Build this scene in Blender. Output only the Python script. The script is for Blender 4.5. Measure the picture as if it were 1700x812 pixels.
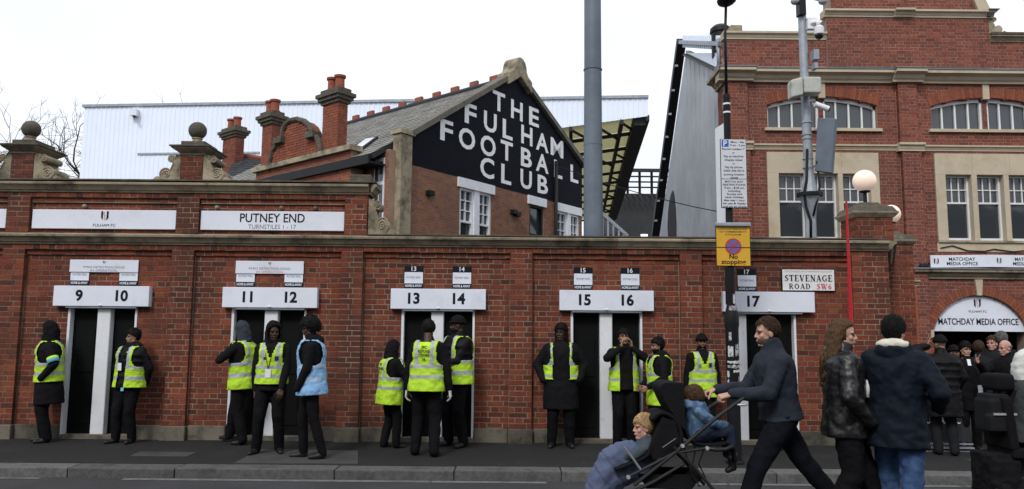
import bpy, bmesh, math, random
import numpy as np
from mathutils import Vector, Matrix, Quaternion
R = math.radians
random.seed(7)
rng = np.random.default_rng(11)
scene = bpy.context.scene
for o in list(bpy.data.objects):
    bpy.data.objects.remove(o)

# ------------------------------------------------------------------ camera
FPX = 1300.0
PITCH = math.atan(149 / 1300)
ROLL = 0.0088
CAM = Vector((0, -11.4, 1.58))
_f = Vector((0, math.cos(PITCH), math.sin(PITCH)))
_u0 = Vector((0, -math.sin(PITCH), math.cos(PITCH)))
_r = Vector((1, 0, 0)) * math.cos(ROLL) + _u0 * math.sin(ROLL)
_u = _u0 * math.cos(ROLL) - Vector((1, 0, 0)) * math.sin(ROLL)
cam_data = bpy.data.cameras.new('camera')
cam = bpy.data.objects.new('camera', cam_data)
scene.collection.objects.link(cam)
m3 = Matrix((_r, _u, -_f)).transposed()
cam.matrix_world = Matrix.Translation(CAM) @ m3.to_4x4()
cam_data.sensor_fit = 'HORIZONTAL'
cam_data.sensor_width = 36
cam_data.lens = 36 * FPX / 1700
cam_data.clip_start = 0.1
cam_data.clip_end = 3000
scene.camera = cam

# ------------------------------------------------------------------ sky, sun, exposure
SUN_EL, SUN_AZ = R(44), R(202)          # azimuth: direction the light comes from, clockwise from +Y
world = bpy.data.worlds.new('World')
scene.world = world
world.use_nodes = True
wn, wl = world.node_tree.nodes, world.node_tree.links
wn.clear()
w_out = wn.new('ShaderNodeOutputWorld')
w_bg = wn.new('ShaderNodeBackground')
w_bg.inputs['Strength'].default_value = 0.1
w_sky = wn.new('ShaderNodeTexSky')
w_sky.sky_type = 'NISHITA'
w_sky.sun_disc = False
w_sky.sun_elevation = SUN_EL
w_sky.sun_rotation = SUN_AZ
w_sky.dust_density = 3.0
w_tc = wn.new('ShaderNodeTexCoord')
w_n = wn.new('ShaderNodeTexNoise')
w_n.inputs['Scale'].default_value = 2.2
w_n.inputs['Detail'].default_value = 5
w_ramp = wn.new('ShaderNodeValToRGB')
w_ramp.color_ramp.elements[0].position = 0.3
w_ramp.color_ramp.elements[0].color = (8.0, 8.5, 9.3, 1)
w_ramp.color_ramp.elements[1].position = 0.75
w_ramp.color_ramp.elements[1].color = (10.4, 10.7, 11.3, 1)
w_mix = wn.new('ShaderNodeMixRGB')
w_mix.inputs['Fac'].default_value = 0.9
wl.new(w_tc.outputs['Generated'], w_n.inputs['Vector'])
wl.new(w_n.outputs['Fac'], w_ramp.inputs['Fac'])
wl.new(w_sky.outputs['Color'], w_mix.inputs['Color1'])
wl.new(w_ramp.outputs['Color'], w_mix.inputs['Color2'])
wl.new(w_mix.outputs['Color'], w_bg.inputs['Color'])
wl.new(w_bg.outputs['Background'], w_out.inputs['Surface'])

sun_d = bpy.data.lights.new('sun', 'SUN')
sun_d.energy = 1.5
sun_d.angle = R(14)
sun_d.color = (1.0, 0.97, 0.93)
sun = bpy.data.objects.new('sun', sun_d)
scene.collection.objects.link(sun)
sd = Vector((math.sin(SUN_AZ) * math.cos(SUN_EL), math.cos(SUN_AZ) * math.cos(SUN_EL), math.sin(SUN_EL)))
sun.rotation_euler = sd.to_track_quat('Z', 'Y').to_euler()
sun.location = sd * 40

scene.view_settings.view_transform = 'Standard'
scene.view_settings.look = 'None'
scene.view_settings.exposure = 0.3
scene.view_settings.gamma = 1
scene.view_settings.use_curve_mapping = False
scene.render.engine = 'CYCLES'
scene.render.resolution_x = 1024
scene.render.resolution_y = 489

# ------------------------------------------------------------------ pixels to places
def ray(px, py):
    return _f + _r * ((px - 850) / FPX) + _u * ((406 - py) / FPX)
def PY(px, py, Y=0.0):
    d = ray(px, py); t = (Y - CAM.y) / d.y
    return CAM + d * t
def PX(px, py, X):
    d = ray(px, py); t = (X - CAM.x) / d.x
    return CAM + d * t
def PZ(px, py, Z=0.0):
    d = ray(px, py); t = (Z - CAM.z) / d.z
    return CAM + d * t
def PPL(px, py, o, n):
    d = ray(px, py); t = (o - CAM).dot(n) / d.dot(n)
    return CAM + d * t

# ------------------------------------------------------------------ materials
MATS = {}
def mat(name, col, rough=0.8, var=0.15, scale=6.0, bump=0.0, bscale=60.0, metal=0.0, spec=0.3, detail=4, stain=None, obj_coord=True, island=0.0, coat=0.0, rand=0.0):
    if name in MATS:
        return MATS[name]
    m = bpy.data.materials.new(name); m.use_nodes = True
    nt = m.node_tree; N, L = nt.nodes, nt.links
    b = N['Principled BSDF']
    b.inputs['Roughness'].default_value = rough
    b.inputs['Metallic'].default_value = metal
    b.inputs['Specular IOR Level'].default_value = spec
    b.inputs['Coat Weight'].default_value = coat
    tc = N.new('ShaderNodeTexCoord')
    co = tc.outputs['Object']
    nz = N.new('ShaderNodeTexNoise'); nz.inputs['Scale'].default_value = scale; nz.inputs['Detail'].default_value = detail
    nz.inputs['Roughness'].default_value = 0.65
    L.new(co, nz.inputs['Vector'])
    c1 = [max(0, c * (1 - var)) for c in col]; c2 = [min(1, c * (1 + var)) for c in col]
    rp = N.new('ShaderNodeValToRGB')
    rp.color_ramp.elements[0].position = 0.3; rp.color_ramp.elements[0].color = (*c1, 1)
    rp.color_ramp.elements[1].position = 0.7; rp.color_ramp.elements[1].color = (*c2, 1)
    L.new(nz.outputs['Fac'], rp.inputs['Fac'])
    last = rp.outputs['Color']
    if stain:
        scol, sscale, lo, hi = stain
        n2 = N.new('ShaderNodeTexNoise'); n2.inputs['Scale'].default_value = sscale; n2.inputs['Detail'].default_value = 6
        n2.inputs['Roughness'].default_value = 0.7
        L.new(co, n2.inputs['Vector'])
        r2 = N.new('ShaderNodeValToRGB')
        r2.color_ramp.elements[0].position = lo; r2.color_ramp.elements[0].color = (0, 0, 0, 1)
        r2.color_ramp.elements[1].position = hi; r2.color_ramp.elements[1].color = (1, 1, 1, 1)
        L.new(n2.outputs['Fac'], r2.inputs['Fac'])
        mx = N.new('ShaderNodeMixRGB'); mx.inputs['Color2'].default_value = (*scol, 1)
        L.new(r2.outputs['Color'], mx.inputs['Fac']); L.new(last, mx.inputs['Color1'])
        last = mx.outputs['Color']
    if rand:
        oi = N.new('ShaderNodeObjectInfo'); mr = N.new('ShaderNodeMapRange'); mr.inputs['To Min'].default_value = 1 - rand; mr.inputs['To Max'].default_value = 1 + rand
        L.new(oi.outputs['Random'], mr.inputs['Value'])
        mm = N.new('ShaderNodeMixRGB'); mm.blend_type = 'MULTIPLY'; mm.inputs['Fac'].default_value = 1
        L.new(last, mm.inputs['Color1']); L.new(mr.outputs['Result'], mm.inputs['Color2']); last = mm.outputs['Color']
    L.new(last, b.inputs['Base Color'])
    if bump > 0:
        n3 = N.new('ShaderNodeTexNoise'); n3.inputs['Scale'].default_value = bscale; n3.inputs['Detail'].default_value = 3
        L.new(co, n3.inputs['Vector'])
        bp = N.new('ShaderNodeBump'); bp.inputs['Strength'].default_value = bump; bp.inputs['Distance'].default_value = 0.02
        L.new(n3.outputs['Fac'], bp.inputs['Height']); L.new(bp.outputs['Normal'], b.inputs['Normal'])
    MATS[name] = m
    return m

def brick_mat(name, cols, patch=None, patch_scale=0.7, mix=0.5):
    """fired brick: every brick its own tone (random per piece), grain and soot patches"""
    m = bpy.data.materials.new(name); m.use_nodes = True
    nt = m.node_tree; N, L = nt.nodes, nt.links
    b = N['Principled BSDF']; b.inputs['Roughness'].default_value = 0.88; b.inputs['Specular IOR Level'].default_value = 0.2
    g = N.new('ShaderNodeNewGeometry'); oi = N.new('ShaderNodeObjectInfo')
    ad = N.new('ShaderNodeMath'); ad.operation = 'ADD'
    L.new(g.outputs['Random Per Island'], ad.inputs[0]); L.new(oi.outputs['Random'], ad.inputs[1])
    fr = N.new('ShaderNodeMath'); fr.operation = 'FRACT'; L.new(ad.outputs[0], fr.inputs[0])
    rp = N.new('ShaderNodeValToRGB')
    els = rp.color_ramp.elements
    els[0].position = 0; els[0].color = (*cols[0], 1); els[1].position = 1; els[1].color = (*cols[-1], 1)
    for i, c in enumerate(cols[1:-1]):
        e = els.new((i + 1) / (len(cols) - 1)); e.color = (*c, 1)
    L.new(fr.outputs[0], rp.inputs['Fac'])
    last = rp.outputs['Color']
    nz = N.new('ShaderNodeTexNoise'); nz.inputs['Scale'].default_value = 38; nz.inputs['Detail'].default_value = 5
    L.new(g.outputs['Position'], nz.inputs['Vector'])
    r1 = N.new('ShaderNodeMapRange'); r1.inputs['From Min'].default_value = 0.3; r1.inputs['From Max'].default_value = 0.7
    r1.inputs['To Min'].default_value = 0.68; r1.inputs['To Max'].default_value = 1.25
    L.new(nz.outputs['Fac'], r1.inputs['Value'])
    mu = N.new('ShaderNodeMixRGB'); mu.blend_type = 'MULTIPLY'; mu.inputs['Fac'].default_value = 1
    L.new(last, mu.inputs['Color1']); L.new(r1.outputs['Result'], mu.inputs['Color2']); last = mu.outputs['Color']
    if patch:
        n2 = N.new('ShaderNodeTexNoise'); n2.inputs['Scale'].default_value = patch_scale; n2.inputs['Detail'].default_value = 4
        mpg = N.new('ShaderNodeMapping'); mpg.inputs['Scale'].default_value = (1.3, 1.3, .55)
        L.new(g.outputs['Position'], mpg.inputs['Vector']); L.new(mpg.outputs['Vector'], n2.inputs['Vector']); n2.inputs['Roughness'].default_value = .62
        r2 = N.new('ShaderNodeMapRange'); r2.inputs['From Min'].default_value = 0.45; r2.inputs['From Max'].default_value = 0.68
        r2.inputs['To Max'].default_value = mix
        L.new(n2.outputs['Fac'], r2.inputs['Value'])
        m2 = N.new('ShaderNodeMixRGB'); m2.inputs['Color2'].default_value = (*patch, 1)
        L.new(r2.outputs['Result'], m2.inputs['Fac']); L.new(last, m2.inputs['Color1']); last = m2.outputs['Color']
    L.new(last, b.inputs['Base Color'])
    n3 = N.new('ShaderNodeTexNoise'); n3.inputs['Scale'].default_value = 90
    L.new(g.outputs['Position'], n3.inputs['Vector'])
    bp = N.new('ShaderNodeBump'); bp.inputs['Strength'].default_value = 0.35; bp.inputs['Distance'].default_value = 0.01
    L.new(n3.outputs['Fac'], bp.inputs['Height']); L.new(bp.outputs['Normal'], b.inputs['Normal'])
    MATS[name] = m
    return m

def hair_mat(name, col):
    m = bpy.data.materials.new(name); m.use_nodes = True
    N, L = m.node_tree.nodes, m.node_tree.links
    b = N['Principled BSDF']; b.inputs['Roughness'].default_value = .7; b.inputs['Specular IOR Level'].default_value = .12
    tc = N.new('ShaderNodeTexCoord'); mp = N.new('ShaderNodeMapping'); mp.inputs['Scale'].default_value = (1, 1, .12)
    nz = N.new('ShaderNodeTexNoise'); nz.inputs['Scale'].default_value = 130; nz.inputs['Detail'].default_value = 3
    L.new(tc.outputs['Object'], mp.inputs['Vector']); L.new(mp.outputs['Vector'], nz.inputs['Vector'])
    rp = N.new('ShaderNodeValToRGB'); rp.color_ramp.elements[0].position = .32; rp.color_ramp.elements[1].position = .68
    rp.color_ramp.elements[0].color = (*[c * .5 for c in col], 1); rp.color_ramp.elements[1].color = (*[c * 1.45 for c in col], 1)
    L.new(nz.outputs['Fac'], rp.inputs['Fac']); L.new(rp.outputs['Color'], b.inputs['Base Color'])
    bp = N.new('ShaderNodeBump'); bp.inputs['Strength'].default_value = .5; bp.inputs['Distance'].default_value = .006
    L.new(nz.outputs['Fac'], bp.inputs['Height']); L.new(bp.outputs['Normal'], b.inputs['Normal'])
    MATS[name] = m
    return m

def emit_mat(name, col, strength):
    m = bpy.data.materials.new(name); m.use_nodes = True
    b = m.node_tree.nodes['Principled BSDF']
    b.inputs['Base Color'].default_value = (*col, 1); b.inputs['Roughness'].default_value = 0.3
    b.inputs['Emission Color'].default_value = (*col, 1); b.inputs['Emission Strength'].default_value = strength
    MATS[name] = m
    return m

def glass_mat(name, col, rough=0.06):
    m = bpy.data.materials.new(name); m.use_nodes = True
    b = m.node_tree.nodes['Principled BSDF']
    N, L = m.node_tree.nodes, m.node_tree.links
    b.inputs['Base Color'].default_value = (*col, 1); b.inputs['Roughness'].default_value = rough
    b.inputs['Specular IOR Level'].default_value = 0.6
    tc = N.new('ShaderNodeTexCoord'); nz = N.new('ShaderNodeTexNoise'); nz.inputs['Scale'].default_value = 1.5
    bp = N.new('ShaderNodeBump'); bp.inputs['Strength'].default_value = 0.08; bp.inputs['Distance'].default_value = 0.05
    L.new(tc.outputs['Object'], nz.inputs['Vector']); L.new(nz.outputs['Fac'], bp.inputs['Height']); L.new(bp.outputs['Normal'], b.inputs['Normal'])
    MATS[name] = m
    return m

def translucent_mat(name, col):
    m = bpy.data.materials.new(name); m.use_nodes = True
    N, L = m.node_tree.nodes, m.node_tree.links
    b = N['Principled BSDF']; b.inputs['Base Color'].default_value = (*col, 1); b.inputs['Roughness'].default_value = 0.6
    t = N.new('ShaderNodeBsdfTranslucent'); t.inputs['Color'].default_value = (*col, 1)
    mx = N.new('ShaderNodeMixShader'); mx.inputs['Fac'].default_value = 0.75
    L.new(b.outputs[0], mx.inputs[1]); L.new(t.outputs[0], mx.inputs[2]); L.new(mx.outputs[0], N['Material Output'].inputs['Surface'])
    MATS[name] = m
    return m

BR = brick_mat('front_brick', [(.12, .033, .020), (.175, .045, .026), (.215, .055, .029), (.15, .037, .024), (.24, .069, .034), (.08, .029, .023), (.19, .048, .027)], (.055, .026, .021), 0.9, 0.75)
BRF = brick_mat('facade_brick', [(.175, .052, .035), (.235, .072, .046), (.145, .046, .035), (.26, .085, .052), (.205, .06, .039), (.115, .043, .037)], (.12, .05, .042), 0.6, 0.5)
BRC = brick_mat('cottage_brick', [(.22, .105, .068), (.28, .14, .09), (.19, .09, .064), (.30, .15, .10)], (.17, .095, .075), 0.9, 0.5)
BRO = brick_mat('orange_brick', [(.23, .074, .043), (.28, .094, .052), (.185, .06, .04), (.255, .082, .047)], (.15, .06, .045), 0.9, 0.45)
MORTAR = mat('mortar', (.27, .21, .155), .95, .3, 3, stain=((.10, .07, .055), 1.0, .40, .66))
MORTARF = mat('facade_mortar', (.27, .20, .165), .95, .2, 3)
MORTARD = mat('old_mortar', (.30, .20, .14), .95, .2, 3)
STONE = mat('weathered_stone', (.30, .255, .18), .9, .18, 5, bump=.3, bscale=40, stain=((.07, .06, .045), 2.3, .47, .68), rand=.2)
STONEM = mat('grey_coping', (.14, .13, .108), .92, .25, 6, bump=.3, bscale=40, stain=((.06, .055, .045), 3, .5, .72))
STONEDK = mat('sooty_stone', (.085, .075, .06), .92, .35, 7, bump=.4, bscale=35, stain=((.18, .16, .11), 5, .55, .75))
STONEF = mat('facade_stone', (.47, .405, .30), .9, .1, 3, bump=.12, stain=((.38, .29, .18), 1.6, .52, .75))
STONEP = mat('plinth_stone', (.16, .14, .11), .9, .25, 6, bump=.3, stain=((.05, .05, .04), 3, .42, .62), rand=.25)
LEAD = mat('lead_flashing', (.16, .17, .19), .6, .2, 8)
WHITE = mat('white_sign', (.70, .74, .83), .45, .04, 2, stain=((.55, .57, .62), 3, .52, .85))
WPAINT = mat('white_paint', (.72, .74, .78), .5, .06, 4, stain=((.42, .41, .38), 9, .58, .85))
DARKDOOR = mat('black_door', (.004, .0045, .005), .6, .2, 3, spec=.12)
INK = mat('navy_ink', (.008, .010, .016), .6, .05, spec=.15)
INKG = mat('grey_ink', (.16, .17, .2), .6, .05)
REDINK = mat('red_ink', (.5, .03, .04), .5, .05)
REDPALE = mat('faded_red_ink', (.52, .25, .26), .5, .05)
WLETTER = mat('white_lettering', (.78, .79, .8), .6, .05, 8)
BLACKP = mat('black_wall_paint', (.006, .007, .012), .75, .3, 4, bump=.25, bscale=30, spec=.12)
SLATE = brick_mat('slate_roof', [(.19, .19, .18), (.25, .245, .23), (.215, .21, .195), (.29, .28, .26)], (.19, .195, .165), 0.8, 0.5)
SLATED = brick_mat('dark_slate', [(.035, .037, .045), (.05, .052, .06), (.042, .044, .05)], (.075, .075, .08), 1.2, 0.6)
TERRA = mat('terracotta', (.25, .075, .045), .85, .2, 9, stain=((.12, .07, .05), 6, .55, .75))
CLAD = mat('white_cladding', (.76, .83, .94), .55, .03, .6)
CLADG = mat('grey_cladding', (.36, .385, .41), .5, .12, .8, stain=((.27, .29, .31), .7, .45, .7))
STEEL = mat('galvanised_steel', (.30, .33, .37), .5, .16, 5, metal=.25, stain=((.2, .22, .25), 3, .5, .75))
STEELD = mat('mast_steel', (.13, .16, .195), .55, .12, 1.2, metal=.1, stain=((.09, .11, .14), .9, .45, .7))
BLACKM = mat('black_metal', (.010, .0105, .012), .5, .2, 6, spec=.2)
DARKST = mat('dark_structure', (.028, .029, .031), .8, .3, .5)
ASPH = mat('pavement_asphalt', (.017, .017, .0175), .85, .25, 26, bump=.5, bscale=220, stain=((.028, .028, .028), 1.3, .5, .75))
ROADM = mat('road_asphalt', (.04, .04, .043), .85, .25, 40, bump=.6, bscale=180, stain=((.056, .056, .06), 1.1, .45, .7))
KERBM = mat('granite_kerb', (.10, .10, .098), .85, .3, 18, bump=.4, bscale=90, stain=((.045, .045, .043), 3, .5, .72), rand=.18)
CONC = mat('concrete_slab', (.055, .055, .056), .9, .15, 10, bump=.3, bscale=120, stain=((.035, .035, .035), 2.5, .5, .7))
def specks(m, scale, size, col):
    N, L = m.node_tree.nodes, m.node_tree.links; b = N['Principled BSDF']
    src = b.inputs['Base Color'].links[0].from_socket
    tc = N.new('ShaderNodeTexCoord'); vo = N.new('ShaderNodeTexVoronoi'); vo.inputs['Scale'].default_value = scale
    L.new(tc.outputs['Object'], vo.inputs['Vector'])
    lt = N.new('ShaderNodeMath'); lt.operation = 'LESS_THAN'; lt.inputs[1].default_value = size; L.new(vo.outputs['Distance'], lt.inputs[0])
    sep = N.new('ShaderNodeSeparateColor'); L.new(vo.outputs['Color'], sep.inputs['Color'])
    g2 = N.new('ShaderNodeMath'); g2.operation = 'GREATER_THAN'; g2.inputs[1].default_value = .55; L.new(sep.outputs[0], g2.inputs[0])
    mu = N.new('ShaderNodeMath'); mu.operation = 'MULTIPLY'; L.new(lt.outputs[0], mu.inputs[0]); L.new(g2.outputs[0], mu.inputs[1])
    m2 = N.new('ShaderNodeMath'); m2.operation = 'MULTIPLY'; m2.inputs[1].default_value = .7; L.new(mu.outputs[0], m2.inputs[0])
    mx = N.new('ShaderNodeMixRGB'); mx.inputs['Color2'].default_value = (*col, 1); L.new(m2.outputs[0], mx.inputs['Fac']); L.new(src, mx.inputs['Color1']); L.new(mx.outputs['Color'], b.inputs['Base Color'])
specks(ASPH, 3.2, .09, (.06, .06, .058)); specks(ROADM, 9, .13, (.10, .10, .10)); specks(CONC, 4, .1, (.03, .03, .03)); specks(KERBM, 5, .1, (.16, .16, .155))
GROUNDM = mat('ground_dirt', (.09, .085, .08), .95, .2, .2)
GLASS = glass_mat('dark_glass', (.035, .04, .045))
GLASSG = glass_mat('grey_glass', (.055, .062, .07), .12)
BARK = mat('bark', (.055, .045, .038), .95, .3, 8)

# ------------------------------------------------------------------ mesh building
COL = scene.collection
class MB:
    def __init__(s):
        s.v = []; s.f = []; s.m = []
    def add(s, vs, fs, mi=0):
        n = len(s.v)
        s.v += [tuple(v) for v in vs]
        s.f += [tuple(i + n for i in f) for f in fs]
        s.m += [mi] * len(fs)
        return s
    def box(s, x0, x1, y0, y1, z0, z1, mi=0):
        x0, x1 = min(x0, x1), max(x0, x1); y0, y1 = min(y0, y1), max(y0, y1); z0, z1 = min(z0, z1), max(z0, z1)
        vs = [(x0, y0, z0), (x1, y0, z0), (x1, y1, z0), (x0, y1, z0), (x0, y0, z1), (x1, y0, z1), (x1, y1, z1), (x0, y1, z1)]
        return s.add(vs, [(0, 3, 2, 1), (4, 5, 6, 7), (0, 1, 5, 4), (1, 2, 6, 5), (2, 3, 7, 6), (3, 0, 4, 7)], mi)
    def obox(s, o, U, V, W, mi=0):
        """box with corner o and edge vectors U, V, W (right-handed)"""
        o, U, V, W = Vector(o), Vector(U), Vector(V), Vector(W)
        vs = [o, o + U, o + U + V, o + V, o + W, o + U + W, o + U + V + W, o + V + W]
        return s.add(vs, [(0, 3, 2, 1), (4, 5, 6, 7), (0, 1, 5, 4), (1, 2, 6, 5), (2, 3, 7, 6), (3, 0, 4, 7)], mi)
    def beam(s, a, b, w, h, up=(0, 0, 1), mi=0):
        a, b = Vector(a), Vector(b); d = (b - a)
        x = d.cross(Vector(up))
        if x.length < 1e-6: x = d.cross(Vector((1, 0, 0)))
        x.normalize(); y = x.cross(d).normalized()
        return s.obox(a - x * w / 2 - y * h / 2, x * w, y * h * 1.0, d, mi) if False else s.obox(a - x * w / 2 - y * h / 2, x * w, d, y * h, mi)
    def tube(s, pts, rs, n=10, caps=True, mi=0):
        pts = [Vector(p) for p in pts]
        if not isinstance(rs, (list, tuple)): rs = [rs] * len(pts)
        rings = []; prev = None
        for i, p in enumerate(pts):
            t = (pts[min(i + 1, len(pts) - 1)] - pts[max(i - 1, 0)]).normalized()
            if prev is None:
                a = Vector((0, 0, 1)) if abs(t.z) < .9 else Vector((1, 0, 0))
                x = t.cross(a).normalized()
            else:
                x = (prev - t * prev.dot(t)).normalized()
            y = t.cross(x); prev = x
            rings.append([p + (x * math.cos(2 * math.pi * k / n) + y * math.sin(2 * math.pi * k / n)) * rs[i] for k in range(n)])
        vs = [v for r in rings for v in r]; fs = []
        for i in range(len(pts) - 1):
            for k in range(n):
                k2 = (k + 1) % n
                fs.append((i * n + k, i * n + k2, (i + 1) * n + k2, (i + 1) * n + k))
        if caps:
            fs.append(tuple(range(n - 1, -1, -1))); fs.append(tuple((len(pts) - 1) * n + k for k in range(n)))
        return s.add(vs, fs, mi)
    def lathe(s, c, prof, n=20, mi=0):
        """prof: (radius, z) from bottom to top, round the vertical axis through c"""
        vs = []; fs = []
        for r, z in prof:
            for k in range(n):
                a = 2 * math.pi * k / n
                vs.append((c[0] + r * math.cos(a), c[1] + r * math.sin(a), c[2] + z))
        for i in range(len(prof) - 1):
            for k in range(n):
                k2 = (k + 1) % n
                fs.append((i * n + k, i * n + k2, (i + 1) * n + k2, (i + 1) * n + k))
        fs.append(tuple(range(n - 1, -1, -1))); fs.append(tuple((len(prof) - 1) * n + k for k in range(n)))
        return s.add(vs, fs, mi)
    def sphere(s, c, r, n=16, m=10, mi=0):
        if not isinstance(r, (tuple, list)): r = (r, r, r)
        vs = [(c[0], c[1], c[2] - r[2])]; fs = []
        for i in range(1, m):
            a = -math.pi / 2 + math.pi * i / m
            for k in range(n):
                b = 2 * math.pi * k / n
                vs.append((c[0] + r[0] * math.cos(a) * math.cos(b), c[1] + r[1] * math.cos(a) * math.sin(b), c[2] + r[2] * math.sin(a)))
        vs.append((c[0], c[1], c[2] + r[2])); T = len(vs) - 1
        for k in range(n):
            k2 = (k + 1) % n
            fs.append((0, 1 + k2, 1 + k)); fs.append((T, T - n + k, T - n + k2))
            for i in range(m - 2):
                fs.append((1 + i * n + k, 1 + i * n + k2, 1 + (i + 1) * n + k2, 1 + (i + 1) * n + k))
        return s.add(vs, fs, mi)
    def prism(s, poly, d, mi=0):
        """poly: 3-D points of a flat outline, d: extrusion vector"""
        n = len(poly); d = Vector(d); P = [Vector(p) for p in poly]
        nrm = Vector((0, 0, 0))
        for i in range(n): nrm += P[i].cross(P[(i + 1) % n])
        if nrm.dot(d) > 0: P = P[::-1]
        vs = P + [p + d for p in P]
        fs = [tuple(range(n)), tuple(range(2 * n - 1, n - 1, -1))]
        for i in range(n):
            j = (i + 1) % n
            fs.append((i, i + n, j + n, j))
        return s.add(vs, fs, mi)
    def profile(s, a, b, prof, out, mi=0, miter=(0, 0)):
        """moulding: prof = (out, up) outline swept from a to b; miter lengthens each end by out*miter"""
        a, b, out = Vector(a), Vector(b), Vector(out); d = (b - a).normalized()
        n = len(prof)
        va = [a + out * o + Vector((0, 0, z)) - d * o * miter[0] for o, z in prof]
        vb = [b + out * o + Vector((0, 0, z)) + d * o * miter[1] for o, z in prof]
        fs = [tuple(range(n - 1, -1, -1)), tuple(range(n, 2 * n))]
        for i in range(n):
            j = (i + 1) % n
            fs.append((i, j, j + n, i + n))
        return s.add(va + vb, fs, mi)
    def xform(s, M):
        s.v = [tuple(M @ Vector(v)) for v in s.v]; return s
    def mesh(s, name, mats):
        me = bpy.data.meshes.new(name)
        me.from_pydata(s.v, [], s.f)
        for m in (mats if isinstance(mats, (list, tuple)) else [mats]): me.materials.append(m)
        if any(s.m): me.polygons.foreach_set('material_index', s.m)
        return me
    def build(s, name, mats, parent=None, smooth=False, fix=True):
        me = s.mesh(name, mats)
        if fix:
            bm = bmesh.new(); bm.from_mesh(me); bmesh.ops.recalc_face_normals(bm, faces=bm.faces); bm.to_mesh(me); bm.free()
        if smooth:
            me.shade_smooth()
            if smooth == 'auto': me.set_sharp_from_angle(angle=R(35))
        o = bpy.data.objects.new(name, me)
        COL.objects.link(o)
        put(o, parent)
        return o
def world_of(o):
    M = o.matrix_basis.copy()
    if o.parent is not None:
        M = world_of(o.parent) @ o.matrix_parent_inverse @ M
    return M
def put(o, parent):
    if parent is not None:
        o.parent = parent
        o.matrix_parent_inverse = world_of(parent).inverted()
def tag(o, label=None, cat=None, group=None, kind=None):
    if label: o['label'] = label
    if cat: o['category'] = cat
    if group: o['group'] = group
    if kind: o['kind'] = kind
    return o
def thing(name, label, cat, loc=(0, 0, 0), group=None):
    o = bpy.data.objects.new(name, None); COL.objects.link(o)
    o.location = loc; o.empty_display_size = .1
    return tag(o, label, cat, group)
def bevel(o, w, seg=1):
    bm = bmesh.new(); bm.from_mesh(o.data)
    bmesh.ops.bevel(bm, geom=[e for e in bm.edges if e.calc_face_angle(0) > .6], offset=w, segments=seg, affect='EDGES', profile=.6, clamp_overlap=True)
    bm.to_mesh(o.data); bm.free(); return o

# ------------------------------------------------------------------ lettering
_tc = bpy.data.curves.new('lettering', 'FONT')
_to = bpy.data.objects.new('lettering', _tc); COL.objects.link(_to)
CAPH = 1.0
def text_mesh(body, bold=0.0, space=1.0):
    """flat lettering, cap height 1, centred on x, baseline at 0, as (verts 2-D, faces)"""
    _tc.body = body; _tc.size = 1.0; _tc.offset = bold; _tc.space_character = space; _tc.align_x = 'LEFT'; _tc.resolution_u = 3
    dg = bpy.context.evaluated_depsgraph_get(); dg.update()
    me = bpy.data.meshes.new_from_object(_to.evaluated_get(dg))
    vs = [(v.co.x, v.co.y) for v in me.vertices]; fs = [tuple(p.vertices) for p in me.polygons]
    bpy.data.meshes.remove(me)
    xs = [v[0] for v in vs]
    if not xs: return [], [], 1
    x0, x1 = min(xs), max(xs)
    CH = CAPH
    vs = [((x - (x0 + x1) / 2) / CH, y / CH) for x, y in vs]
    return vs, fs, (x1 - x0) / CH
_hv = text_mesh('H')[0]
CAPH = max(v[1] for v in _hv)
def text_on(name, body, o, U, V, height, mat_, parent, width=None, bold=0.0, depth=0.0015, lift=0.002, space=1.0):
    """text centred at o (middle of the cap height) in the plane of U (right), V (up), standing lift off it"""
    vs, fs, w = text_mesh(body, bold, space)
    if not vs: return None
    sx = height if width is None else width / w
    U, V = Vector(U).normalized(), Vector(V).normalized(); n = U.cross(V)
    o = Vector(o) + n * lift
    mb = MB()
    mb.add([o + U * (x * sx) + V * ((y - .5) * height) for x, y in vs], fs)
    ob = mb.build(name, mat_, parent, fix=False)
    return ob
# ================================================================== ground, pavement, kerb, road
ZR = -0.115
def sheet(name, x0, x1, y0, y1, z, m, parent=None, kind='structure'):
    o = MB().add([(x0, y0, z), (x1, y0, z), (x1, y1, z), (x0, y1, z)], [(0, 1, 2, 3)]).build(name, m, parent)
    if kind: o['kind'] = kind
    return o
sheet('ground', -1500, 1500, -1500, 2500, -0.16, GROUNDM)
sheet('road', -120, 120, -9.6, -2.02, ZR, ROADM)
# the pavement falls from the wall to the kerb
FALL = .05
def gz(y): return FALL * min(1.0, max(0.0, 1 + y / 1.74))
tag(MB().prism([(-120, -1.74, -.15), (-120, -1.74, 0), (-120, 0, FALL), (-120, 9, FALL), (-120, 9, -.15)], (240, 0, 0)).build('pavement', ASPH), kind='structure')
tag(MB().box(-120, 120, -14, -9.6, -.15, 0).build('opposite_pavement', ASPH), kind='structure')
GUTM = mat('gutter_stone', (.14, .14, .138), .85, .3, 12, bump=.3, stain=((.07, .07, .068), 2.5, .5, .7))
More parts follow.
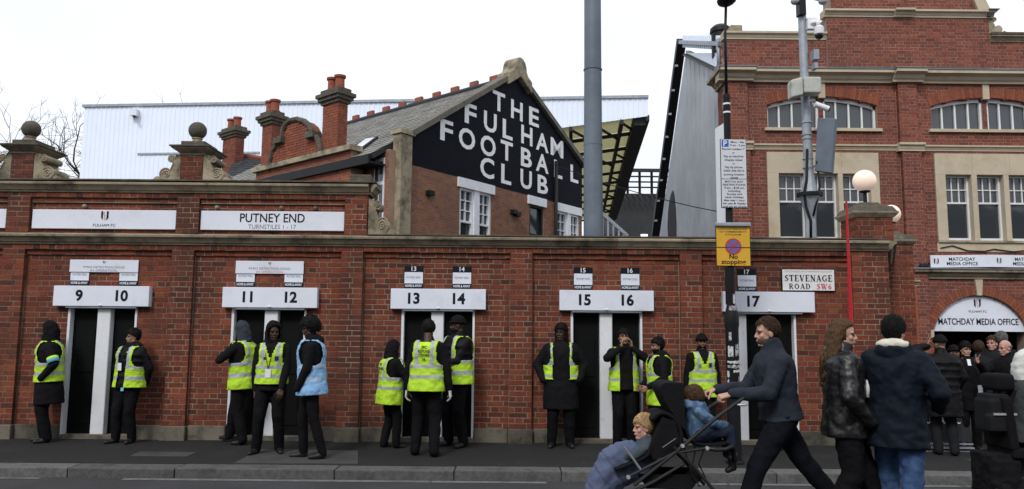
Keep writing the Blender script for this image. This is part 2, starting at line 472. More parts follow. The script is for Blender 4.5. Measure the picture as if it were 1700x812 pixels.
# pale gutter strip laid in the road, interrupted where it has been patched
gx = [-12, -5.9, -4.45, -2.05, -.55, 2.9, 5.2, 12]
gut = tag(sheet('gutter_strip', -12, -5.4, -2.20, -2.10, ZR + .004, GUTM), kind='structure')
for a, b in ((-4.45, -.92), (-.9, .42), (.98, 2.5), (2.52, 5.2), (5.22, 12)):
    s_ = sheet('gutter_slab', a, b, -2.2, -2.09, ZR + .004, GUTM, gut, None)
kerb = tag(MB().box(-60, 60, -2.02, -1.76, -.3, -.05).build('kerb', MORTAR), kind='structure')
kj = [-12, -10.4, -8.9, -7.6, -6.4, -5.14, -3.9, -2.04, -.65, .6, 1.9, 3.1, 4.3, 5.6, 6.9, 8.2, 9.6, 11, 12.5]
for a, b in zip(kj, kj[1:]):
    dz = random.uniform(-.006, .004); dy = random.uniform(-.006, .006)
    mb = MB().box(a + .006, b - .006, -2.06 + dy, -1.735, -.28, .0 + dz)
    bevel(mb.build('kerb_stone', KERBM, kerb), .014, 2)
pav = bpy.data.objects['pavement']
# concrete patch and iron cover let into the asphalt
q = [PZ(388, 769.5), PZ(594, 770.5), PZ(594, 752), PZ(432, 750)]
MB().prism([v + Vector((0, 0, gz(v.y) - .02)) for v in q], (0, 0, .024)).build('concrete_patch', CONC, pav)
q = [PZ(216, 759), PZ(310, 760), PZ(327, 754), PZ(232, 753)]
MB().prism([v + Vector((0, 0, gz(v.y) - .02)) for v in q], (0, 0, .025)).build('inspection_cover', CONC, pav)
for a, b in ((5.9, 7.4), (7.45, 9.1)):
    MB().prism([(a, -1.70, gz(-1.7) - .016), (b, -1.70, gz(-1.7) - .016), (b, -1.0, gz(-1.0) - .016), (a, -1.0, gz(-1.0) - .016)], (0, 0, .02)).build('concrete_patch', CONC, pav)

# ================================================================== brickwork
def rowcuts(v0, v1, holes, u0, u1):
    """free intervals of one course between u0 and u1 once the openings are cut out"""
    vm = (v0 + v1) / 2
    iv = [(u0, u1)]
    for h in holes:
        a, b, c, d = h[:4]; rise = h[4] if len(h) > 4 else 0
        if vm <= c or vm >= d: continue
        if rise and vm > d - rise:
            hw = (b - a) / 2; rad = (hw * hw + rise * rise) / (2 * rise)
            k = vm - (d - rad)
            w = math.sqrt(max(0, rad * rad - k * k)); a, b = (a + b) / 2 - w, (a + b) / 2 + w
        nv = []
        for x, y in iv:
            if b <= x or a >= y: nv.append((x, y)); continue
            if a > x: nv.append((x, a))
            if b < y: nv.append((b, y))
        iv = nv
    return iv
def lay(rects, holes=(), course=.076, joint=.0135, base=0.0, bond='flemish', jit=.0025):
    """pieces (u0, u1, v0, v1, out) of brickwork filling the rectangles (u0, u1, v0, v1, out)"""
    P = []
    for (u0, u1, v0, v1, out) in rects:
        k0 = math.floor((v0 - base) / course + .01); k1 = math.ceil((v1 - base) / course - .01)
        for k in range(k0, k1):
            a, b = max(v0, base + k * course), min(v1, base + (k + 1) * course)
            if b - a < .025: continue
            for (x, y) in rowcuts(a, b, holes, u0, u1):
                if y - x < .03: continue
                pat = [.225, .1125] if bond == 'flemish' else ([.1125] if (bond == 'header' or (bond == 'english' and k % 2)) else [.225])
                per = sum(pat); off = (k % 2) * (per * .5 if bond == 'flemish' else .056) + (k * 7 % 3) * .008
                s0 = math.floor(x / per) * per - per + off; i = 0; p = s0; cuts = []
                while p < y:
                    if x + .045 < p < y - .045: cuts.append(p)
                    p += pat[i % len(pat)]; i += 1
                cuts = [x] + cuts + [y]
                for s, e in zip(cuts, cuts[1:]):
                    P.append((s + joint * .45, e - joint * .45, a + joint * .45, b - joint * .45, out + random.uniform(-jit, jit)))
    return P
def brick_mesh(P, o, U, N, depth=.04):
    """one mesh of separate bricks; the wall plane runs along U from o and faces N"""
    n = len(P); A = np.array(P)
    o, U, N = np.array(o), np.array(U), np.array(N); Zv = np.array((0, 0, 1.))
    j = lambda: rng.uniform(-.0018, .0018, n)
    co = np.zeros((n, 8, 3))
    spec = [(0, 2, 0), (1, 2, 0), (1, 3, 0), (0, 3, 0), (0, 2, 1), (1, 2, 1), (1, 3, 1), (0, 3, 1)]
    for i, (a, b, fr) in enumerate(spec):
        uu = A[:, a] + j(); vv = A[:, b] + j()
        oo = A[:, 4] if fr else A[:, 4] - depth
        co[:, i] = o + uu[:, None] * U + vv[:, None] * Zv + oo[:, None] * N
    fc = np.array([(4, 5, 6, 7), (0, 1, 5, 4), (1, 2, 6, 5), (2, 3, 7, 6), (3, 0, 4, 7)])
    F = (fc[None] + (np.arange(n) * 8)[:, None, None]).reshape(-1, 4)
    mb = MB(); mb.v = [tuple(v) for v in co.reshape(-1, 3)]; mb.f = [tuple(int(q) for q in f) for f in F]; mb.m = [0] * len(mb.f)
    return mb
def brickwork(P, o, U, N, m, parent, name='brickwork', depth=.04):
    ob = brick_mesh(P, o, U, N, depth).build(name, m, parent)
    ob['kind'] = 'stuff'
    return ob
def core(rects, holes, o, U, N, m, parent, name='mortar', back=.3, inset=.004):
    """solid wall behind the bricks, its face a little back from theirs (the joints)"""
    us = sorted({round(r[i], 4) for r in rects for i in (0, 1)} | {round(h[i], 4) for h in holes for i in (0, 1)})
    vs = sorted({round(r[i], 4) for r in rects for i in (2, 3)} | {round(h[i], 4) for h in holes for i in (2, 3)})
    o, U, N = Vector(o), Vector(U), Vector(N); mb = MB()
    for a, b in zip(us, us[1:]):
        for c, d in zip(vs, vs[1:]):
            um, vm = (a + b) / 2, (c + d) / 2
            r = [x for x in rects if x[0] < um < x[1] and x[2] < vm < x[3]]
            if not r or any(h[0] < um < h[1] and h[2] < vm < h[3] for h in holes): continue
            out = max(x[4] for x in r) - inset
            mb.obox(o + U * a + Vector((0, 0, c)) - N * back, U * (b - a), N * (back + out), Vector((0, 0, d - c)))
    return mb.build(name, m, parent)

# ================================================================== the turnstile wall
X_, Z_ = Vector((1, 0, 0)), Vector((0, 0, 1)); NF = Vector((0, -1, 0))
wall = thing('turnstile_wall', 'long red brick boundary wall with stone cornice and black turnstile doorways', 'wall', (-1, 0, 0))
PERIOD = 2.46
pil = [(-7.24 + PERIOD * k - .165, -7.24 + PERIOD * k + .165) for k in range(-1, 5)] + [(4.93, 5.47)]
DOORS = [(-6.42, -5.42, -5.99, -5.80), (-4.05, -2.97, -3.57, -3.38), (-1.59, -.53, -1.16, -.98), (.86, 1.895, 1.28, 1.46), (3.23, 4.12, 3.23, 3.40)]
XW0, XW1 = -9.9, 5.47
ZB, ZC0, ZC1, ZA0, ZA1 = .246, 2.83, 2.985, 3.6, 3.77
PR = .075
rects = []
for (a, b) in pil: rects.append((a, b, ZB, ZC0, PR))
for (a, b), (c, d) in zip(pil, pil[1:]):
    rects += [(b, c, ZB, ZC0 - .152, 0.), (b, c, ZC0 - .152, ZC0 - .076, .028)]
head = [(b, c, ZC0 - .076, ZC0, PR) for (a, b), (c, d) in zip(pil, pil[1:])]
holes = [(a, b, 0, 1.93) for a, b, c, d in DOORS]
apil = [(-9.87, -9.53), (-7.41, -7.07), (-4.925, -4.585), (-2.46, -2.12)]
arects = [(a, b, ZC1 + .02, ZA0, .05) for a, b in apil]
ahead = []
for (a, b), (c, d) in zip(apil, apil[1:]):
    arects += [(b, c, ZC1 + .02, ZA0 - .15, -.02), (b, c, ZA0 - .15, ZA0 - .075, .012)]
    ahead.append((b, c, ZA0 - .075, ZA0, .05))
O0 = Vector((0, 0, 0))
crects = [(XW0, XW1, ZB, ZC0, 0.), (XW0, -2.13, ZC1, ZA0, -.02)] + [(a + .012, b - .012, c, d, e) if e > .04 else (a, b, c, d, e) for a, b, c, d, e in rects + arects] + head + ahead
core(crects, holes, O0, X_, NF, MORTAR, wall, back=.32)
P = lay(rects, holes, base=ZB)
# the bricks nearest the camera are pieces of their own, the rest one mass of brickwork
def near(p): return (p[0] + p[1]) ** 2 / 4 + (p[2] + p[3] - 3.2) ** 2 / 4
full = sorted([p for p in P if p[1] - p[0] > .19 and p[3] - p[2] > .06], key=near)[:300]
fs_ = set(full)
P2 = [p for p in P if p not in fs_] + lay(head, (), base=ZC0 - .076, bond='header') + lay(arects, (), base=ZC1 + .02) + lay(ahead, (), base=ZA0 - .075, bond='header')
brickwork(P2, O0, X_, NF, BR, wall, depth=.062)
protos = []
for i in range(6):
    w, h = .2145, .065
    mb = brick_mesh([(-w / 2, w / 2, -h / 2, h / 2, 0.)], O0, X_, NF)
    me = mb.mesh('brick', BR); bm = bmesh.new(); bm.from_mesh(me)
    bmesh.ops.bevel(bm, geom=[e for e in bm.edges if all(v.co.y < -.001 + .0015 for v in e.verts)], offset=.004, segments=1, affect='EDGES')
    bmesh.ops.recalc_face_normals(bm, faces=bm.faces); bm.to_mesh(me); bm.free(); protos.append(me)
for p in full:
    o = bpy.data.objects.new('brick', random.choice(protos)); COL.objects.link(o)
    o.location = ((p[0] + p[1]) / 2, -p[4], (p[2] + p[3]) / 2)
    o.scale = ((p[1] - p[0]) / .2145, 1, (p[3] - p[2]) / .065)
    put(o, wall)

# plinth blocks
def plinth(a, b, out):
    h = ZB + random.uniform(-.004, .003)
    bevel(MB().box(a + .003, b - .003, -out, .25, -.05, h + .0).build('plinth_block', STONEP, wall), .008)
for a, b in pil: plinth(a - .015, b + .015, PR + .035)
for (a, b), (c, d) in zip(pil, pil[1:]):
    dd = [x for x in DOORS if b < x[0] < c]
    if dd:
        plinth(b + .016, dd[0][0] - .012, .035); plinth(dd[0][1] + .012, c - .016, .035)
        bevel(MB().box(dd[0][0] - .01, dd[0][1] + .01, -.03, .3, -.05, .112).build('threshold', STONEP, wall), .01)
    else: plinth(b + .016, c - .016, .035)

# cornices: dressed stones butted end to end, breaking forward over each pilaster
PROF = [(-.2, 0), (.022, 0), (.022, .022), (.05, .03), (.062, .05), (.085, .085), (.12, .1), (.125, .128), (.02, .158), (-.2, .165)]
def cornice(x0, x1, z, step, base_out, prof=PROF, name='cornice_stone'):
    x = x0
    while x < x1 - .01:
        e = min(x + step * random.uniform(.85, 1.15), x1)
        if x1 - e < .35: e = x1
        mb = MB().profile((x + .0025, -base_out, z), (e - .0025, -base_out, z), prof, NF)
        mb.build(name, STONE, wall)
        x = e
cornice(XW0, 5.45, ZC0, 1.15, PR)
# end pier: moulding returns along the canted wall
CA, CB = Vector((5.47, -PR, 0)), Vector((6.75, 2.62, 0))
CU = (CB - CA).normalized(); CN = Vector((CU.y, -CU.x, 0))
MB().profile(CA + Vector((0, 0, ZC0)) + CU * .0, CB + Vector((0, 0, ZC0)), PROF, CN, miter=(.35, 0)).build('cornice_stone', STONE, wall)
cornice(XW0, -2.10, ZA0, 1.3, .05)
MB().profile((-2.10, -.05, ZA0), (-2.10, .3, ZA0), PROF, (1, 0, 0), miter=(1, 0)).build('cornice_stone', STONE, wall)
MB().box(XW0, -2.11, .145, .3, ZA0, ZA1 - .006).build('cornice_back', STONE, wall)
MB().box(XW0, 5.4, .145, .3, ZC0, ZC1 + .018).build('cornice_back', STONE, wall)
# sooty weathering course on top of the cornices
MB().box(-2.1, 5.46, -.15, .2, ZC1 + .004, ZC1 + .022).build('weathering', STONEDK, wall)
MB().box(XW0, -2.0, -.145, .3, ZA1 - .006, ZA1 + .014).build('weathering', STONEDK, wall)
# canted wall
cl = (CB - CA).length
cr = [(0, cl, .0, ZC0, 0.)]
core(cr, (), CA, CU, CN, MORTAR, wall, back=.25)
brickwork(lay(cr, (), base=ZB), CA, CU, CN, BR, wall)

# piers with scrolls and ball finials above the attic
def scroll_poly():
    pts = [(0, 0), (.38, 0), (.395, .03), (.37, .062), (.33, .075)]
    for k in range(0, 11):                                       # big lower volute
        a = R(-60 + k * 20); pts.append((.215 + .085 * math.cos(a), .105 + .09 * math.sin(a)))
    pts += [(.125, .225), (.105, .27), (.115, .30)]
    for k in range(0, 10):                                       # small upper volute curling outwards
        a = R(-70 + k * 28); pts.append((.135 + .05 * math.cos(a), .335 + .05 * math.sin(a)))
    pts += [(.07, .40), (0, .41)]
    return pts
def scroll(parent, x, y, z, sgn, depth, k=1.0, kz=1.0):
    kz *= k
    pts = [(x + sgn * a * k, y, z + b * kz) for a, b in scroll_poly()]
    mb = MB().prism(pts, (0, depth, 0))
    for (cx, cz, r0) in ((.205, .105, .062), (.135, .335, .034)):   # carved spiral standing proud
        sp = [(x + sgn * k * (cx + r0 * (1 - t / 16) * math.cos(t * .8)), y - .004, z + kz * (cz + r0 * (1 - t / 16) * math.sin(t * .8))) for t in range(15)]
        mb.tube(sp, .010 * k, 6)
    rim = [(x + sgn * k * a, y - .002, z + kz * b) for a, b in scroll_poly()[5:30]]
    mb.tube(rim, .011 * k, 6)
    bevel(mb.build('scroll', STONE, parent), .006)
def pier(cx, with_left=True):
    y0, y1, z0 = -.03, .47, ZA1 + .01
    w = .165
    # body, its bricks, stepped cap, plinth and ball
    body = MB().box(cx - w + .007, cx + w - .007, y0 + .007, y1, z0 - .02, z0 + .40).build('pier', MORTAR, wall)
    brickwork(lay([(cx - w, cx + w, z0, z0 + .395, 0)], (), base=z0), (0, y0, 0), X_, NF, BR, body)
    brickwork(lay([(y0, y1, z0, z0 + .395, 0)], (), base=z0), (cx + w, 0, 0), Vector((0, 1, 0)), X_, BR, body)
    mb = MB(); yc = (y0 + y1) / 2
    def slab(a, d, za, zb, a2=None, d2=None, mi=0):
        a2 = a if a2 is None else a2; d2 = d if d2 is None else d2
        vs = [(cx - a, yc - d, za), (cx + a, yc - d, za), (cx + a, yc + d, za), (cx - a, yc + d, za), (cx - a2, yc - d2, zb), (cx + a2, yc - d2, zb), (cx + a2, yc + d2, zb), (cx - a2, yc + d2, zb)]
        mb.add(vs, [(0, 3, 2, 1), (4, 5, 6, 7), (0, 1, 5, 4), (1, 2, 6, 5), (2, 3, 7, 6), (3, 0, 4, 7)], mi)
    zc = z0 + .396
    slab(.18, .265, zc, zc + .03); slab(.19, .275, zc + .03, zc + .085, .27, .355); slab(.27, .355, zc + .085, zc + .105, mi=0)
    slab(.295, .38, zc + .105, zc + .125, mi=1); slab(.29, .375, zc + .125, zc + .155, .19, .27, 1); slab(.175, .25, zc + .155, zc + .21, mi=1)
    mb.build('cap', [STONE, STONEDK], body)
    zt = zc + .205
    MB().lathe((cx, yc - .1, zt), [(.085, 0), (.085, .02), (.07, .03), (.066, .06), (.078, .07), (.078, .085), (.06, .09)], 20).build('finial_neck', STONE, body, smooth='auto')
    MB().sphere((cx, yc - .1, zt + .2), .132, 24, 16).build('ball_finial', STONEDK, body, smooth=True)
    scroll(body, cx + w + .003, -.02, z0, 1, .42); scroll(body, cx - w - .003, -.02, z0, -1, .42)
pier(-7.25); pier(-4.745); pier(-9.7)
# scroll and block ending the attic
scroll(wall, -2.115, -.02, ZC1 + .025, 1, .3, 1.0, 1.3)
bevel(MB().box(-2.42, -2.1, .05, .3, ZA1 + .012, ZA1 + .15).build('block', STONEDK, wall), .01)

# gate piers at the end of the wall, each with a globe lamp
GLOBE = emit_mat('opal_globe', (.90, .70, .58), .22)
def gate_pier(x0, x1, y0, y1, zlo, zt, label):
    ob = MB().box(x0 + .007, x1 - .007, y0 + .007, y1 - .007, zlo, zt).build('gate_pier', MORTAR, wall)
    brickwork(lay([(x0, x1, max(zlo, .0), zt, 0)], (), base=ZB), (0, y0, 0), X_, NF, BR, ob)
    brickwork(lay([(y0, y1, max(zlo, 0), zt, 0)], (), base=ZB), (x1, 0, 0), Vector((0, 1, 0)), X_, BR, ob)
    brickwork(lay([(-y1, -y0, max(zlo, 0), zt, 0)], (), base=ZB), (x0, 0, 0), Vector((0, -1, 0)), -X_, BR, ob)
    cx, cy = (x0 + x1) / 2, (y0 + y1) / 2; w, d = (x1 - x0) / 2, (y1 - y0) / 2
    mb = MB()
    def fr(a, za, b, zb, mi):
        vs = [(cx - w - a, cy - d - a, za), (cx + w + a, cy - d - a, za), (cx + w + a, cy + d + a, za), (cx - w - a, cy + d + a, za),
              (cx - w - b, cy - d - b, zb), (cx + w + b, cy - d - b, zb), (cx + w + b, cy + d + b, zb), (cx - w - b, cy + d + b, zb)]
        mb.add(vs, [(0, 3, 2, 1), (4, 5, 6, 7), (0, 1, 5, 4), (1, 2, 6, 5), (2, 3, 7, 6), (3, 0, 4, 7)], mi)
    fr(.01, zt, .06, zt + .06, 0); fr(.06, zt + .06, .065, zt + .085, 0)
    fr(.05, zt + .085, .0, zt + .17, 1); fr(-.01, zt + .17, -.10, zt + .2, 1); fr(-.11, zt + .2, -.14, zt + .245, 1)
    mb.build('cap', [STONE, STONEDK], ob)
    zl = zt + .24
    lamp = thing('globe_lamp', label, 'lamp', (cx, cy, zl), 'globe lamps on the gate piers')
    MB().lathe((cx, cy, zl), [(.06, 0), (.06, .015), (.028, .03), (.026, .17), (.075, .18), (.08, .205)], 16).build('stem', BLACKM, lamp, smooth='auto')
    MB().sphere((cx, cy, zl + .35), .17, 28, 18).build('globe', GLOBE, lamp, smooth=True)
gate_pier(5.03, 5.58, -.05, .48, ZC1, 3.33, 'large white globe lamp on the near pier, dark stem fully visible')
gate_pier(6.70, 7.19, 2.55, 3.05, 0, 3.24, 'white globe lamp half hidden behind the near pier cap')

# doorways: painted frame, centre post, leaves standing back in the opening
for i, (a, b, c, d) in enumerate(DOORS):
    cx = (a + b) / 2
    fr = MB()
    fr.box(a, a + .035, -.012, .16, .10, 1.90); fr.box(b - .03, b, -.012, .16, .10, 1.90); fr.box(a, b, -.012, .16, 1.90, 1.93)
    f = fr.build('door_frame', WPAINT, wall)
    if i < 4:
        p = MB().box(c, d, -.02, .16, .11, 1.899)
        bevel(p.build('post', WPAINT, f), .008)
        leaves = [(a + .036, c - .001), (d + .001, b - .031)]
    else:
        MB().box(c + .036, d, -.015, .16, .11, 1.899).build('post', WPAINT, f)
        leaves = [(d + .001, b - .031)]
    for (x, y) in leaves:
        mb = MB().box(x, y, .09, .13, .105, 1.90)
        for zz in (.25, .98):                                    # raised panels of the leaf
            mb.box(x + .07, y - .07, .078, .09, zz, zz + .62)
        bevel(mb.build('door', DARKDOOR, f), .004)
        MB().tube([(x + .05, .08, 1.02), (x + .05, .055, 1.02), (x + .05, .055, 1.12), (x + .05, .08, 1.12)], .008, 6).build('handle', BLACKM, f)

# ================================================================== boards on the wall
def crest(parent, c, h, U=X_, V=Z_):
    """club shield: white with two black bars and the red monogram"""
    U, V = Vector(U), Vector(V); n = U.cross(V); c = Vector(c)
    def P2(x, y, l): return c + U * (x * h) + V * (y * h) + n * l
    sh = [(-.40, .5), (.40, .5), (.40, -.15), (.33, -.32), (.18, -.44), (0, -.5), (-.18, -.44), (-.33, -.32), (-.40, -.15)]
    MB().add([P2(x, y, .0025) for x, y in sh], [tuple(range(len(sh)))]).build('shield', WHITE, parent, fix=False)
    mb = MB()
    for s in (-1, 1):
        q = [(s * .40, .5), (s * .20, .5), (s * .20, -.43), (s * .33, -.32), (s * .40, -.15)]
        mb.add([P2(x, y, .0045) for x, y in q], [tuple(range(5)) if s < 0 else tuple(range(4, -1, -1))])
    mb.build('crest_bars', INK, parent)
    for k, ch in enumerate('FFC'):
        text_on('monogram', ch, P2(-.07 + .07 * k, .26 - .28 * k, 0), U, V, h * .26, REDINK, parent, lift=.0045, bold=.01)
def board(name, label, x0, x1, z0, z1, y0, y1, m, group=None, cat='sign', rad=.0):
    t = thing(name, label, cat, ((x0 + x1) / 2, y1, z0), group)
    mb = MB().box(x0, x1, y0, y1, z0, z1)
    bevel(mb.build('panel', m, t), .006, 2)
    return t
SB = [(88, 247), (369, 526.5), (648.5, 806.5), (929, 1085.5), (1201, 1352.5)]
NUM = [[(131, '9'), (202, '10')], [(411, '11'), (483, '12')], [(687, '13'), (762, '14')], [(971, '15'), (1042, '16')], [(1251, '17')]]
WORDS = ['nine and ten', 'eleven and twelve', 'thirteen and fourteen', 'fifteen and sixteen', 'seventeen alone']
NAMES = dict(zip(['9', '10', '11', '12', '13', '14', '15', '16', '17'], 'nine ten eleven twelve thirteen fourteen fifteen sixteen seventeen'.split()))
for (pa, pb), nums, wd in zip(SB, NUM, WORDS):
    x0, x1 = PY(pa, 495, -.1).x, PY(pb, 495, -.1).x
    t = board('turnstile_sign', f'white turnstile sign box with black number{"" if "alone" in wd else "s"} {wd.replace(" alone", "")} over its doorway', x0, x1, 1.93, 2.222, -.10, .02, WHITE, 'turnstile number boxes over the doorways')
    MB().box(x0 + .18, x1 - .18, -.085, -.02, 1.905, 1.931).build('head_strip', STEEL, t)  # plain grey strip at the door head, not a light
    MB().sphere(((x0 + x1) / 2, -.1, 1.945), (.03, .014, .016), 10, 6).build('cable_boss', WPAINT, t)
    for px, s in nums:
        p = PY(px, 495, -.1)
        text_on('number', s, (p.x, -.10, 2.083), X_, Z_, .145, INK, t, bold=.035, lift=.0025)
plq = {'9': 133, '10': 214, '11': 408, '12': 488, '13': 687, '14': 767, '15': 968, '16': 1046, '17': 1239.5}
for s, px in plq.items():
    c = PY(px, 462, 0).x
    low = 2.235 if s != '17' else 2.232
    h = .325; w = .275
    t = board('turnstile_plaque', f'small black and white plaque directly above turnstile number {NAMES[s]}', c - w / 2, c + w / 2, low, low + h, -.012, .02, INK, 'plaques above the turnstile numbers')
    MB().box(c - w / 2 + .004, c + w / 2 - .004, -.0145, .0, low + .068, low + .232).build('white_field', WHITE, t)
    text_on('lettering', 'HOME & AWAY', (c, -.012, low + .034), X_, Z_, .034, WHITE, t, width=.245, bold=.02)
    text_on('lettering', 'PUTNEY END', (c, -.0145, low + .155), X_, Z_, .03, INKG, t, width=.2)
    text_on('number', s, (c, -.012, low + .282), X_, Z_, .062, WHITE, t, bold=.02)
for (pa, pb, py0, py1, lab) in ((117, 229.5, 431, 452.5, 'nine and ten'), (392, 504, 433, 455, 'eleven and twelve')):
    a, b = PY(pa, py0, -.02), PY(pb, py1, -.02); cx = (a.x + b.x) / 2
    t = board('notice_board', f'white detection dogs notice board covering the plaques of {lab}', a.x, b.x, b.z, a.z, -.03, -.013, WHITE, 'detection dogs notices')
    MB().box(a.x + .2, a.x + .3, -.02, .02, a.z - .06, a.z - .03).build('bracket', BLACKM, t); MB().box(b.x - .3, b.x - .2, -.02, .02, a.z - .06, a.z - .03).build('bracket', BLACKM, t)
    zz = (a.z + b.z) / 2
    crest(t, (cx, -.03, a.z - .035), .04)
    text_on('lettering', 'PYRO DETECTION DOGS', (cx, -.03, zz - .018), X_, Z_, .03, INKG, t, width=.6)
    text_on('lettering', 'IN OPERATION', (cx, -.03, zz - .066), X_, Z_, .03, REDPALE if 'eleven' in lab else INKG, t, width=.38)
# long boards in the attic panels
t = board('fascia_sign', 'long white club sign with crest between the ball finial piers', -7.045, -4.935, 3.062, 3.345, -.02, .03, WHITE)
crest(t, (-5.98, -.02, 3.255), .135)
text_on('lettering', 'FULHAM FC', (-5.98, -.02, 3.115), X_, Z_, .042, INK, t, width=.33)
t = board('fascia_sign', 'long white sign lettered with the stand name and turnstile numbers', -4.57, -2.465, 3.062, 3.345, -.02, .03, WHITE)
text_on('lettering', 'PUTNEY END', (-3.52, -.02, 3.245), X_, Z_, .125, INK, t, width=.95, bold=.012)
text_on('lettering', 'TURNSTILES 1 - 17', (-3.52, -.02, 3.115), X_, Z_, .062, INKG, t, width=.70)
MB().box(-3.56, -3.45, -.03, .0, 3.045, 3.062).build('clip', BLACKM, t)
t = board('fascia_sign', 'blank white sign board cut off at the left end of the wall', -9.5, -7.43, 3.062, 3.345, -.02, .03, WHITE)
for x in (-6.3, -4.35, -3.4, -2.9):
    MB().sphere((x, .0, 3.40), (.035, .035, .03), 10, 7).build('light_fitting', STONE, wall, smooth=True)
# street name plate, serif capitals drawn stroke by stroke
SER = {  # strokes: (x0,y0,x1,y1,thickness) in a cap-height box, thick stems and thin hairlines
 'T': (.78, [(.39, 0, .39, 1, .2), (0, .95, .78, .95, .09), (.04, .95, .04, .74, .07), (.74, .95, .74, .74, .07), (.2, .03, .58, .03, .06)]),
 'E': (.74, [(.2, 0, .2, 1, .2), (0, .97, .68, .97, .07), (0, .03, .72, .03, .07), (.2, .5, .5, .5, .06), (.66, .97, .66, .74, .06), (.7, .03, .7, .28, .06), (.5, .4, .5, .6, .05)]),
 'V': (.86, [(.12, 1, .43, 0, .2), (.72, 1, .45, 0, .08), (0, .97, .32, .97, .06), (.56, .97, .86, .97, .06)]),
 'N': (.9, [(.15, 0, .15, 1, .08), (.75, 0, .75, 1, .08), (.14, 1, .74, 0, .2), (0, .97, .2, .97, .06), (.6, .97, .9, .97, .06), (0, .03, .3, .03, .06)]),
 'A': (.86, [(.14, 0, .42, 1, .08), (.44, 1, .72, 0, .2), (.25, .33, .6, .33, .06), (0, .03, .28, .03, .06), (.54, .03, .86, .03, .06)]),
 'R': (.84, [(.2, 0, .2, 1, .2), (0, .97, .45, .97, .07), (0, .03, .38, .03, .06), (.2, .5, .48, .5, .06), (.58, .62, .58, .86, .18), (.45, .97, .58, .86, .1), (.45, .5, .58, .62, .1), (.42, .5, .72, .03, .17), (.68, .03, .84, .03, .06)]),
 'D': (.88, [(.2, 0, .2, 1, .2), (0, .97, .48, .97, .07), (0, .03, .48, .03, .07), (.7, .27, .7, .73, .2), (.46, .97, .7, .72, .12), (.46, .03, .7, .28, .12)]),
 'O': (.88, [(.14, .27, .14, .73, .2), (.74, .27, .74, .73, .2), (.14, .72, .44, .97, .12), (.74, .72, .44, .97, .12), (.14, .28, .44, .03, .12), (.74, .28, .44, .03, .12)]),
 'G': (.9, [(.14, .27, .14, .73, .2), (.14, .72, .44, .97, .12), (.44, .97, .7, .84, .09), (.74, 1, .74, .7, .06), (.14, .28, .44, .03, .12), (.44, .03, .72, .14, .09), (.72, .08, .72, .45, .18), (.55, .44, .9, .44, .06)]),
 'S': (.66, [(.14, .66, .16, .82, .18), (.15, .82, .35, .97, .09), (.35, .97, .56, .84, .08), (.58, 1, .58, .72, .05), (.15, .68, .54, .32, .19), (.54, .18, .54, .34, .18), (.54, .16, .32, .03, .09), (.32, .03, .08, .16, .08), (.06, 0, .06, .3, .05)]),
 'W': (1.2, [(.12, 1, .36, 0, .18), (.58, 1, .38, 0, .08), (.5, 1, .8, 0, .18), (1.04, 1, .82, 0, .08), (0, .97, .7, .97, .06), (.9, .97, 1.2, .97, .06)]),
 '6': (.64, [(.12, .25, .12, .6, .18), (.12, .58, .52, .98, .1), (.12, .26, .32, .03, .11), (.32, .03, .52, .22, .11), (.52, .2, .52, .42, .18), (.52, .42, .3, .58, .09), (.3, .58, .12, .46, .09)])}
def serif(name, s, c, h, w, m, parent, lift=.003):
    tot = sum(SER[ch][0] + .14 for ch in s) - .14; sx = w / tot; x = -tot / 2; mb = MB(); k = 0
    for ch in s:
        for (a, b, e, f, t) in SER[ch][1]:
            p, q = Vector(((x + a) * sx, 0, (b - .5) * h)), Vector(((x + e) * sx, 0, (f - .5) * h))
            d = (q - p).normalized(); nn = Vector((-d.z, 0, d.x)) * (t * h * .5); k += 1
            y = Vector((0, -lift - .00008 * (k % 20), 0))
            mb.add([Vector(c) + y + v for v in (p + nn, q + nn, q - nn, p - nn)], [(0, 1, 2, 3)])
        x += SER[ch][0] + .14
    return mb.build(name, m, parent, fix=False)
a, b = PY(1297, 446, -.03), PY(1387, 484, -.03)
t = board('street_name_sign', 'white street name plate reading Stevenage Road SW6 on brick', a.x, b.x, b.z, a.z, -.03, .02, BLACKM)
MB().box(a.x + .012, b.x - .012, -.034, -.02, b.z + .012, a.z - .012).build('face', mat('enamel_white', (.72, .72, .73), .35, .03), t)
cx = (a.x + b.x) / 2
text_on('lettering', 'LONDON BOROUGH OF HAMMERSMITH & FULHAM', (cx, -.034, a.z - .04), X_, Z_, .022, REDPALE, t, width=.68)
serif('lettering', 'STEVENAGE', (cx, -.034, a.z - .137), .092, .69, INK, t)
serif('lettering', 'ROAD', (cx - .13, -.034, a.z - .257), .078, .315, INK, t)
serif('lettering', 'SW6', (cx + .225, -.034, a.z - .257), .078, .215, REDINK, t)
# ================================================================== brick office building behind the end of the wall
YF = 6.0
def fq(px, py): return PY(px, py, YF)
def fx(px, py=250): return fq(px, py).x
def fz(py, px=1450): return fq(px, py).z
off = thing('office_building', 'tall red brick office building with stone window surrounds and arched entrance', 'building', (9, YF, 0))
FO = Vector((0, YF, 0))
XB0, XB1 = fx(1207, 200), 16.0
zc_main0, zc_main1 = fz(139), fz(112)
z_par = fz(66, 1290); z_low = fz(70, 1660)
z_up = fz(25)
xg0, xg1 = fx(1371, 60), fx(1641, 60)
wx = [(fx(1274, 190), fx(1456, 190)), (fx(1546, 190), fx(1730, 190))]          # arched pairs
z_sill, z_wtop = fz(214), fz(160, 1364)
rise = .2
st = [(fx(1274, 320), fx(1460, 320)), (fx(1553, 320), fx(1740, 320))]          # stone surrounds
z_s0, z_s1 = fz(398), fz(254)
xa0, xa1 = fx(1548, 520), fx(1704, 520); xac = (xa0 + xa1) / 2
z_spr, z_crown = fz(548, 1626), fz(490, 1626)
arc_rise = z_crown - z_spr
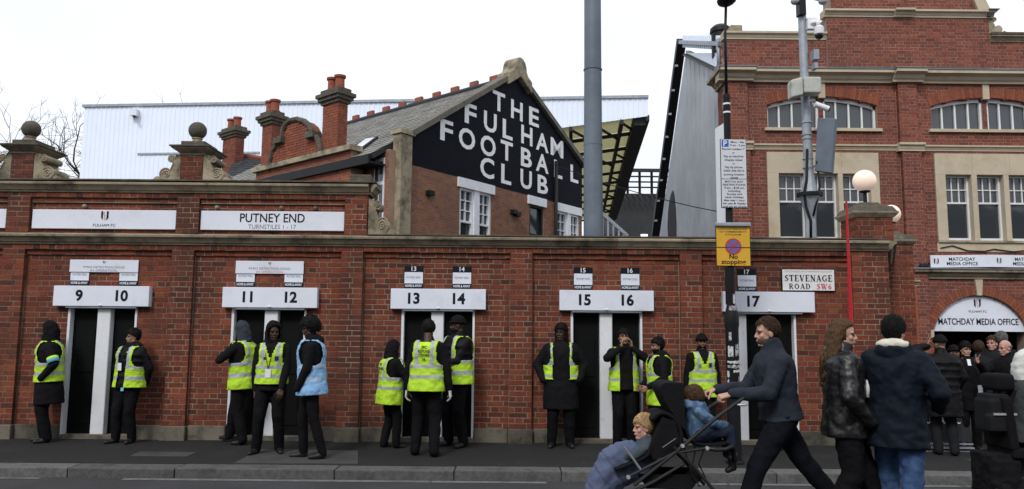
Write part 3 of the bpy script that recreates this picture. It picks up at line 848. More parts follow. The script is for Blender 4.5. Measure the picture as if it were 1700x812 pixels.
fholes = [(a, b, z_sill, z_wtop, rise) for a, b in wx] + [(a, b, z_s0, z_s1) for a, b in st] + [(xa0, xa1, -1, z_crown, arc_rise)]
chol = [(a, b, z_sill, z_wtop) for a, b in wx] + [(a, b, z_s0, z_s1) for a, b in st] + [(xa0, xa1, -1, z_crown)]
zt0 = fz(-60, 1500)
frects = [(XB0, XB1, 0, zc_main0, 0.), (XB0, xg0, zc_main1, z_par, 0.), (xg0, xg1, zc_main1, z_up - .08, .05), (xg1, XB1, zc_main1, z_low, 0.), (fx(1378, 10), fx(1622, 10), z_up + .06, zt0, .03)]
fpil = [(XB0, fx(1241, 200)), (fx(1489, 200), fx(1522, 200)), (14.2, 14.7)]
z_str0, z_str1 = fz(250), fz(241)
for a, b in fpil:
    frects += [(a, b, z_str1, zc_main0, .1), (a + .03, b + .03, 0, z_str0, .1)]
core([(XB0, XB1, 0, zc_main0, 0.)] + [(a + .02, b - .02, c, d, e) if e > .09 else (a, b, c, d, e) for a, b, c, d, e in frects], chol, FO, X_, NF, MORTARF, off, back=.4)
frects2 = [r for r in frects]
FP = []
for r in frects:
    hs = list(fholes)
    if r[4] < .09:                                                # bricks of the face stop at the pilasters
        hs += [(a, b, z_str1, zc_main0) for a, b in fpil] + [(a + .03, b + .03, 0, z_str0) for a, b in fpil]
    FP += lay([r], hs, joint=.013)
brickwork(FP, FO, X_, NF, BRF, off, depth=.105)
# return of the corner
RP = lay([(YF - .1, YF + .75, 3, zc_main0, 0), (YF - .0, YF + .75, zc_main1, z_par, 0)], (), joint=.013)
core([(YF - .085, YF + .75, 0, zc_main0, 0), (YF + .01, YF + .75, zc_main1, z_par, 0)], (), (XB0, 0, 0), Vector((0, 1, 0)), -X_, MORTARF, off, back=.3)
brickwork([(-b, -a, c, d, e) for a, b, c, d, e in RP], (XB0, 0, 0), Vector((0, -1, 0)), -X_, BRF, off)
# spandrels of mortar over the arches, where the rectangular opening was cut
def spandrel(a, b, top, rise, m, parent, out=-.007, depth=.3):
    hw = (b - a) / 2; rad = (hw * hw + rise * rise) / (2 * rise); cz = top - rad; c = (a + b) / 2
    for s in (-1, 1):
        pts = []
        for k in range(9):
            x = hw * k / 8; pts.append((c + s * x, YF - out, cz + math.sqrt(rad * rad - x * x)))
        pts += [(c + s * hw, YF - out, top + .004), (c, YF - out, top + .004)]
        MB().prism(pts, (0, depth, 0)).build('spandrel', m, parent)
for a, b in wx: spandrel(a, b, z_wtop, rise, MORTARF, off)
spandrel(xa0, xa1, z_crown, arc_rise, MORTARF, off)
def voussoirs(a, b, top, rise, thick, n, m, parent, out=.012, skip=None):
    hw = (b - a) / 2; rad = (hw * hw + rise * rise) / (2 * rise); cz = top - rad; c = (a + b) / 2
    a0 = math.asin(min(1, hw / rad))
    for k in range(n):
        t0, t1 = -a0 + 2 * a0 * (k + .04) / n, -a0 + 2 * a0 * (k + .96) / n
        if skip and skip[0] < c + rad * math.sin((t0 + t1) / 2) < skip[1]: continue
        pts = [(c + r_ * math.sin(t), YF - out, cz + r_ * math.cos(t)) for r_, t in ((rad, t0), (rad, t1), (rad + thick, t1), (rad + thick, t0))]
        MB().prism(pts, (0, .08, 0)).build('arch_brick', m, parent)
for a, b in wx:
    c = (a + b) / 2
    voussoirs(a - .02, b + .02, z_wtop, rise + .01, .25, 44, BRO, off, skip=(c - .07, c + .07))
    MB().box(c - .075, c + .075, YF - .03, YF + .2, z_wtop - .04, zc_main0 - .004).build('keystone', STONEF, off)
voussoirs(xa0 - .0, xa1 + .0, z_crown, arc_rise, .2, 40, BRO, off, out=.02, skip=(xac - .06, xac + .06))
MB().prism([(xac - .05, YF - .06, z_crown - .01), (xac + .05, YF - .06, z_crown - .01), (xac + .085, YF - .06, fz(463) + .0), (xac - .085, YF - .06, fz(463) + .0)], (0, .2, 0)).build('keystone', STONEF, off)
for x in (xa0 - .17, xa1):
    MB().box(x, x + .17, YF - .03, YF + .1, fz(562), z_spr - .003).build('impost', STONEF, off)
# jambs of rubbed brick below the springing
for x in (xa0 - .17, xa1 + .002):
    brickwork(lay([(x, x + .168, 0, fz(562) - .003, .012)], (), joint=.008), FO, X_, NF, BRO, off)

# mouldings
def fmould(x0, x1, z0, z1, out, base=0.0, name='moulding', m=STONEF, lead=False):
    h = z1 - z0
    prof = [(-.2, 0), (.25 * out, 0), (.25 * out, .18 * h), (.4 * out, .3 * h), (.55 * out, .55 * h), (.85 * out, .68 * h), (out, .72 * h), (out, h), (-.2, h)]
    ob = MB().profile((x0, YF - base, z0), (x1, YF - base, z0), prof, NF).build(name, m, off)
    if lead:
        MB().profile((x0 - .02, YF - base, z1), (x1 + .02, YF - base, z1), [(-.2, .002), (out + .02, .002), (out + .02, .03), (.0, .11), (-.2, .11)], NF).build('lead_capping', LEAD, off)
ztop = fz(121)
edges = [XB0 - .02] + [v for a, b in fpil for v in (a - .12, b + .12)][1:-1] + [XB1]
fmould(XB0 - .22, edges[1], zc_main0, ztop, .26, .1, 'cornice', lead=True)
fmould(edges[1] + .002, edges[2] - .002, zc_main0, ztop, .26, 0, 'cornice', lead=True)
fmould(edges[2], edges[3], zc_main0, ztop, .26, .1, 'cornice', lead=True)
fmould(edges[3] + .002, XB1, zc_main0, ztop, .26, 0, 'cornice', lead=True)
h_ = ztop - zc_main0
MB().profile((XB0, YF - .1, zc_main0), (XB0, YF + .75, zc_main0), [(-.2, 0), (.06, 0), (.06, .18 * h_), (.14, .55 * h_), (.26, .7 * h_), (.26, h_), (-.2, h_)], (-1, 0, 0), miter=(1, 0)).build('cornice', STONE, off)
fmould(XB0 - .06, xg0, z_par, z_par + .17, .1, .0, 'coping')
bevel(MB().box(fx(1215, 50), fx(1235, 50), YF + .1, YF + .5, z_par + .16, fz(38, 1225)).build('parapet_block', STONE, off), .02)
fmould(xg1, XB1, z_low, z_low + .14, .12, 0., 'coping', STONE)
MB().box(xg1, XB1, YF - .14, YF + .2, z_low + .142, z_low + .19).build('weathering', STONEDK, off)
fmould(xg0 - .06, xg1 + .1, z_up - .08, z_up + .08, .12, .05, 'cornice')
fmould(fx(1480, 20), fx(1512, 20), z_up - .082, z_up + .084, .16, .08, 'cornice')
# curved stone shoulder and scroll at the gable's right end
pts = [(fx(1620, 5), YF - .1, z_up + .09), (fx(1640, 5), YF - .1, z_up + .09), (fx(1634, 5), YF - .1, z_up + .3), (fx(1625, 0), YF - .1, z_up + .6), (fx(1610, 0), YF - .1, z_up + .85), (fx(1600, 0), YF - .1, z_up + .85)]
MB().prism(pts, (0, .35, 0)).build('gable_shoulder', STONEF, off)
MB().prism([(fx(1634, 14), YF - .2, z_up + .1), (fx(1652, 14), YF - .2, z_up + .1), (fx(1640, 22), YF - .12, z_up - .06), (fx(1634, 22), YF - .12, z_up - .06)], (0, .4, 0)).build('cornice_return', STONEDK, off)
sx, sz = xg1 + .01, z_low + .19
k = 1.05
mb = MB().prism([(sx + a * k, YF - .02, sz + b * k) for a, b in scroll_poly()], (0, .3, 0))
mb.build('scroll', STONE, off)
# string course with pilaster caps
fmould(XB0, XB1, z_str0, z_str1, .07, 0, 'string_course')
for a, b in fpil[:2]: fmould(a - .05, b + .08, z_str0 - .03, z_str1 + .03, .09, .1, 'pilaster_cap')
# lower cornice over the entrance and the small pilaster capital beside the gate pier
fmould(fx(1513, 450), XB1, fz(462), fz(447), .16, 0, 'cornice', STONE)
MB().box(fx(1508, 450), XB1, YF - .18, YF + .05, fz(447) + .002, fz(445) + .01).build('lead_capping', LEAD, off)
MB().box(fx(1500, 500), fx(1519, 500), YF - .12, YF, 0, fz(475)).build('pilaster', BRO, off)
fmould(fx(1499, 500), fx(1523, 500), fz(475), fz(465), .08, .1, 'pilaster_cap', STONE)
# arched upper windows: pair of casements each side of a brick mullion
WFR = mat('window_white', (.70, .71, .71), .5, .05)
def upper_pair(a, b):
    c = (a + b) / 2; hw = (b - a) / 2; rad = (hw * hw + rise * rise) / (2 * rise); cz = z_wtop - rad
    top = lambda x: cz + math.sqrt(rad * rad - (x - c) ** 2)
    brickwork(lay([(c - .055, c + .055, z_sill, z_wtop, 0.)], ()), (0, YF + .06, 0), X_, NF, BRF, off)
    MB().box(c - .05, c + .05, YF + .07, YF + .3, z_sill, z_wtop).build('mullion_core', MORTARF, off)
    MB().box(a - .08, b + .08, YF - .07, YF + .25, z_sill - .07, z_sill - .002).build('sill', STONEF, off)
    for (x0, x1) in ((a, c - .056), (c + .056, b)):
        w = thing_part('window', off, (x0, YF + .12, z_sill))
        n = 12; xs = [x0 + (x1 - x0) * i / n for i in range(n + 1)]
        MB().prism([(x0, YF + .16, z_sill)] + [(x1, YF + .16, z_sill)] + [(x, YF + .16, top(x) + .02) for x in xs[::-1]], (0, .02, 0)).build('pane', GLASSG, w)
        fr = MB()
        fr.box(x0, x1, YF + .1, YF + .16, z_sill, z_sill + .045)
        fr.box(x0, x0 + .045, YF + .1, YF + .16, z_sill + .045, top(x0 + .03) - .0); fr.box(x1 - .045, x1, YF + .1, YF + .16, z_sill + .045, top(x1 - .03))
        for i in range(n):
            u, v = xs[i], xs[i + 1]
            fr.prism([(u, YF + .1, top(u) - .085), (v, YF + .1, top(v) - .085), (v, YF + .1, top(v) + .01), (u, YF + .1, top(u) + .01)], (0, .06, 0))
        for i in range(1, 4):
            x = x0 + (x1 - x0) * i / 4; fr.box(x - .018, x + .018, YF + .112, YF + .158, z_sill + .045, top(x) - .08)
        fr.build('frame', WFR, w)
def thing_part(name, parent, loc):
    o = bpy.data.objects.new(name, None); COL.objects.link(o); o.location = loc; o.empty_display_size = .1; put(o, parent); o.location = Vector(loc)
    o.matrix_parent_inverse = Matrix.Identity(4); o.location = Vector(loc) - parent.location
    return o
def sash(w, x0, x1, z0, z1, y, meet=.42, glass=GLASS, wm=WFR):
    """sash window: frame, lower pane, upper sash with small panes"""
    fr = MB(); t = .045
    fr.box(x0, x0 + t, y - .05, y + .03, z0, z1); fr.box(x1 - t, x1, y - .05, y + .03, z0, z1)
    fr.box(x0 + t, x1 - t, y - .05, y + .03, z1 - t, z1); fr.box(x0 + t, x1 - t, y - .055, y + .03, z0, z0 + .065)
    zm = z1 - (z1 - z0) * meet
    fr.box(x0 + t, x1 - t, y - .045, y + .02, zm - .02, zm + .02)
    fr.build('frame', wm, w)
    mu = MB(); gw = (x1 - x0 - 2 * t) / 3
    for i in (1, 2): mu.box(x0 + t + gw * i - .011, x0 + t + gw * i + .011, y - .03, y + .01, zm + .02, z1 - t)
    zh = (zm + z1 - t) / 2 + .01; mu.box(x0 + t, x1 - t, y - .028, y + .008, zh - .011, zh + .011)
    mu.build('glazing_bar', wm, w)
    MB().box(x0 + t, x1 - t, y, y + .012, z0 + .06, zm).build('pane', glass, w)
    for i in range(3):
        for (c, d) in ((zm + .02, zh - .011), (zh + .011, z1 - t)):
            MB().box(x0 + t + gw * i + .011, x0 + t + gw * (i + 1) - .011, y + .002 + .002 * i, y + .01 + .002 * i, c, d).build('pane', GLASSG, w)
for a, b in wx: upper_pair(a, b)
for gi, (a, b) in enumerate(st):
    lights = [[(1293.5, 1339), (1346, 1392), (1400, 1446)], [(1571, 1614), (1623, 1667), (1676, 1720)]][gi]
    lx = [(fx(p, 340), fx(q_, 340)) for p, q_ in lights]
    zl0, zl1 = z_s0 + .03, fz(289)
    xs = [a] + [v for l in lx for v in l] + [b]
    for i in range(0, len(xs), 2):                                # stone jambs and mullions
        MB().box(xs[i] + .003, xs[i + 1], YF - .03, YF + .3, z_s0, zl1).build('stone_mullion', STONEF, off)
    nb = 3
    for i in range(nb):                                           # lintel stones
        u, v = a + (b - a) * i / nb, a + (b - a) * (i + 1) / nb
        MB().box(u + .002, v - .002, YF - .032, YF + .3, zl1 + .002, z_s1 - .003).build('lintel_stone', STONEF, off)
    MB().box(a, b, YF - .05, YF + .3, z_s0 - .05, z_s0 - .002).build('sill', STONE, off)
    for (x0, x1) in lx:
        w = thing_part('window', off, (x0, YF + .15, zl0))
        sash(w, x0 + .002, x1 - .002, z_s0 + .0, zl1 - .002, YF + .16)
MB().box(fx(1556, 408), XB1, YF - .012, YF + .02, fz(417), fz(402)).build('apron_stone', STONEF, off)
MB().tube([(fx(1560, 410), YF - .03, fz(411)), (fx(1580, 410), YF - .03, fz(407)), (fx(1605, 410), YF - .03, fz(415)), (fx(1632, 410), YF - .03, fz(416)), (fx(1648, 410), YF - .03, fz(412)), (fx(1680, 410), YF - .03, fz(416)), (fx(1720, 410), YF - .03, fz(412))], .012, 6).build('wall_cable', BLACKM, off)
# entrance: tympanum board, dark hall behind
bm_ = thing('entrance_sign', 'white half round entrance board reading matchday media office under the arch', 'sign', (xac, YF + .05, z_spr - .06))
hw = (xa1 - xa0) / 2; rad = (hw * hw + arc_rise ** 2) / (2 * arc_rise); cz = z_crown - rad
zb = z_spr - .03
pts = [(xac - hw + .01, YF + .06, zb)] + [(xac - hw + .01 + (2 * hw - .02) * i / 24, YF + .06, cz + math.sqrt(max(0, rad ** 2 - (-hw + .01 + (2 * hw - .02) * i / 24) ** 2)) - .012) for i in range(25)] + [(xac + hw - .01, YF + .06, zb)]
MB().prism(pts, (0, .04, 0)).build('panel', WHITE, bm_)
text_on('lettering', 'MATCHDAY MEDIA OFFICE', (xac, YF + .06, fz(534, 1626)), X_, Z_, .135, INK, bm_, width=1.78, bold=.018, lift=.004)
crest(bm_, (xac, YF + .06, fz(504, 1626)), .19)
text_on('lettering', 'FULHAM FC', (xac, YF + .06, fz(517, 1626)), X_, Z_, .05, INK, bm_, width=.40, lift=.004)
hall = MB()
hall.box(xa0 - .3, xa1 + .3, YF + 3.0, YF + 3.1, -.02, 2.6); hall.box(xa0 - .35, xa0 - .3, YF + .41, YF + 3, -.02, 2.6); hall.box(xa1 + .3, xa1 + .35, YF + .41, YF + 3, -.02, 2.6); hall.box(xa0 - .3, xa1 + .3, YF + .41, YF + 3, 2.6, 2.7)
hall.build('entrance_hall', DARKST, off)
# folded banner above
bn = thing('fascia_banner', 'folded white media office banner tied above the entrance cornice', 'banner', (fx(1620, 433), YF - .2, fz(445)))
A_, B_, C_ = PY(1545, 434, YF - .12), PY(1650, 433, YF - .22), PY(1760, 435, YF - .12)
h2 = .135
for (p, q_) in ((A_, B_), (B_, C_)):
    d = (q_ - p).normalized(); n = Vector((d.y, -d.x, 0))
    MB().prism([p + Vector((0, 0, -h2)), q_ + Vector((0, 0, -h2)), q_ + Vector((0, 0, h2)), p + Vector((0, 0, h2))], -n * .03).build('panel', WHITE, bn)
    U = Vector((d.x, d.y, 0)).normalized(); mid = p.lerp(q_, .5); L_ = (q_ - p).length
    s_ = .26 if p is A_ else .26
    text_on('lettering', 'MATCHDAY', mid + U * .0 + Vector((0, 0, .045)), U, Z_, .072, INK, bn, width=.56, lift=.004, bold=.01)
    text_on('lettering', 'MEDIA OFFICE', mid + U * .0 + Vector((0, 0, -.055)), U, Z_, .072, INK, bn, width=.66, lift=.004, bold=.01)
    crest(bn, p + U * .12, .13, U, Z_)
for p in (A_, B_, C_):
    MB().tube([(p.x, p.y + .04, p.z - .05), (p.x, YF + .02, p.z - .05)], .015, 6).build('bracket', BLACKM, bn)
# bunched cloth and lamp on the lower cornice
MB().sphere((fx(1530, 442), YF - .1, fz(442)), (.12, .08, .06), 10, 6).build('cornice_bundle', BLACKM, off, smooth=True)

# ================================================================== grey clad end of the stand beside the office
XG = XB0 + .06
def gq(px, py): return PX(px, py, XG)
gs = thing('clad_stand_end', 'grey metal clad end wall of the stand left of the office building', 'building', (XG, 10, 0))
tl, bl = gq(1139, 84), gq(1094, 398)
pn0 = gq(1207, 84)
def gl(t): return tl.lerp(bl, t)
# vertical sheets, each its own panel with a standing seam
ys = [YF + .76 + (tl.y - YF - .76) * i / 7 for i in range(8)]
for i in range(7):
    y0, y1 = ys[i], ys[i + 1] - .004
    zt_ = lambda y: tl.z + (gq(1199, 112).z - tl.z) * (tl.y - y) / (tl.y - gq(1199, 112).y)
    MB().prism([(XG, y0, 0), (XG, y1, 0), (XG, y1, zt_(y1)), (XG, y0, zt_(y0))], (.12, 0, 0)).build('cladding_sheet', CLADG, gs)
    MB().box(XG - .006, XG + .02, y1 - .012, y1 + .012, 0, zt_(y1)).build('seam', CLADG, gs)
pts = [(XG, tl.y, 0), (XG, bl.y, 0), (XG, bl.y, bl.z), tuple(tl)]
bz = Vector((XG, bl.y + (bl.y - tl.y) * bl.z / (tl.z - bl.z), 0))
MB().prism([(XG, tl.y, 0), tuple(bz), tuple(tl)], (.12, 0, 0)).build('cladding_sheet', CLADG, gs)
# dark raking edge with pale clips
e0, e1 = gq(1131, 62), gq(1086, 398)
rk = MB(); rk.beam(e0 + Vector((.05, .2, 0)), Vector(e1) + Vector((.05, .2, -.0)), .2, .26, up=(1, 0, 0)); rk.build('rake_trim', BLACKM, gs)
for i in range(8):
    p = Vector(e0).lerp(Vector(e1), .12 + i * .11)
    MB().box(p.x - .07, p.x + .02, p.y + .02, p.y + .2, p.z - .03, p.z + .03).build('clip', STEEL, gs)
# roof edge: ribbed fascia above, flashing sloping down to the cornice
t0, t1 = gq(1133, 59), gq(1200, 59)
fa = MB()
n = 20
for i in range(n):
    p, q_ = Vector(t0).lerp(Vector(t1), i / n), Vector(t0).lerp(Vector(t1), (i + .7) / n)
    fa.prism([p, q_, q_ - Vector((0, 0, .36)), p - Vector((0, 0, .36))], (.1, 0, 0))
fa.build('roof_fascia', CLAD, gs)
MB().beam(Vector(t0) + Vector((.08, 0, -.2)), Vector(t1) + Vector((.08, 0, -.2)), .1, .40, up=(1, 0, 0)).build('roof_edge', STEEL, gs)
p, q_ = gq(1140, 91), gq(1197, 118)
MB().beam(Vector(p) - Vector((.06, 0, 0)), Vector(q_) - Vector((.06, 0, 0)), .06, .1, up=(1, 0, 0)).build('flashing', BLACKM, gs)
pr = [gq(1142, 88), gq(1199, 88), gq(1199, 116)]
MB().prism([v - Vector((.02, 0, 0)) for v in pr], (.03, 0, 0)).build('upper_sheet', CLAD, gs)
lens = [(1110, 398), (1109, 375), (1110, 352), (1112, 335), (1115, 322), (1118, 316), (1120, 325), (1122, 345), (1123, 370), (1123, 398)]
MB().prism([gq(a, b) - Vector((.02, 0, 0)) for a, b in lens], (.05, 0, 0)).build('opening', DARKST, gs)
# water butt and pipe seen over the corner
cw = PY(1196, 56, YF + 1.2)
tk = MB().lathe((cw.x, cw.y, cw.z), [(.22, -.6), (.22, 0), (.26, .02), (.25, .12), (.16, .2), (.02, .22)], 18)
tk.build('roof_cowl', BLACKM, off, smooth='auto')
MB().tube([(XB0 - .02, YF + .5, zc_main1), (XB0 - .02, YF + .5, fz(52, 1200)), (XB0 + .06, YF + .9, fz(44, 1200))], .05, 8).build('vent_pipe', STEEL, off, smooth=True)

# ================================================================== the white lettered cottage
TH = R(54)
U_ = Vector((math.cos(TH), math.sin(TH), 0)); NG = Vector((math.sin(TH), -math.cos(TH), 0))
D0 = 20.0
G0 = Vector(((674 - 850) * D0 / FPX, D0 - 11.4, 0))
SD = Vector((-.749, .662, 0)); NS = Vector((-.662, -.749, 0))
def gp(px, py, lift=0.0):
    o = G0 + NG * lift
    return PPL(px, py, o, NG)
def gs_(px, py):
    v = gp(px, py); return (v - G0).dot(U_), v.z
cot = thing('cottage', 'brick cottage whose black gable is painted with big white letters', 'building', tuple(G0))
sR = gs_(966, 300)[0]
zbl = (gs_(680, 275)[1] + gs_(965, 345)[1]) / 2
apx = gs_(857, 124); sA, zA = apx
zL, zRr = gs_(680, 228)[1], gs_(966, 276)[1]
wins = [(gs_(763, 350)[0], gs_(815, 350)[0]), (gs_(879, 365)[0], gs_(902, 365)[0]), (gs_(925, 370)[0], gs_(961, 370)[0])]
zwt = (gs_(790, 315)[1] + gs_(890, 341)[1] + gs_(943, 356)[1]) / 3
ch = [(a, b, zwt - 2.1, zwt) for a, b in wins]
gr = [(0, sR, 0, zbl, 0.)]
core(gr, ch, G0, U_, NG, MORTARD, cot, back=.3)
brickwork(lay([(0, sR, 2.6, zbl, 0)], ch, joint=.012), G0, U_, NG, BRC, cot, depth=.03)
def gpt(s, z, out=0.0): return G0 + U_ * s + NG * out + Vector((0, 0, z))
MB().prism([gpt(0, zbl, .004), gpt(sR, zbl, .004), gpt(sR, zRr, .004), gpt(sA, zA, .004), gpt(0, zL, .004)], -NG * .3).build('black_gable', BLACKP, cot)
# faint brick relief under the paint
brP = []
for p in lay([(0, sR, zbl, zA, 0.)], (), joint=.008, jit=.002):
    um, vm = (p[0] + p[1]) / 2, p[3]
    lim = zL + (zA - zL) * um / sA if um < sA else zRr + (zA - zRr) * (sR - um) / (sR - sA)
    if vm < lim - .05: brP.append((p[0], p[1], p[2], p[3], p[4] + .007))
brickwork(brP, G0, U_, NG, BLACKP, cot, name='painted_brickwork')
# lettering, each letter where it is painted
LR = [('T', 477, 200), ('H', 553, 237), ('E', 625, 265), ('F', 358, 253), ('U', 441, 287), ('L', 514, 318), ('H', 595, 343), ('A', 660, 372), ('M', 722, 395),
      ('F', 257, 323), ('O', 343, 357), ('O', 432, 387), ('T', 510, 408), ('B', 593, 437), ('A', 660, 460), ('L', 727, 486), ('L', 795, 505), ('C', 428, 480), ('L', 508, 507), ('U', 592, 528), ('B', 662, 550)]
LW = {'T': .56, 'H': .56, 'E': .5, 'F': .48, 'U': .56, 'L': .46, 'A': .66, 'M': .7, 'O': .66, 'B': .54, 'C': .6}
for chh, a, b in LR:
    v = gp(640 + a / 2.538, 90 + b / 2.538, .012)
    text_on('letter', chh, v, U_, Z_, .56, WLETTER, cot, width=LW[chh] * 1.12, bold=.024, lift=.008)
# corner pilaster, copings, apex stone
bevel(MB().obox(gpt(-.40, 0, -.2), U_ * .44, NG * .30, Vector((0, 0, zL + .02))).build('pilaster', STONE, cot), .02)
MB().obox(gpt(-.45, zL + .02, -.24), U_ * .54, NG * .38, Vector((0, 0, .12))).build('pilaster_cap', STONE, cot)
def coping(s0, z0, s1, z1, n):
    a, b = gpt(s0, z0, .0), gpt(s1, z1, .0); d = (b - a) / n
    for i in range(n):
        p = a + d * i; q2 = a + d * (i + .985)
        up = Vector((0, 0, 1))
        MB().prism([p + NG * .14, q2 + NG * .14, q2 + NG * .14 + up * .17, p + NG * .14 + up * .17], -NG * .44).build('coping_stone', STONEM, cot)
coping(.0, zL, sA - .35, zA - (zA - zL) * .35 / sA, 7)
coping(sR + .1, zRr - .05, sA + .4, zA - (zA - zRr) * .4 / (sR - sA), 7)
ap = []
for k_ in range(9):
    a = R(180 - k_ * 22.5); ap.append((sA + .32 * math.cos(a), zA + .12 + .4 * math.sin(a)))
ap = [(sA - .62, zA - .5), (sA - .62, zA - .12), (sA - .4, zA + .0)] + ap + [(sA + .4, zA), (sA + .62, zA - .12), (sA + .62, zA - .5), (sA, zA - .1)]
bevel(MB().prism([gpt(s, z, .2) for s, z in ap], -NG * .5).build('apex_stone', STONE, cot), .02)
for k_ in range(5):
    pass
# windows of the gable
def gwin(s0, s1, twin, dark=False):
    w = thing_part('window', cot, tuple(gpt((s0 + s1) / 2, zwt - 2.1)))
    MB().obox(gpt(s0 - .12, zwt, .0), U_ * (s1 - s0 + .24), NG * .06, Vector((0, 0, .27))).build('lintel', WPAINT, w)
    z0 = zwt - 2.1
    lights = [(s0, s0 + (s1 - s0) * .44), (s0 + (s1 - s0) * .60, s1 - .0)] if twin else [(s0, s1)]
    if twin: MB().obox(gpt(lights[0][1], z0, -.1), U_ * (lights[1][0] - lights[0][1]), NG * .12, Vector((0, 0, zwt - z0))).build('mullion', WPAINT, w)
    wm = BLACKM if dark else WPAINT
    for (a, b) in lights:
        fr = MB(); t = .07
        fr.obox(gpt(a, z0, -.12), U_ * t, NG * .1, Vector((0, 0, zwt - z0))); fr.obox(gpt(b - t, z0, -.12), U_ * t, NG * .1, Vector((0, 0, zwt - z0)))
        fr.obox(gpt(a + t, zwt - t, -.12), U_ * (b - a - 2 * t), NG * .1, Vector((0, 0, t)))
        zm = zwt - .95; fr.obox(gpt(a + t, zm - .03, -.12), U_ * (b - a - 2 * t), NG * .09, Vector((0, 0, .06)))
        if not dark:
            gw = (b - a - 2 * t) / 2
            fr.obox(gpt(a + t + gw - .015, zm + .03, -.11), U_ * .03, NG * .06, Vector((0, 0, .95 - t - .03)))
            for j_ in (1, 2): fr.obox(gpt(a + t, zm + .03 + j_ * .29 - .015, -.108), U_ * (b - a - 2 * t), NG * .05, Vector((0, 0, .03)))
        fr.build('frame', wm, w)
        MB().obox(gpt(a + t, zm + .03, -.14), U_ * (b - a - 2 * t), NG * .02, Vector((0, 0, zwt - t - zm - .03))).build('pane', GLASSG if not dark else GLASS, w)
        MB().obox(gpt(a + t, z0, -.14), U_ * (b - a - 2 * t), NG * .02, Vector((0, 0, zm - .03 - z0))).build('pane', GLASS, w)
gwin(*wins[0], True); gwin(*wins[1], False, True); gwin(*wins[2], True)
dp = gs_(920, 330)[0]
MB().tube([gpt(dp, 2, .08), gpt(dp, gs_(920, 268)[1], .08)], .055, 8).build('downpipe', BLACKM, cot, smooth=True)
for (a, b) in ((711, 321), (850, 352), (856, 356)):
    s, z = gs_(a, b); MB().obox(gpt(s - .1, z - .07, -.01), U_ * .2, NG * .16, Vector((0, 0, .13))).build('wall_light', BLACKM, cot)
# side wall and roof
ze = zL - .42
# ridge and eave run back along SD
def along(px, base):                # how far along SD from base until the column of pixels px
    lo, hi = 0.0, 60.0
    for _ in range(50):
        m_ = (lo + hi) / 2; v = base + SD * m_ - CAM
        x = 850 + FPX * v.dot(_r) / v.dot(_f)
        if x > px: lo = m_
        else: hi = m_
    return lo
Av = gpt(sA, zA - .12, -.25); Ev = gpt(-.75, ze, -.25)
Lr = along(560, Av)
rs = (Av - Ev)                        # up the slope
core([(0, 14, 0, ze, 0.)], (), gpt(-.6, 0, -.1) , SD, NS, MORTARD, cot, back=.3, name='side_mortar')
brickwork(lay([(0, 6.5, 2.6, ze, 0)], (), joint=.012), gpt(-.6, 0, -.1), SD, NS, BRC, cot, depth=.03)
nrm = rs.cross(SD).normalized()
if nrm.z < 0: nrm = -nrm
MB().prism([Ev - rs * .06, Av, Av + SD * Lr, Ev - rs * .06 + SD * Lr], -nrm * .12).build('roof_deck', DARKST, cot)
Rv = gpt(sR + .3, zRr - .2, -.25)
MB().prism([Rv, Av, Av + SD * Lr, Rv + SD * Lr], Vector((0, 0, -.12))).build('roof_deck', SLATED, cot)
MB().obox(Ev - rs * .07 - Vector((0, 0, .22)), SD * Lr, NS * .06, Vector((0, 0, .22))).build('eaves_board', BLACKM, cot)
MB().prism([Ev - rs * .07 - Vector((0, 0, .2)), Ev - rs * .07 - Vector((0, 0, .2)) + SD * Lr, Ev - rs * .07 - Vector((0, 0, .2)) + SD * Lr - NS * .5, Ev - rs * .07 - Vector((0, 0, .2)) - NS * .5], Vector((0, 0, .05))).build('soffit', BLACKM, cot)
slt = MB(); nr = 26; rl = rs.length * 1.06; su = rs.normalized(); base = Ev - rs * .06 + nrm * .004
for i in range(nr):
    cw = .34; off_ = (i % 2) * cw / 2
    nn_ = int(Lr / cw)
    for j_ in range(nn_):
        a = j_ * cw + off_ - .1; b = a + cw - .01
        if b > Lr: continue
        a = max(a, 0)
        z1_, z2_ = rl * i / nr, rl * (i + 1.25) / nr
        if z2_ > rl: z2_ = rl
        l1 = nrm * (.022 + random.uniform(-.004, .006)); l2 = nrm * .004
        p = [base + SD * a + su * z1_ + l1, base + SD * b + su * z1_ + l1, base + SD * b + su * z2_ + l2, base + SD * a + su * z2_ + l2]
        pb = [p[0] - nrm * .012, p[1] - nrm * .012]
        slt.add(p + pb, [(0, 1, 2, 3), (4, 5, 1, 0)])
so = slt.build('slates', SLATE, cot, fix=False); so['kind'] = 'stuff'
nt_ = int(Lr / .9)
MB().tube([Av + Vector((0, 0, .05)), Av + SD * Lr + Vector((0, 0, .05))], .09, 8).build('ridge', SLATED, cot)
for i in range(nt_):
    p = Av + SD * (.9 * i + .5) + Vector((0, 0, .1))
    MB().obox(p - NS * .05, SD * .34, NS * .10, Vector((0, 0, .17))).build('ridge_tile', TERRA, cot)
def rp(px, py, l=0.05): return PPL(px, py, Ev + nrm * l, nrm)
sk = [rp(582, 249, .09), rp(596, 249, .09), rp(627, 226, .09), rp(608, 229, .09)]
w = thing_part('skylight', cot, tuple(sk[0]))
MB().prism(sk, -nrm * .06).build('frame', BLACKM, w)
c_ = sum(sk, Vector()) / 4
SKYG = glass_mat('skylight_glass', (.5, .54, .58), .02)  # pale base colour stands in for the reflected sky
MB().prism([c_ + (v - c_) * .78 + nrm * .012 for v in sk], -nrm * .01).build('pane', SKYG, w)
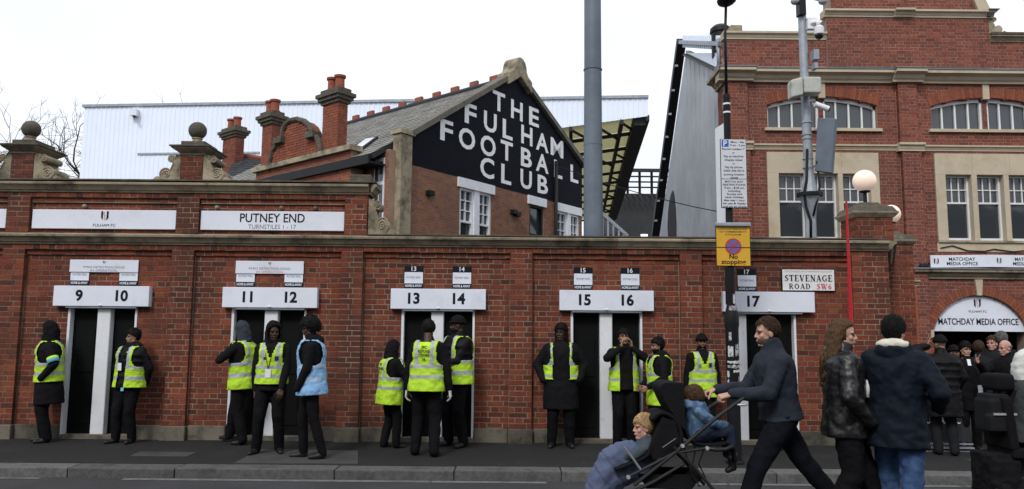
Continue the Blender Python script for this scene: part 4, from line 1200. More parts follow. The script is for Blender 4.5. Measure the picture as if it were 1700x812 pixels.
# side window just left of the pilaster
sw = along(640, gpt(-.6, ze, -.1)); sw2 = along(624, gpt(-.6, ze, -.1))
o_ = gpt(-.6, 0, -.1)
w = thing_part('window', cot, tuple(o_ + SD * sw))
MB().obox(o_ + SD * sw + Vector((0, 0, ze - 2.1)), SD * (sw2 - sw), NS * .03, Vector((0, 0, 1.9))).build('frame', WPAINT, w)
for j_ in range(3):
    for k_ in range(2):
        dd = (sw2 - sw)
        MB().obox(o_ + SD * (sw + dd * (.1 + .45 * k_)) + Vector((0, 0, ze - 2.0 + .6 * j_)) + NS * .03, SD * dd * .35, NS * .012, Vector((0, 0, .5))).build('pane', GLASS, w)

# ================================================================== shaped gable with two chimneys left of the cottage
gb = thing('shaped_gable_house', 'orange brick house with curved sooty gable between two tall chimneys', 'building')
H0 = o_ + SD * along(585, o_ + Vector((0, 0, 7))) + NS * .5
gb.location = (H0.x, H0.y, 0)
H0.z = 0
def hp(px, py, lift=0.0): return PPL(px, py, H0 + NS * lift, NS)
def hs(px, py):
    v = hp(px, py); return (v - H0).dot(SD), v.z
def hpt(s, z, out=0.0): return H0 + SD * s + NS * out + Vector((0, 0, z))
s1_, zs1 = hs(425, 289); s0_, zs0 = hs(583, 248)
zs = (zs1 + zs0) / 2
core([(s0_, s1_, 0, zs, 0.)], (), H0, SD, NS, MORTARD, gb, back=.4)
brickwork([(b, a, c, d, e) if False else (a, b, c, d, e) for a, b, c, d, e in lay([(s0_, s1_, 3.0, zs, 0)], (), joint=.012)], H0, SD, NS, BRO, gb, depth=.03)
MB().obox(hpt(s0_ - .1, zs, -.3), SD * (s1_ - s0_ + .2), NS * .42, Vector((0, 0, .14))).build('string_course', STONE, gb)
outl = [(447, 284), (448, 268), (453, 250), (460, 239), (467, 233), (469, 224), (470, 216), (475, 206), (483, 200), (494, 198), (505, 201), (513, 208), (518, 218), (519, 224), (526, 228), (530, 238), (532, 250), (533, 262)]
ol = [hs(a, b) for a, b in outl]
MB().prism([hpt(s, z, -.02) for s, z in ol], -NS * .3).build('gable_infill', BRO, gb)
gbr = []
from bisect import bisect
def in_poly(x, y, P_):
    c = False
    for i in range(len(P_)):
        (x1, y1), (x2, y2) = P_[i], P_[i - 1]
        if (y1 > y) != (y2 > y) and x < (x2 - x1) * (y - y1) / (y2 - y1) + x1: c = not c
    return c
for p in lay([(min(s for s, z in ol), max(s for s, z in ol), zs + .14, max(z for s, z in ol), 0.)], (), joint=.012):
    if all(in_poly(x, y, ol) for x, y in ((p[0], p[2]), (p[1], p[2]), (p[0], p[3]), (p[1], p[3]))): gbr.append(p)
brickwork(gbr, H0, SD, NS, BRO, gb, depth=.03)
MB().tube([hpt(s, z, .0) for s, z in ol], .08, 8).build('gable_coping', STONEDK, gb)
for (a, b) in ((467, 233), (519, 224)):
    s, z = hs(a, b); MB().obox(hpt(s - .2, z - .10, -.15), SD * .40, NS * .30, Vector((0, 0, .17))).build('kneeler', STONEDK, gb)
def chimney(parent, px0, px1, pyb, pyt, pots, brick, Y_plane_pt, frac=.55, capm=STONEDK, name='chimney'):
    """stack set square with the house: the face along SD on the left, the darker end along U on the right"""
    pm = px0 + (px1 - px0) * frac
    P0 = PPL(pm, pyb, Y_plane_pt, Vector((0, -1, 0)))               # near vertical edge
    zt_ = PPL(pm, pyt, Y_plane_pt, Vector((0, -1, 0))).z
    D_ = (P0 - CAM).dot(_f)
    a_ = along(px0, P0)
    lo, hi = 0, 5
    for _ in range(40):
        m_ = (lo + hi) / 2; v = P0 + U_ * m_ - CAM
        if 850 + FPX * v.dot(_r) / v.dot(_f) < px1: lo = m_
        else: hi = m_
    b_ = lo; P0 = Vector((P0.x, P0.y, 0)); zb_ = 2.5; 
    st_ = MB().obox(P0 + Vector((0, 0, zb_)) + SD * .01 + U_ * .01, SD * (a_ - .02), U_ * (b_ - .02), Vector((0, 0, zt_ - zb_))).build(name, MORTARD, parent)
    z_b = PPL(pm, pyb, Y_plane_pt, Vector((0, -1, 0))).z - .8
    brickwork(lay([(0, a_, z_b, zt_, 0)], (), joint=.012), P0, SD, NS, brick, st_, depth=.03)
    brickwork(lay([(0, b_, z_b, zt_, 0)], (), joint=.012), P0, U_, NG, brick, st_, depth=.03)
    cap = MB(); z = zt_
    for (o2, h3) in ((.05, .09), (.11, .09), (.16, .1), (.06, .12)):
        cap.obox(P0 + Vector((0, 0, z)) - SD * o2 - U_ * o2, SD * (a_ + 2 * o2), U_ * (b_ + 2 * o2), Vector((0, 0, h3))); z += h3 + .001
    cap.build('cap', capm, st_)
    c = P0 + SD * a_ / 2 + U_ * b_ / 2
    for k_ in range(pots):
        q3 = c + SD * a_ * (.24 - .48 * k_ / max(1, pots - 1))
        MB().lathe((q3.x, q3.y, z - .02), [(.15, 0), (.16, .06), (.13, .08), (.125, .32), (.16, .34), (.165, .40), (.13, .41)], 14).build('chimney_pot', TERRA, st_, smooth='auto')
    return st_
YP = Vector((0, hpt(0, 0).y, 0))
chimney(gb, 432, 464, 284, 205, 2, BRO, Vector((0, hpt(s1_ * .8, 0).y + .4, 0)), .5)
chimney(gb, 533, 575, 255, 168, 2, BRO, Vector((0, hpt(s0_, 0).y + .5, 0)), .62)
# small slate roofed house with one chimney further left
sh = thing('slate_roofed_house', 'dark slate roof with short dark brick chimney behind the right ball finial', 'building', (-10, 16, 0))
YH = 15.0
r0, r1 = PY(385, 258, YH + 2), PY(432, 268, YH + 2)
rr = [PY(366, 308, YH), PY(440, 308, YH), PY(440, 266, YH + 2.2), PY(392, 259, YH + 2.2)]
nb = (rr[1] - rr[0]).cross(rr[3] - rr[0]).normalized()
MB().prism(rr, -nb * .15).build('roof', SLATED, sh)
sl = MB()
for i in range(12):
    for j_ in range(16):
        f0, f1 = i / 12, (i + 1.2) / 12
        if f1 > 1: f1 = 1
        g0_ = (j_ + .5 * (i % 2)) / 16.5; g1_ = g0_ + .057
        P_ = lambda f_, g_: rr[0].lerp(rr[3], f_).lerp(rr[1].lerp(rr[2], f_), g_)
        l1 = nb * .03
        sl.add([P_(f0, g0_) + l1, P_(f0, g1_) + l1, P_(f1, g1_) + nb * .008, P_(f1, g0_) + nb * .008], [(0, 1, 2, 3)])
o2 = sl.build('slates', SLATED, sh, fix=False); o2['kind'] = 'stuff'
MB().tube([rr[3] + Vector((0, 0, .05)), rr[2] + Vector((0, 0, .05))], .09, 8).build('ridge', TERRA, sh)
MB().box(rr[0].x, rr[1].x, YH + .3, YH + 4, 0, rr[0].z).build('wall', BRO, sh)
chimney(sh, 368, 404, 268, 226, 2, BRF, Vector((0, YH + 1.6, 0)), .6)

# ================================================================== white clad stand behind
st_ = thing('stadium_stand', 'huge white ribbed metal stand roof and back wall behind the cottage', 'stadium', (0, 40, 0))
YS = 33.6
DV = Vector((.085, 1, 0)).normalized(); UV = Vector((DV.y, -DV.x, 0))
S0 = PY(1075, 163, YS)
def sp(px, py, l=0.0): return PPL(px, py, Vector((S0.x, S0.y, 0)) - DV * l, DV)
def ssc(px, py):
    v = sp(px, py); return (v - S0).dot(UV), v.z
sl_, _z = ssc(136, 240)
ztp = S0.z
sbk = ssc(905, 240)[0]
def bottom(s):
    if s < sbk: return 0.0
    p0, p1 = ssc(905, 216), ssc(1075, 193)
    return p0[1] + (p1[1] - p0[1]) * (s - p0[0]) / (p1[0] - p0[0])
mb = MB(); s = sl_; B0 = Vector((S0.x, S0.y, 0)); per = .30
while s < -.01:
    e = min(s + per, 0)
    for (a, b, o1, o2_) in ((0, .55, .0, .0), (.55, .65, .0, .022), (.65, .9, .022, .022), (.9, 1, .022, 0)):
        x, y = s + (e - s) * a, s + (e - s) * b
        zb1, zb2 = bottom(x), bottom(y)
        mb.add([B0 + UV * x - DV * o1 + Vector((0, 0, zb1)), B0 + UV * y - DV * o2_ + Vector((0, 0, zb2)), B0 + UV * y - DV * o2_ + Vector((0, 0, ztp)), B0 + UV * x - DV * o1 + Vector((0, 0, ztp))], [(0, 1, 2, 3)])
    s = e
mb.build('cladding', CLAD, st_, fix=False)
MB().obox(B0 + UV * (sl_ - .1) - DV * .12 + Vector((0, 0, ztp)), UV * (-sl_ + .15), DV * .5, Vector((0, 0, .16))).build('capping', STEEL, st_)
ROOFL = 40.0
zr1 = bottom(0)
zr0 = bottom(sbk)
CLADW = CLAD
ROOFY = translucent_mat('yellowed_roof_sheet', (.56, .54, .39))
def rfp(s, d, l=0.0):
    z = zr0 + (zr1 - zr0) * (s - sbk) / (0 - sbk)
    return B0 + UV * s + DV * d + Vector((0, 0, z + l))
# translucent sheets between purlins
for i in range(10):
    d0, d1 = .2 + ROOFL * i / 10, .2 + ROOFL * (i + 1) / 10 - .25
    for j_ in range(4):
        a, b = sbk * (1 - j_ / 4), sbk * (1 - (j_ + 1) / 4) - .06
        MB().prism([rfp(a, d0, .25), rfp(b, d0, .25), rfp(b, d1, .25), rfp(a, d1, .25)], Vector((0, 0, .05))).build('roof_sheet', ROOFY, st_)
    MB().beam(rfp(sbk, d1 + .1, .1), rfp(0, d1 + .1, .1), .16, .2).build('purlin', DARKST, st_)
for j_ in range(5):
    a = sbk * (1 - j_ / 4)
    MB().beam(rfp(a, 0, -.1), rfp(a, ROOFL, -.1), .2, .35).build('rafter', DARKST, st_)
for j_ in range(4):
    a, b = sbk * (1 - j_ / 4), sbk * (1 - (j_ + 1) / 4)
    for i in range(0, 10, 2):
        MB().beam(rfp(a, 4 * i, -.2), rfp(b, 4 * i + 4, -.2), .12, .12).build('brace', DARKST, st_)
MB().beam(rfp(-.45, .3, -.05), rfp(-.45, ROOFL, -.05), .7, .7).build('verge_beam', DARKST, st_)
MB().obox(B0 + UV * sl_ + DV * .3, UV * (sbk - sl_), DV * 20, Vector((0, 0, ztp - .6))).build('stand_body', DARKST, st_)
MB().obox(sp(228, 257, .07), UV * (ssc(430, 257)[0] - ssc(228, 257)[0]), DV * .06, Vector((0, 0, .12))).build('flashing', STEEL, st_)
a = sp(219, 191, .1); MB().box(a.x, a.x + .42, a.y - .3, a.y + .05, a.z - .1, a.z + .32).build('camera_box', WPAINT, st_)
MB().tube([(a.x + .2, a.y - .2, a.z - .1), (a.x + .42, a.y - .5, a.z - .25)], .07, 8).build('camera', BLACKM, st_)
# dark far stand seen through the gap, with louvred roof edge
fsn = thing('far_stand', 'dark shadowed stand seen through the gap beside the grey cladding', 'stadium', (15, 90, 0))
YD = 88.0
a, b = PY(985, 400, YD), PY(1125, 322, YD)
MB().box(a.x, b.x, YD, YD + 12, 0, b.z).build('stand_body', DARKST, fsn)
for y_ in (280, 292, 301, 310):
    a, b = PY(1030, y_, YD + 4), PY(1125, y_ + (6 if y_ == 280 else 2.5), YD + 4)
    MB().box(a.x, b.x, YD + 3.8, YD + 4.2, b.z, a.z).build('roof_beam', DARKST if y_ == 280 else BLACKM, fsn)
for x_ in (1040, 1060, 1080, 1098):
    a, b = PY(x_, 283, YD + 4.5), PY(x_, 324, YD + 4.5); MB().box(a.x, a.x + .3, YD + 4.4, YD + 4.8, b.z, a.z).build('roof_post', BLACKM, fsn)
for k_ in range(9):
    a, b = PY(1030 + k_ * 9, 322, YD - 1), PY(1037 + k_ * 9, 334, YD - 1)
    MB().beam(a, b, .15, .15, up=(0, 1, 0)).build('truss_bar', BLACKM, fsn); 
LITW = emit_mat('lit_window', (.95, .97, 1.0), .9)
for (x0, x1, y0, y1) in ((1064, 1075, 389, 396), (1082, 1085, 389, 397)):
    a, b = PY(x0, y1, YD - .1), PY(x1, y0, YD - .1); MB().box(a.x, b.x, YD - .15, YD + .05, a.z, b.z).build('lit_window', LITW, fsn)
# covered steps beside the mast
cs = thing('covered_steps', 'grey glazed canopy sloping down to the right of the floodlight mast', 'canopy', (3, 14, 0))
YC = 13.0
MB().beam(PY(997, 352, YC), PY(1042, 392, YC), .12, .1).build('handrail', STEEL, cs)
for px in (1000, 1009, 1018, 1027, 1035):
    t_ = (px - 997) / 45; p = PY(px, 352 + 40 * t_, YC); MB().box(p.x - .03, p.x + .03, YC - .04, YC + .04, 0, p.z).build('post', STEEL, cs)
    if px < 1030: MB().box(p.x + .035, p.x + .17, YC, YC + .02, 2.5, p.z - .15).build('pane', GLASS, cs)

# ================================================================== floodlight mast
mst = thing('floodlight_mast', 'thick round grey steel mast rising past the lettered gable', 'mast', (PY(985, 400, 5).x, 5, 0))
mx = PY(985, 396, 5).x
def mz(py): return PY(983, py, 5).z
MB().lathe((mx, 5, 0), [(.21, 0), (.205, mz(345)), (.198, mz(241))], 28).build('lower_tube', STEELD, mst, smooth='auto')
MB().lathe((mx, 5, 0), [(.196, mz(241) + .002), (.188, mz(116))], 28).build('middle_tube', STEELD, mst, smooth='auto')
MB().lathe((mx, 5, 0), [(.187, mz(116) + .002), (.17, 15), (.12, 22)], 28).build('upper_tube', STEELD, mst, smooth='auto')
for y_ in (241, 116, 345):
    MB().lathe((mx, 5, mz(y_) - .012), [(.203, 0), (.203, .02)], 28).build('joint_ring', STEELD, mst)

# ================================================================== camera column by the office
YK = 3.0
kx = PY(1346, 380, YK).x
cc = thing('camera_column', 'slim grey steel column carrying cameras and floodlights before the office', 'column', (kx, YK, 0))
def kq(px, py, y=YK): return PY(px, py, y)
MB().tube([(kx, YK, 0), (kx, YK, kq(1346, 365).z)], .10, 10).build('base_tube', STEEL, cc, smooth='auto')
MB().tube([(kx, YK, kq(1346, 365).z), (kx, YK, kq(1346, 345).z), (kx, YK, kq(1346, 326).z)], [.10, .12, .19], 10).build('flare', STEEL, cc, smooth='auto')
MB().lathe((kx, YK, kq(1346, 326).z), [(.24, 0), (.24, .06)], 10).build('flange', BLACKM, cc)
MB().tube([(kx, YK, kq(1346, 321).z), (kx, YK, kq(1346, 300).z), (kx, YK, kq(1346, 286).z)], [.15, .11, .09], 10).build('collar', STEEL, cc, smooth='auto')
MB().tube([(kx, YK, kq(1346, 286).z), (kx - .02, YK, kq(1342, 150).z), (kx - .03, YK, 10.5)], [.088, .08, .07], 12).build('upper_tube', STEEL, cc, smooth='auto')
for y_ in (205, 225, 232, 265, 280):
    MB().lathe((kx - .01, YK, kq(1345, y_).z), [(.1, 0), (.1, .025)], 12).build('strap', STEEL, cc)
v = [kq(1336, 250), kq(1335, 300), kq(1331, 322), kq(1334, 345), kq(1342, 368), kq(1342, 398)]
MB().tube([p + Vector((0, -.12, 0)) for p in v], .025, 6).build('cable', BLACKM, cc, smooth=True)
v = [kq(1352, 270), kq(1357, 310), kq(1352, 335), kq(1346, 360)]
MB().tube([p + Vector((0, -.12, 0)) for p in v], .02, 6).build('cable', BLACKM, cc, smooth=True)
FLM = mat('beige_housing', (.42, .43, .39), .6, .12, 6, stain=((.2, .19, .16), 5, .55, .75))
for (x0, x1, y0, y1, nm) in ((1311, 1330, 130, 160, 0), (1332, 1360, 130, 157, 1)):
    a, b = kq(x0, y1, YK - .25), kq(x1, y0, YK - .25)
    f_ = MB().box(a.x, b.x, YK - .36, YK - .12, a.z, b.z)
    if nm == 0:
        f_.v = [(x, y, z - (.06 if x < (a.x + b.x) / 2 else 0)) for x, y, z in f_.v]
    bevel(f_.build('floodlight', FLM, cc), .045, 3)
    MB().box(a.x + .08, b.x - .08, YK - .16, YK - .05, (a.z + b.z) / 2 - .05, (a.z + b.z) / 2 + .05).build('bracket', STEEL, cc)
a = kq(1356, 46, YK - .2)
WPL = mat('white_plastic', (.72, .73, .75), .35, .03)
MB().tube([kq(1344, 44, YK - .05), kq(1350, 38, YK - .15), kq(1358, 36, YK - .2), a + Vector((.02, 0, .02))], [.06, .05, .045, .05], 10).build('camera_arm', WPL, cc, smooth=True)
MB().lathe((a.x + .04, a.y, a.z - .13), [(.085, 0), (.09, .02), (.09, .13), (.06, .16)], 18).build('dome_housing', WPL, cc, smooth='auto')
MB().sphere((a.x + .04, a.y, a.z - .14), (.083, .083, .09), 16, 10).build('dome_lens', glass_mat('dome_black', (.01, .01, .012)), cc, smooth=True)
MB().box(kq(1342, 50).x - .06, kq(1342, 50).x + .12, YK - .14, YK - .02, kq(1342, 52).z, kq(1342, 34).z).build('mount', WPL, cc)
for (x0, x1, y0, y1, m_) in ((1349, 1357, 84, 100, STEEL), (1350, 1355, 106, 115, STEEL), (1325, 1335, -4, 26, BLACKM)):
    p, q2 = kq(x0, y1, YK - .08), kq(x1, y0, YK - .08); MB().box(p.x, q2.x, YK - .16, YK + .02, p.z, q2.z).build('junction_box', m_, cc)
for px in (1320, 1366):
    p = kq(px, 2, YK - .1); MB().sphere(p, (.085, .085, .07), 14, 8).build('dome_camera', mat('grey_plastic', (.4, .41, .42), .4, .05), cc, smooth=True)
    MB().tube([p + Vector((0, .05, .04)), (kx - .03, YK, p.z + .15)], .03, 8).build('camera_arm', STEEL, cc)
p = kq(1357, 176, YK - .2)
MB().tube([kq(1349, 172, YK - .08), kq(1355, 176, YK - .2)], .025, 8).build('camera_arm', WPL, cc)
MB().tube([kq(1353, 173, YK - .25), kq(1375, 181, YK - .25)], .055, 12).build('bullet_camera', WPL, cc, smooth='auto')
MB().tube([kq(1372, 180, YK - .25), kq(1377, 182, YK - .25)], .045, 12).build('bullet_lens', BLACKM, cc)
pn = [kq(1357, 196, YK - .1), kq(1386, 196, YK - .35), kq(1379, 287, YK - .35), kq(1352, 284, YK - .1)]
nn = (pn[1] - pn[0]).cross(pn[3] - pn[0]).normalized()
if nn.y < 0: nn = -nn
bevel(MB().prism(pn, nn * .12).build('antenna_panel', STEELD, cc), .01)
MB().tube([kq(1352, 215, YK - .02), kq(1366, 220, YK - .05)], .03, 8).build('antenna_arm', STEEL, cc); MB().tube([kq(1350, 275, YK - .02), kq(1360, 275, YK - .05)], .03, 8).build('antenna_arm', STEEL, cc)

# ================================================================== lamp post with plates
YL = -1.42
lx_ = PY(1214, 500, YL).x
lp = thing('lamp_post', 'slim black street lamp post covered in torn stickers at its foot', 'lamp post', (lx_, YL, 0))
def lq(px, py, y=YL): return PY(px, py, y)
def lz(py): return PY(1214, py, YL).z
MB().lathe((lx_, YL, 0), [(.115, 0), (.115, .03), (.082, .05), (.082, lz(545)), (.09, lz(540)), (.09, lz(525)), (.055, lz(505))], 18).build('base_tube', BLACKM, lp, smooth='auto')
MB().lathe((lx_, YL, 0), [(.052, lz(505)), (.045, lz(300)), (.045, lz(165)), (.048, lz(163)), (.046, lz(157))], 16).build('shaft', BLACKM, lp, smooth='auto')
MB().tube([(lx_, YL, lz(158)), (lx_ - .0, YL, lz(60)), (lx_ + .02, YL, lz(10))], [.02, .018, .018], 10).build('upper_shaft', BLACKM, lp, smooth=True)
for y_ in (173, 187): MB().lathe((lx_, YL, lz(y_) - .012), [(.049, 0), (.049, .022)], 16).build('white_band', WPAINT, lp)
hd = MB().sphere((lx_ + .02, YL - .05, lz(2)), (.125, .2, .07), 16, 8); bevel(hd.build('lamp_head', BLACKM, lp, smooth=True), .001)
MB().box(lx_ - .085, lx_ - .0, YL - .08, YL - .045, lz(506), lz(445)).build('speaker_box', BLACKM, lp)
STK = mat('torn_sticker', (.42, .44, .46), .6, .35, 40, stain=((.06, .06, .06), 30, .45, .6))
STK2 = mat('pale_sticker', (.6, .62, .64), .6, .2, 40, stain=((.12, .12, .13), 40, .5, .62))
def sticker(z0, z1, a0, a1, r_, m_):
    mb = MB(); n = 8
    for i in range(n + 1):
        a = R(a0 + (a1 - a0) * i / n)
        jz = random.uniform(-.012, .012)
        mb.v += [(lx_ + r_ * math.cos(a), YL + r_ * math.sin(a), z0 + jz), (lx_ + r_ * math.cos(a), YL + r_ * math.sin(a), z1 + random.uniform(-.012, .012))]
    mb.f = [(2 * i, 2 * i + 2, 2 * i + 3, 2 * i + 1) for i in range(n)]; mb.m = [0] * n
    mb.build('sticker', m_, lp)
for (y0, y1, a0, a1, m_, r_) in ((505, 488, 225, 310, STK2, .0575), (516, 507, 230, 318, STK, .075), (565, 552, 226, 250, STK, .0845), (592, 575, 215, 262, STK2, .0845), (590, 572, 280, 320, STK, .0845), (603, 598, 205, 330, STK2, .0845), (611, 606, 205, 330, STK, .0845), (618, 613, 260, 330, STK2, .0845), (626, 616, 200, 225, STK2, .0845), (640, 630, 202, 220, STK2, .0845), (645, 625, 305, 318, STK, .0845)):
    sticker(lz(y0), lz(y1), a0, a1, r_, m_)
# parking plate
def plate(name, label, x0, y0, x1, y1, m, back, cat='sign'):
    a, b = lq(x0, y1, YL - .07), lq(x1, y0, YL - .07)
    t = thing(name, label, cat, ((a.x + b.x) / 2, YL - .06, a.z))
    bevel(MB().box(a.x, b.x, YL - .075, YL - .062, a.z, b.z).build('back_plate', back, t), .004)
    MB().box(a.x + .008, b.x - .008, YL - .078, YL - .07, a.z + .008, b.z - .008).build('face', m, t)
    for zz in (a.z + .1, b.z - .1): MB().box(lx_ - .06, lx_ + .06, YL - .064, YL + .05, zz - .015, zz + .015).build('clamp', STEEL, t)
    return t, a, b
PGREY = mat('plate_white', (.58, .60, .64), .4, .05, 5)
t, a, b = plate('parking_sign', 'tall pale parking restriction plate with blue P square on the lamp post', 1197.5, 231, 1238.5, 345.5, PGREY, BLACKM)
W_ = b.x - a.x; H_ = b.z - a.z; cx = (a.x + b.x) / 2; yf = YL - .078
BLUE = mat('sign_blue', (.03, .10, .42), .4, .05)
MB().box(a.x + .02, a.x + .11, yf - .002, yf + .002, b.z - .105, b.z - .018).build('blue_square', BLUE, t)
text_on('lettering', 'P', (a.x + .065, yf - .002, b.z - .062), X_, Z_, .07, WHITE, t, bold=.02, lift=.002)
for k_, (s, w2) in enumerate((('Mon - Sat', .52), ('9 am - 5 pm', .56))):
    text_on('lettering', s, (cx + .055, yf, b.z - .042 - .042 * k_), X_, Z_, .024, INK, t, width=W_ * w2, lift=.002, bold=.012)
lines = [('Permit holders T', .86), ('or', .08), ('Pay at machine', .74), ('Display ticket', .68), ('or', .08), ('Pay by phone', .66), ('0203 046 0010', .78), ('quoting location', .78), ('2009', .3)]
for k_, (s, w2) in enumerate(lines):
    text_on('lettering', s, (cx, yf, b.z - .135 - .0475 * k_), X_, Z_, .024, INK, t, width=W_ * w2, lift=.002, bold=.012)
zl = b.z - H_ * .585
MB().box(a.x + .008, b.x - .008, yf - .0015, yf + .001, zl, zl + .006).build('rule', INK, t)
lines = [('MATCH DAY', .7), ('RESTRICTIONS', .84), ('9 am - 8.30 pm', .76), ('including', .46), ('Sunday and', .56), ('bank holidays', .68), ('Max stay 1 hour', .78), ('for pay & display', .86), ('and pay by phone', .88)]
for k_, (s, w2) in enumerate(lines):
    text_on('lettering', s, (cx, yf, zl - .032 - .0405 * k_), X_, Z_, .023, INK, t, width=W_ * w2, lift=.002, bold=.012)
# no stopping plate
YEL = mat('sign_yellow', (.62, .36, .035), .45, .08, 4, stain=((.5, .27, .03), 6, .55, .8))
t, a, b = plate('no_stopping_sign', 'amber no stopping plate with blue and red roundel on the lamp post', 1189, 376, 1245, 442, YEL, BLACKM)
W_ = b.x - a.x; H_ = b.z - a.z; cx = (a.x + b.x) / 2
bevel(MB().box(a.x - .004, b.x + .004, YL - .11, YL - .03, b.z - .004, b.z + .045).build('light_hood', STEEL, t), .012, 2)
c0 = Vector((cx, yf - .001, a.z + H_ * .49))
def disc(c, r_, y, m_, nm):
    MB().add([(c.x + r_ * math.cos(2 * math.pi * i / 28), c.y - y, c.z + r_ * math.sin(2 * math.pi * i / 28)) for i in range(28)], [tuple(range(28))]).build(nm, m_, t, fix=False)
SRED = mat('sign_red', (.42, .05, .06), .45, .08)
disc(c0, .105, .001, SRED, 'roundel'); disc(c0, .082, .0025, mat('sign_blue_faded', (.10, .14, .38), .45, .08), 'roundel_field')
for s in (-1, 1):
    d = Vector((math.cos(R(45 * s)), 0, math.sin(R(45 * s)))); n_ = Vector((-d.z, 0, d.x))
    c1 = c0 + Vector((0, -.004 - .0004 * s, 0)); r_ = .084
    MB().add([c1 - d * r_ - n_ * .011, c1 + d * r_ - n_ * .011, c1 + d * r_ + n_ * .011, c1 - d * r_ + n_ * .011], [(0, 1, 2, 3)]).build('cross_bar', SRED, t, fix=False)
MB().box(a.x + .008, b.x - .008, yf - .0062, yf - .001, c0.z - .012, c0.z - .006).build('joint_line', BLACKM, t)
for k_, (s, w2) in enumerate((('LONDON BOROUGH', .84), ('OF HAMMERSMITH', .78), ('& FULHAM', .45))):
    text_on('lettering', s, (cx, yf, b.z - .035 - .036 * k_), X_, Z_, .022, mat('sign_brown', (.16, .10, .03), .5, .1), t, width=W_ * w2, lift=.002, bold=.01)
text_on('lettering', 'No', (cx, yf, a.z + .125), X_, Z_, .058, INK, t, lift=.002, bold=.025)
text_on('lettering', 'stopping', (cx, yf, a.z + .058), X_, Z_, .056, INK, t, width=W_ * .7, lift=.002, bold=.02)
# white banner board standing out behind the plates
wb = thing('lamp_post_banner', 'tall plain white banner board angled behind the parking plate', 'banner', (lx_ - .1, YL + .2, lz(440)))
a0_, a1_ = lq(1208, 200, YL + .12), lq(1187, 214, YL + .75)
b0_, b1_ = lq(1208, 440, YL + .12), lq(1187, 432, YL + .75)
dn = (a1_ - a0_); q4 = [a0_, Vector((a1_.x, a1_.y, a1_.z)), Vector((a1_.x, a1_.y, b1_.z)), Vector((a0_.x, a0_.y, b1_.z + .02))]
nn = dn.cross(Vector((0, 0, 1))).normalized()
MB().prism(q4, nn * .02).build('panel', mat('banner_white', (.8, .82, .86), .5, .02), wb)
for zz in (b1_.z + .2, a1_.z - .25): MB().tube([(lx_, YL, zz), (a0_.x, a0_.y, zz)], .015, 6).build('arm', BLACKM, wb)

# tapering red pole on the pavement
YR = -1.15
p0, p1 = PY(1414, 560, YR), PY(1405, 334, YR)
rpz = thing('red_pole', 'tapering bright red pole standing in front of the street name plate', 'pole', (p0.x + .03, YR, 0))
d = (p1 - p0) / (p1.z - p0.z)
RED = mat('red_paint', (.42, .018, .024), .4, .08)
MB().tube([p0 - d * (p0.z - .02), p0, p1], [.038, .031, .013], 12).build('pole', RED, rpz, smooth='auto')
MB().lathe(tuple(p0 - d * (p0.z) ), [(.07, 0), (.07, .03), (.055, .06), (.05, .1)], 18).build('base', RED, rpz, smooth='auto')

# ================================================================== bare tree beyond the wall on the left
tr = thing('bare_tree', 'leafless winter tree behind the left ball finial', 'tree', (PY(60, 400, 44).x, 44, 0))
rt = random.Random(5)
tw = MB(); tk = MB()
def branch(p, d, L, r_, lev):
    n = 4 if lev < 3 else 3; pts = [p]; q_ = p.copy(); dd = d.copy()
    for i in range(n):
        dd = (dd + Vector((rt.uniform(-1, 1), rt.uniform(-1, 1), rt.uniform(-.6, .9))) * .24).normalized()
        q_ = q_ + dd * (L / n); pts.append(q_.copy())
    (tk if lev == 0 else tw).tube(pts, [r_ * (1 - .55 * i / n) for i in range(n + 1)], 7 if lev < 2 else (5 if lev < 4 else 3), caps=False)
    if lev >= 6 or r_ < .011: return
    k_ = 3 if lev < 5 else 2
    for c in range(k_ + (1 if lev in (1, 2) else 0)):
        f_ = .45 + .55 * (c + 1) / (k_ + 1)
        i = min(n, max(1, int(round(f_ * n))))
        a = rt.uniform(0, 6.28); perp = dd.orthogonal().normalized(); perp.rotate(Quaternion(dd, a))
        nd = (dd * .75 + perp * rt.uniform(.5, 1.0) + Vector((0, 0, .12))).normalized()
        branch(pts[i], nd, L * rt.uniform(.58, .8), r_ * rt.uniform(.45, .62), lev + 1)
tp = PY(56, 400, 44)
branch(Vector((tp.x, 44, 0)), Vector((.0, 0, 1)), 9.0, .42, 0)
branch(Vector((tp.x - 4.0, 45, 0)), Vector((-.05, 0, 1)), 8.6, .36, 0)
tk.build('trunk', BARK, tr); tw.build('crown', BARK, tr)

# slack cable from the cottage to the office corner
pts = [PY(905, 268, 11.5), PY(1000, 303, 9.5), PY(1080, 326, 8), PY(1150, 343, 7), PY(1200, 353, 6.2)]
tag(MB().tube(pts, .012, 5).build('overhead_cable', BLACKM), 'thin dark cable sagging from the lettered gable to the office corner', 'cable')
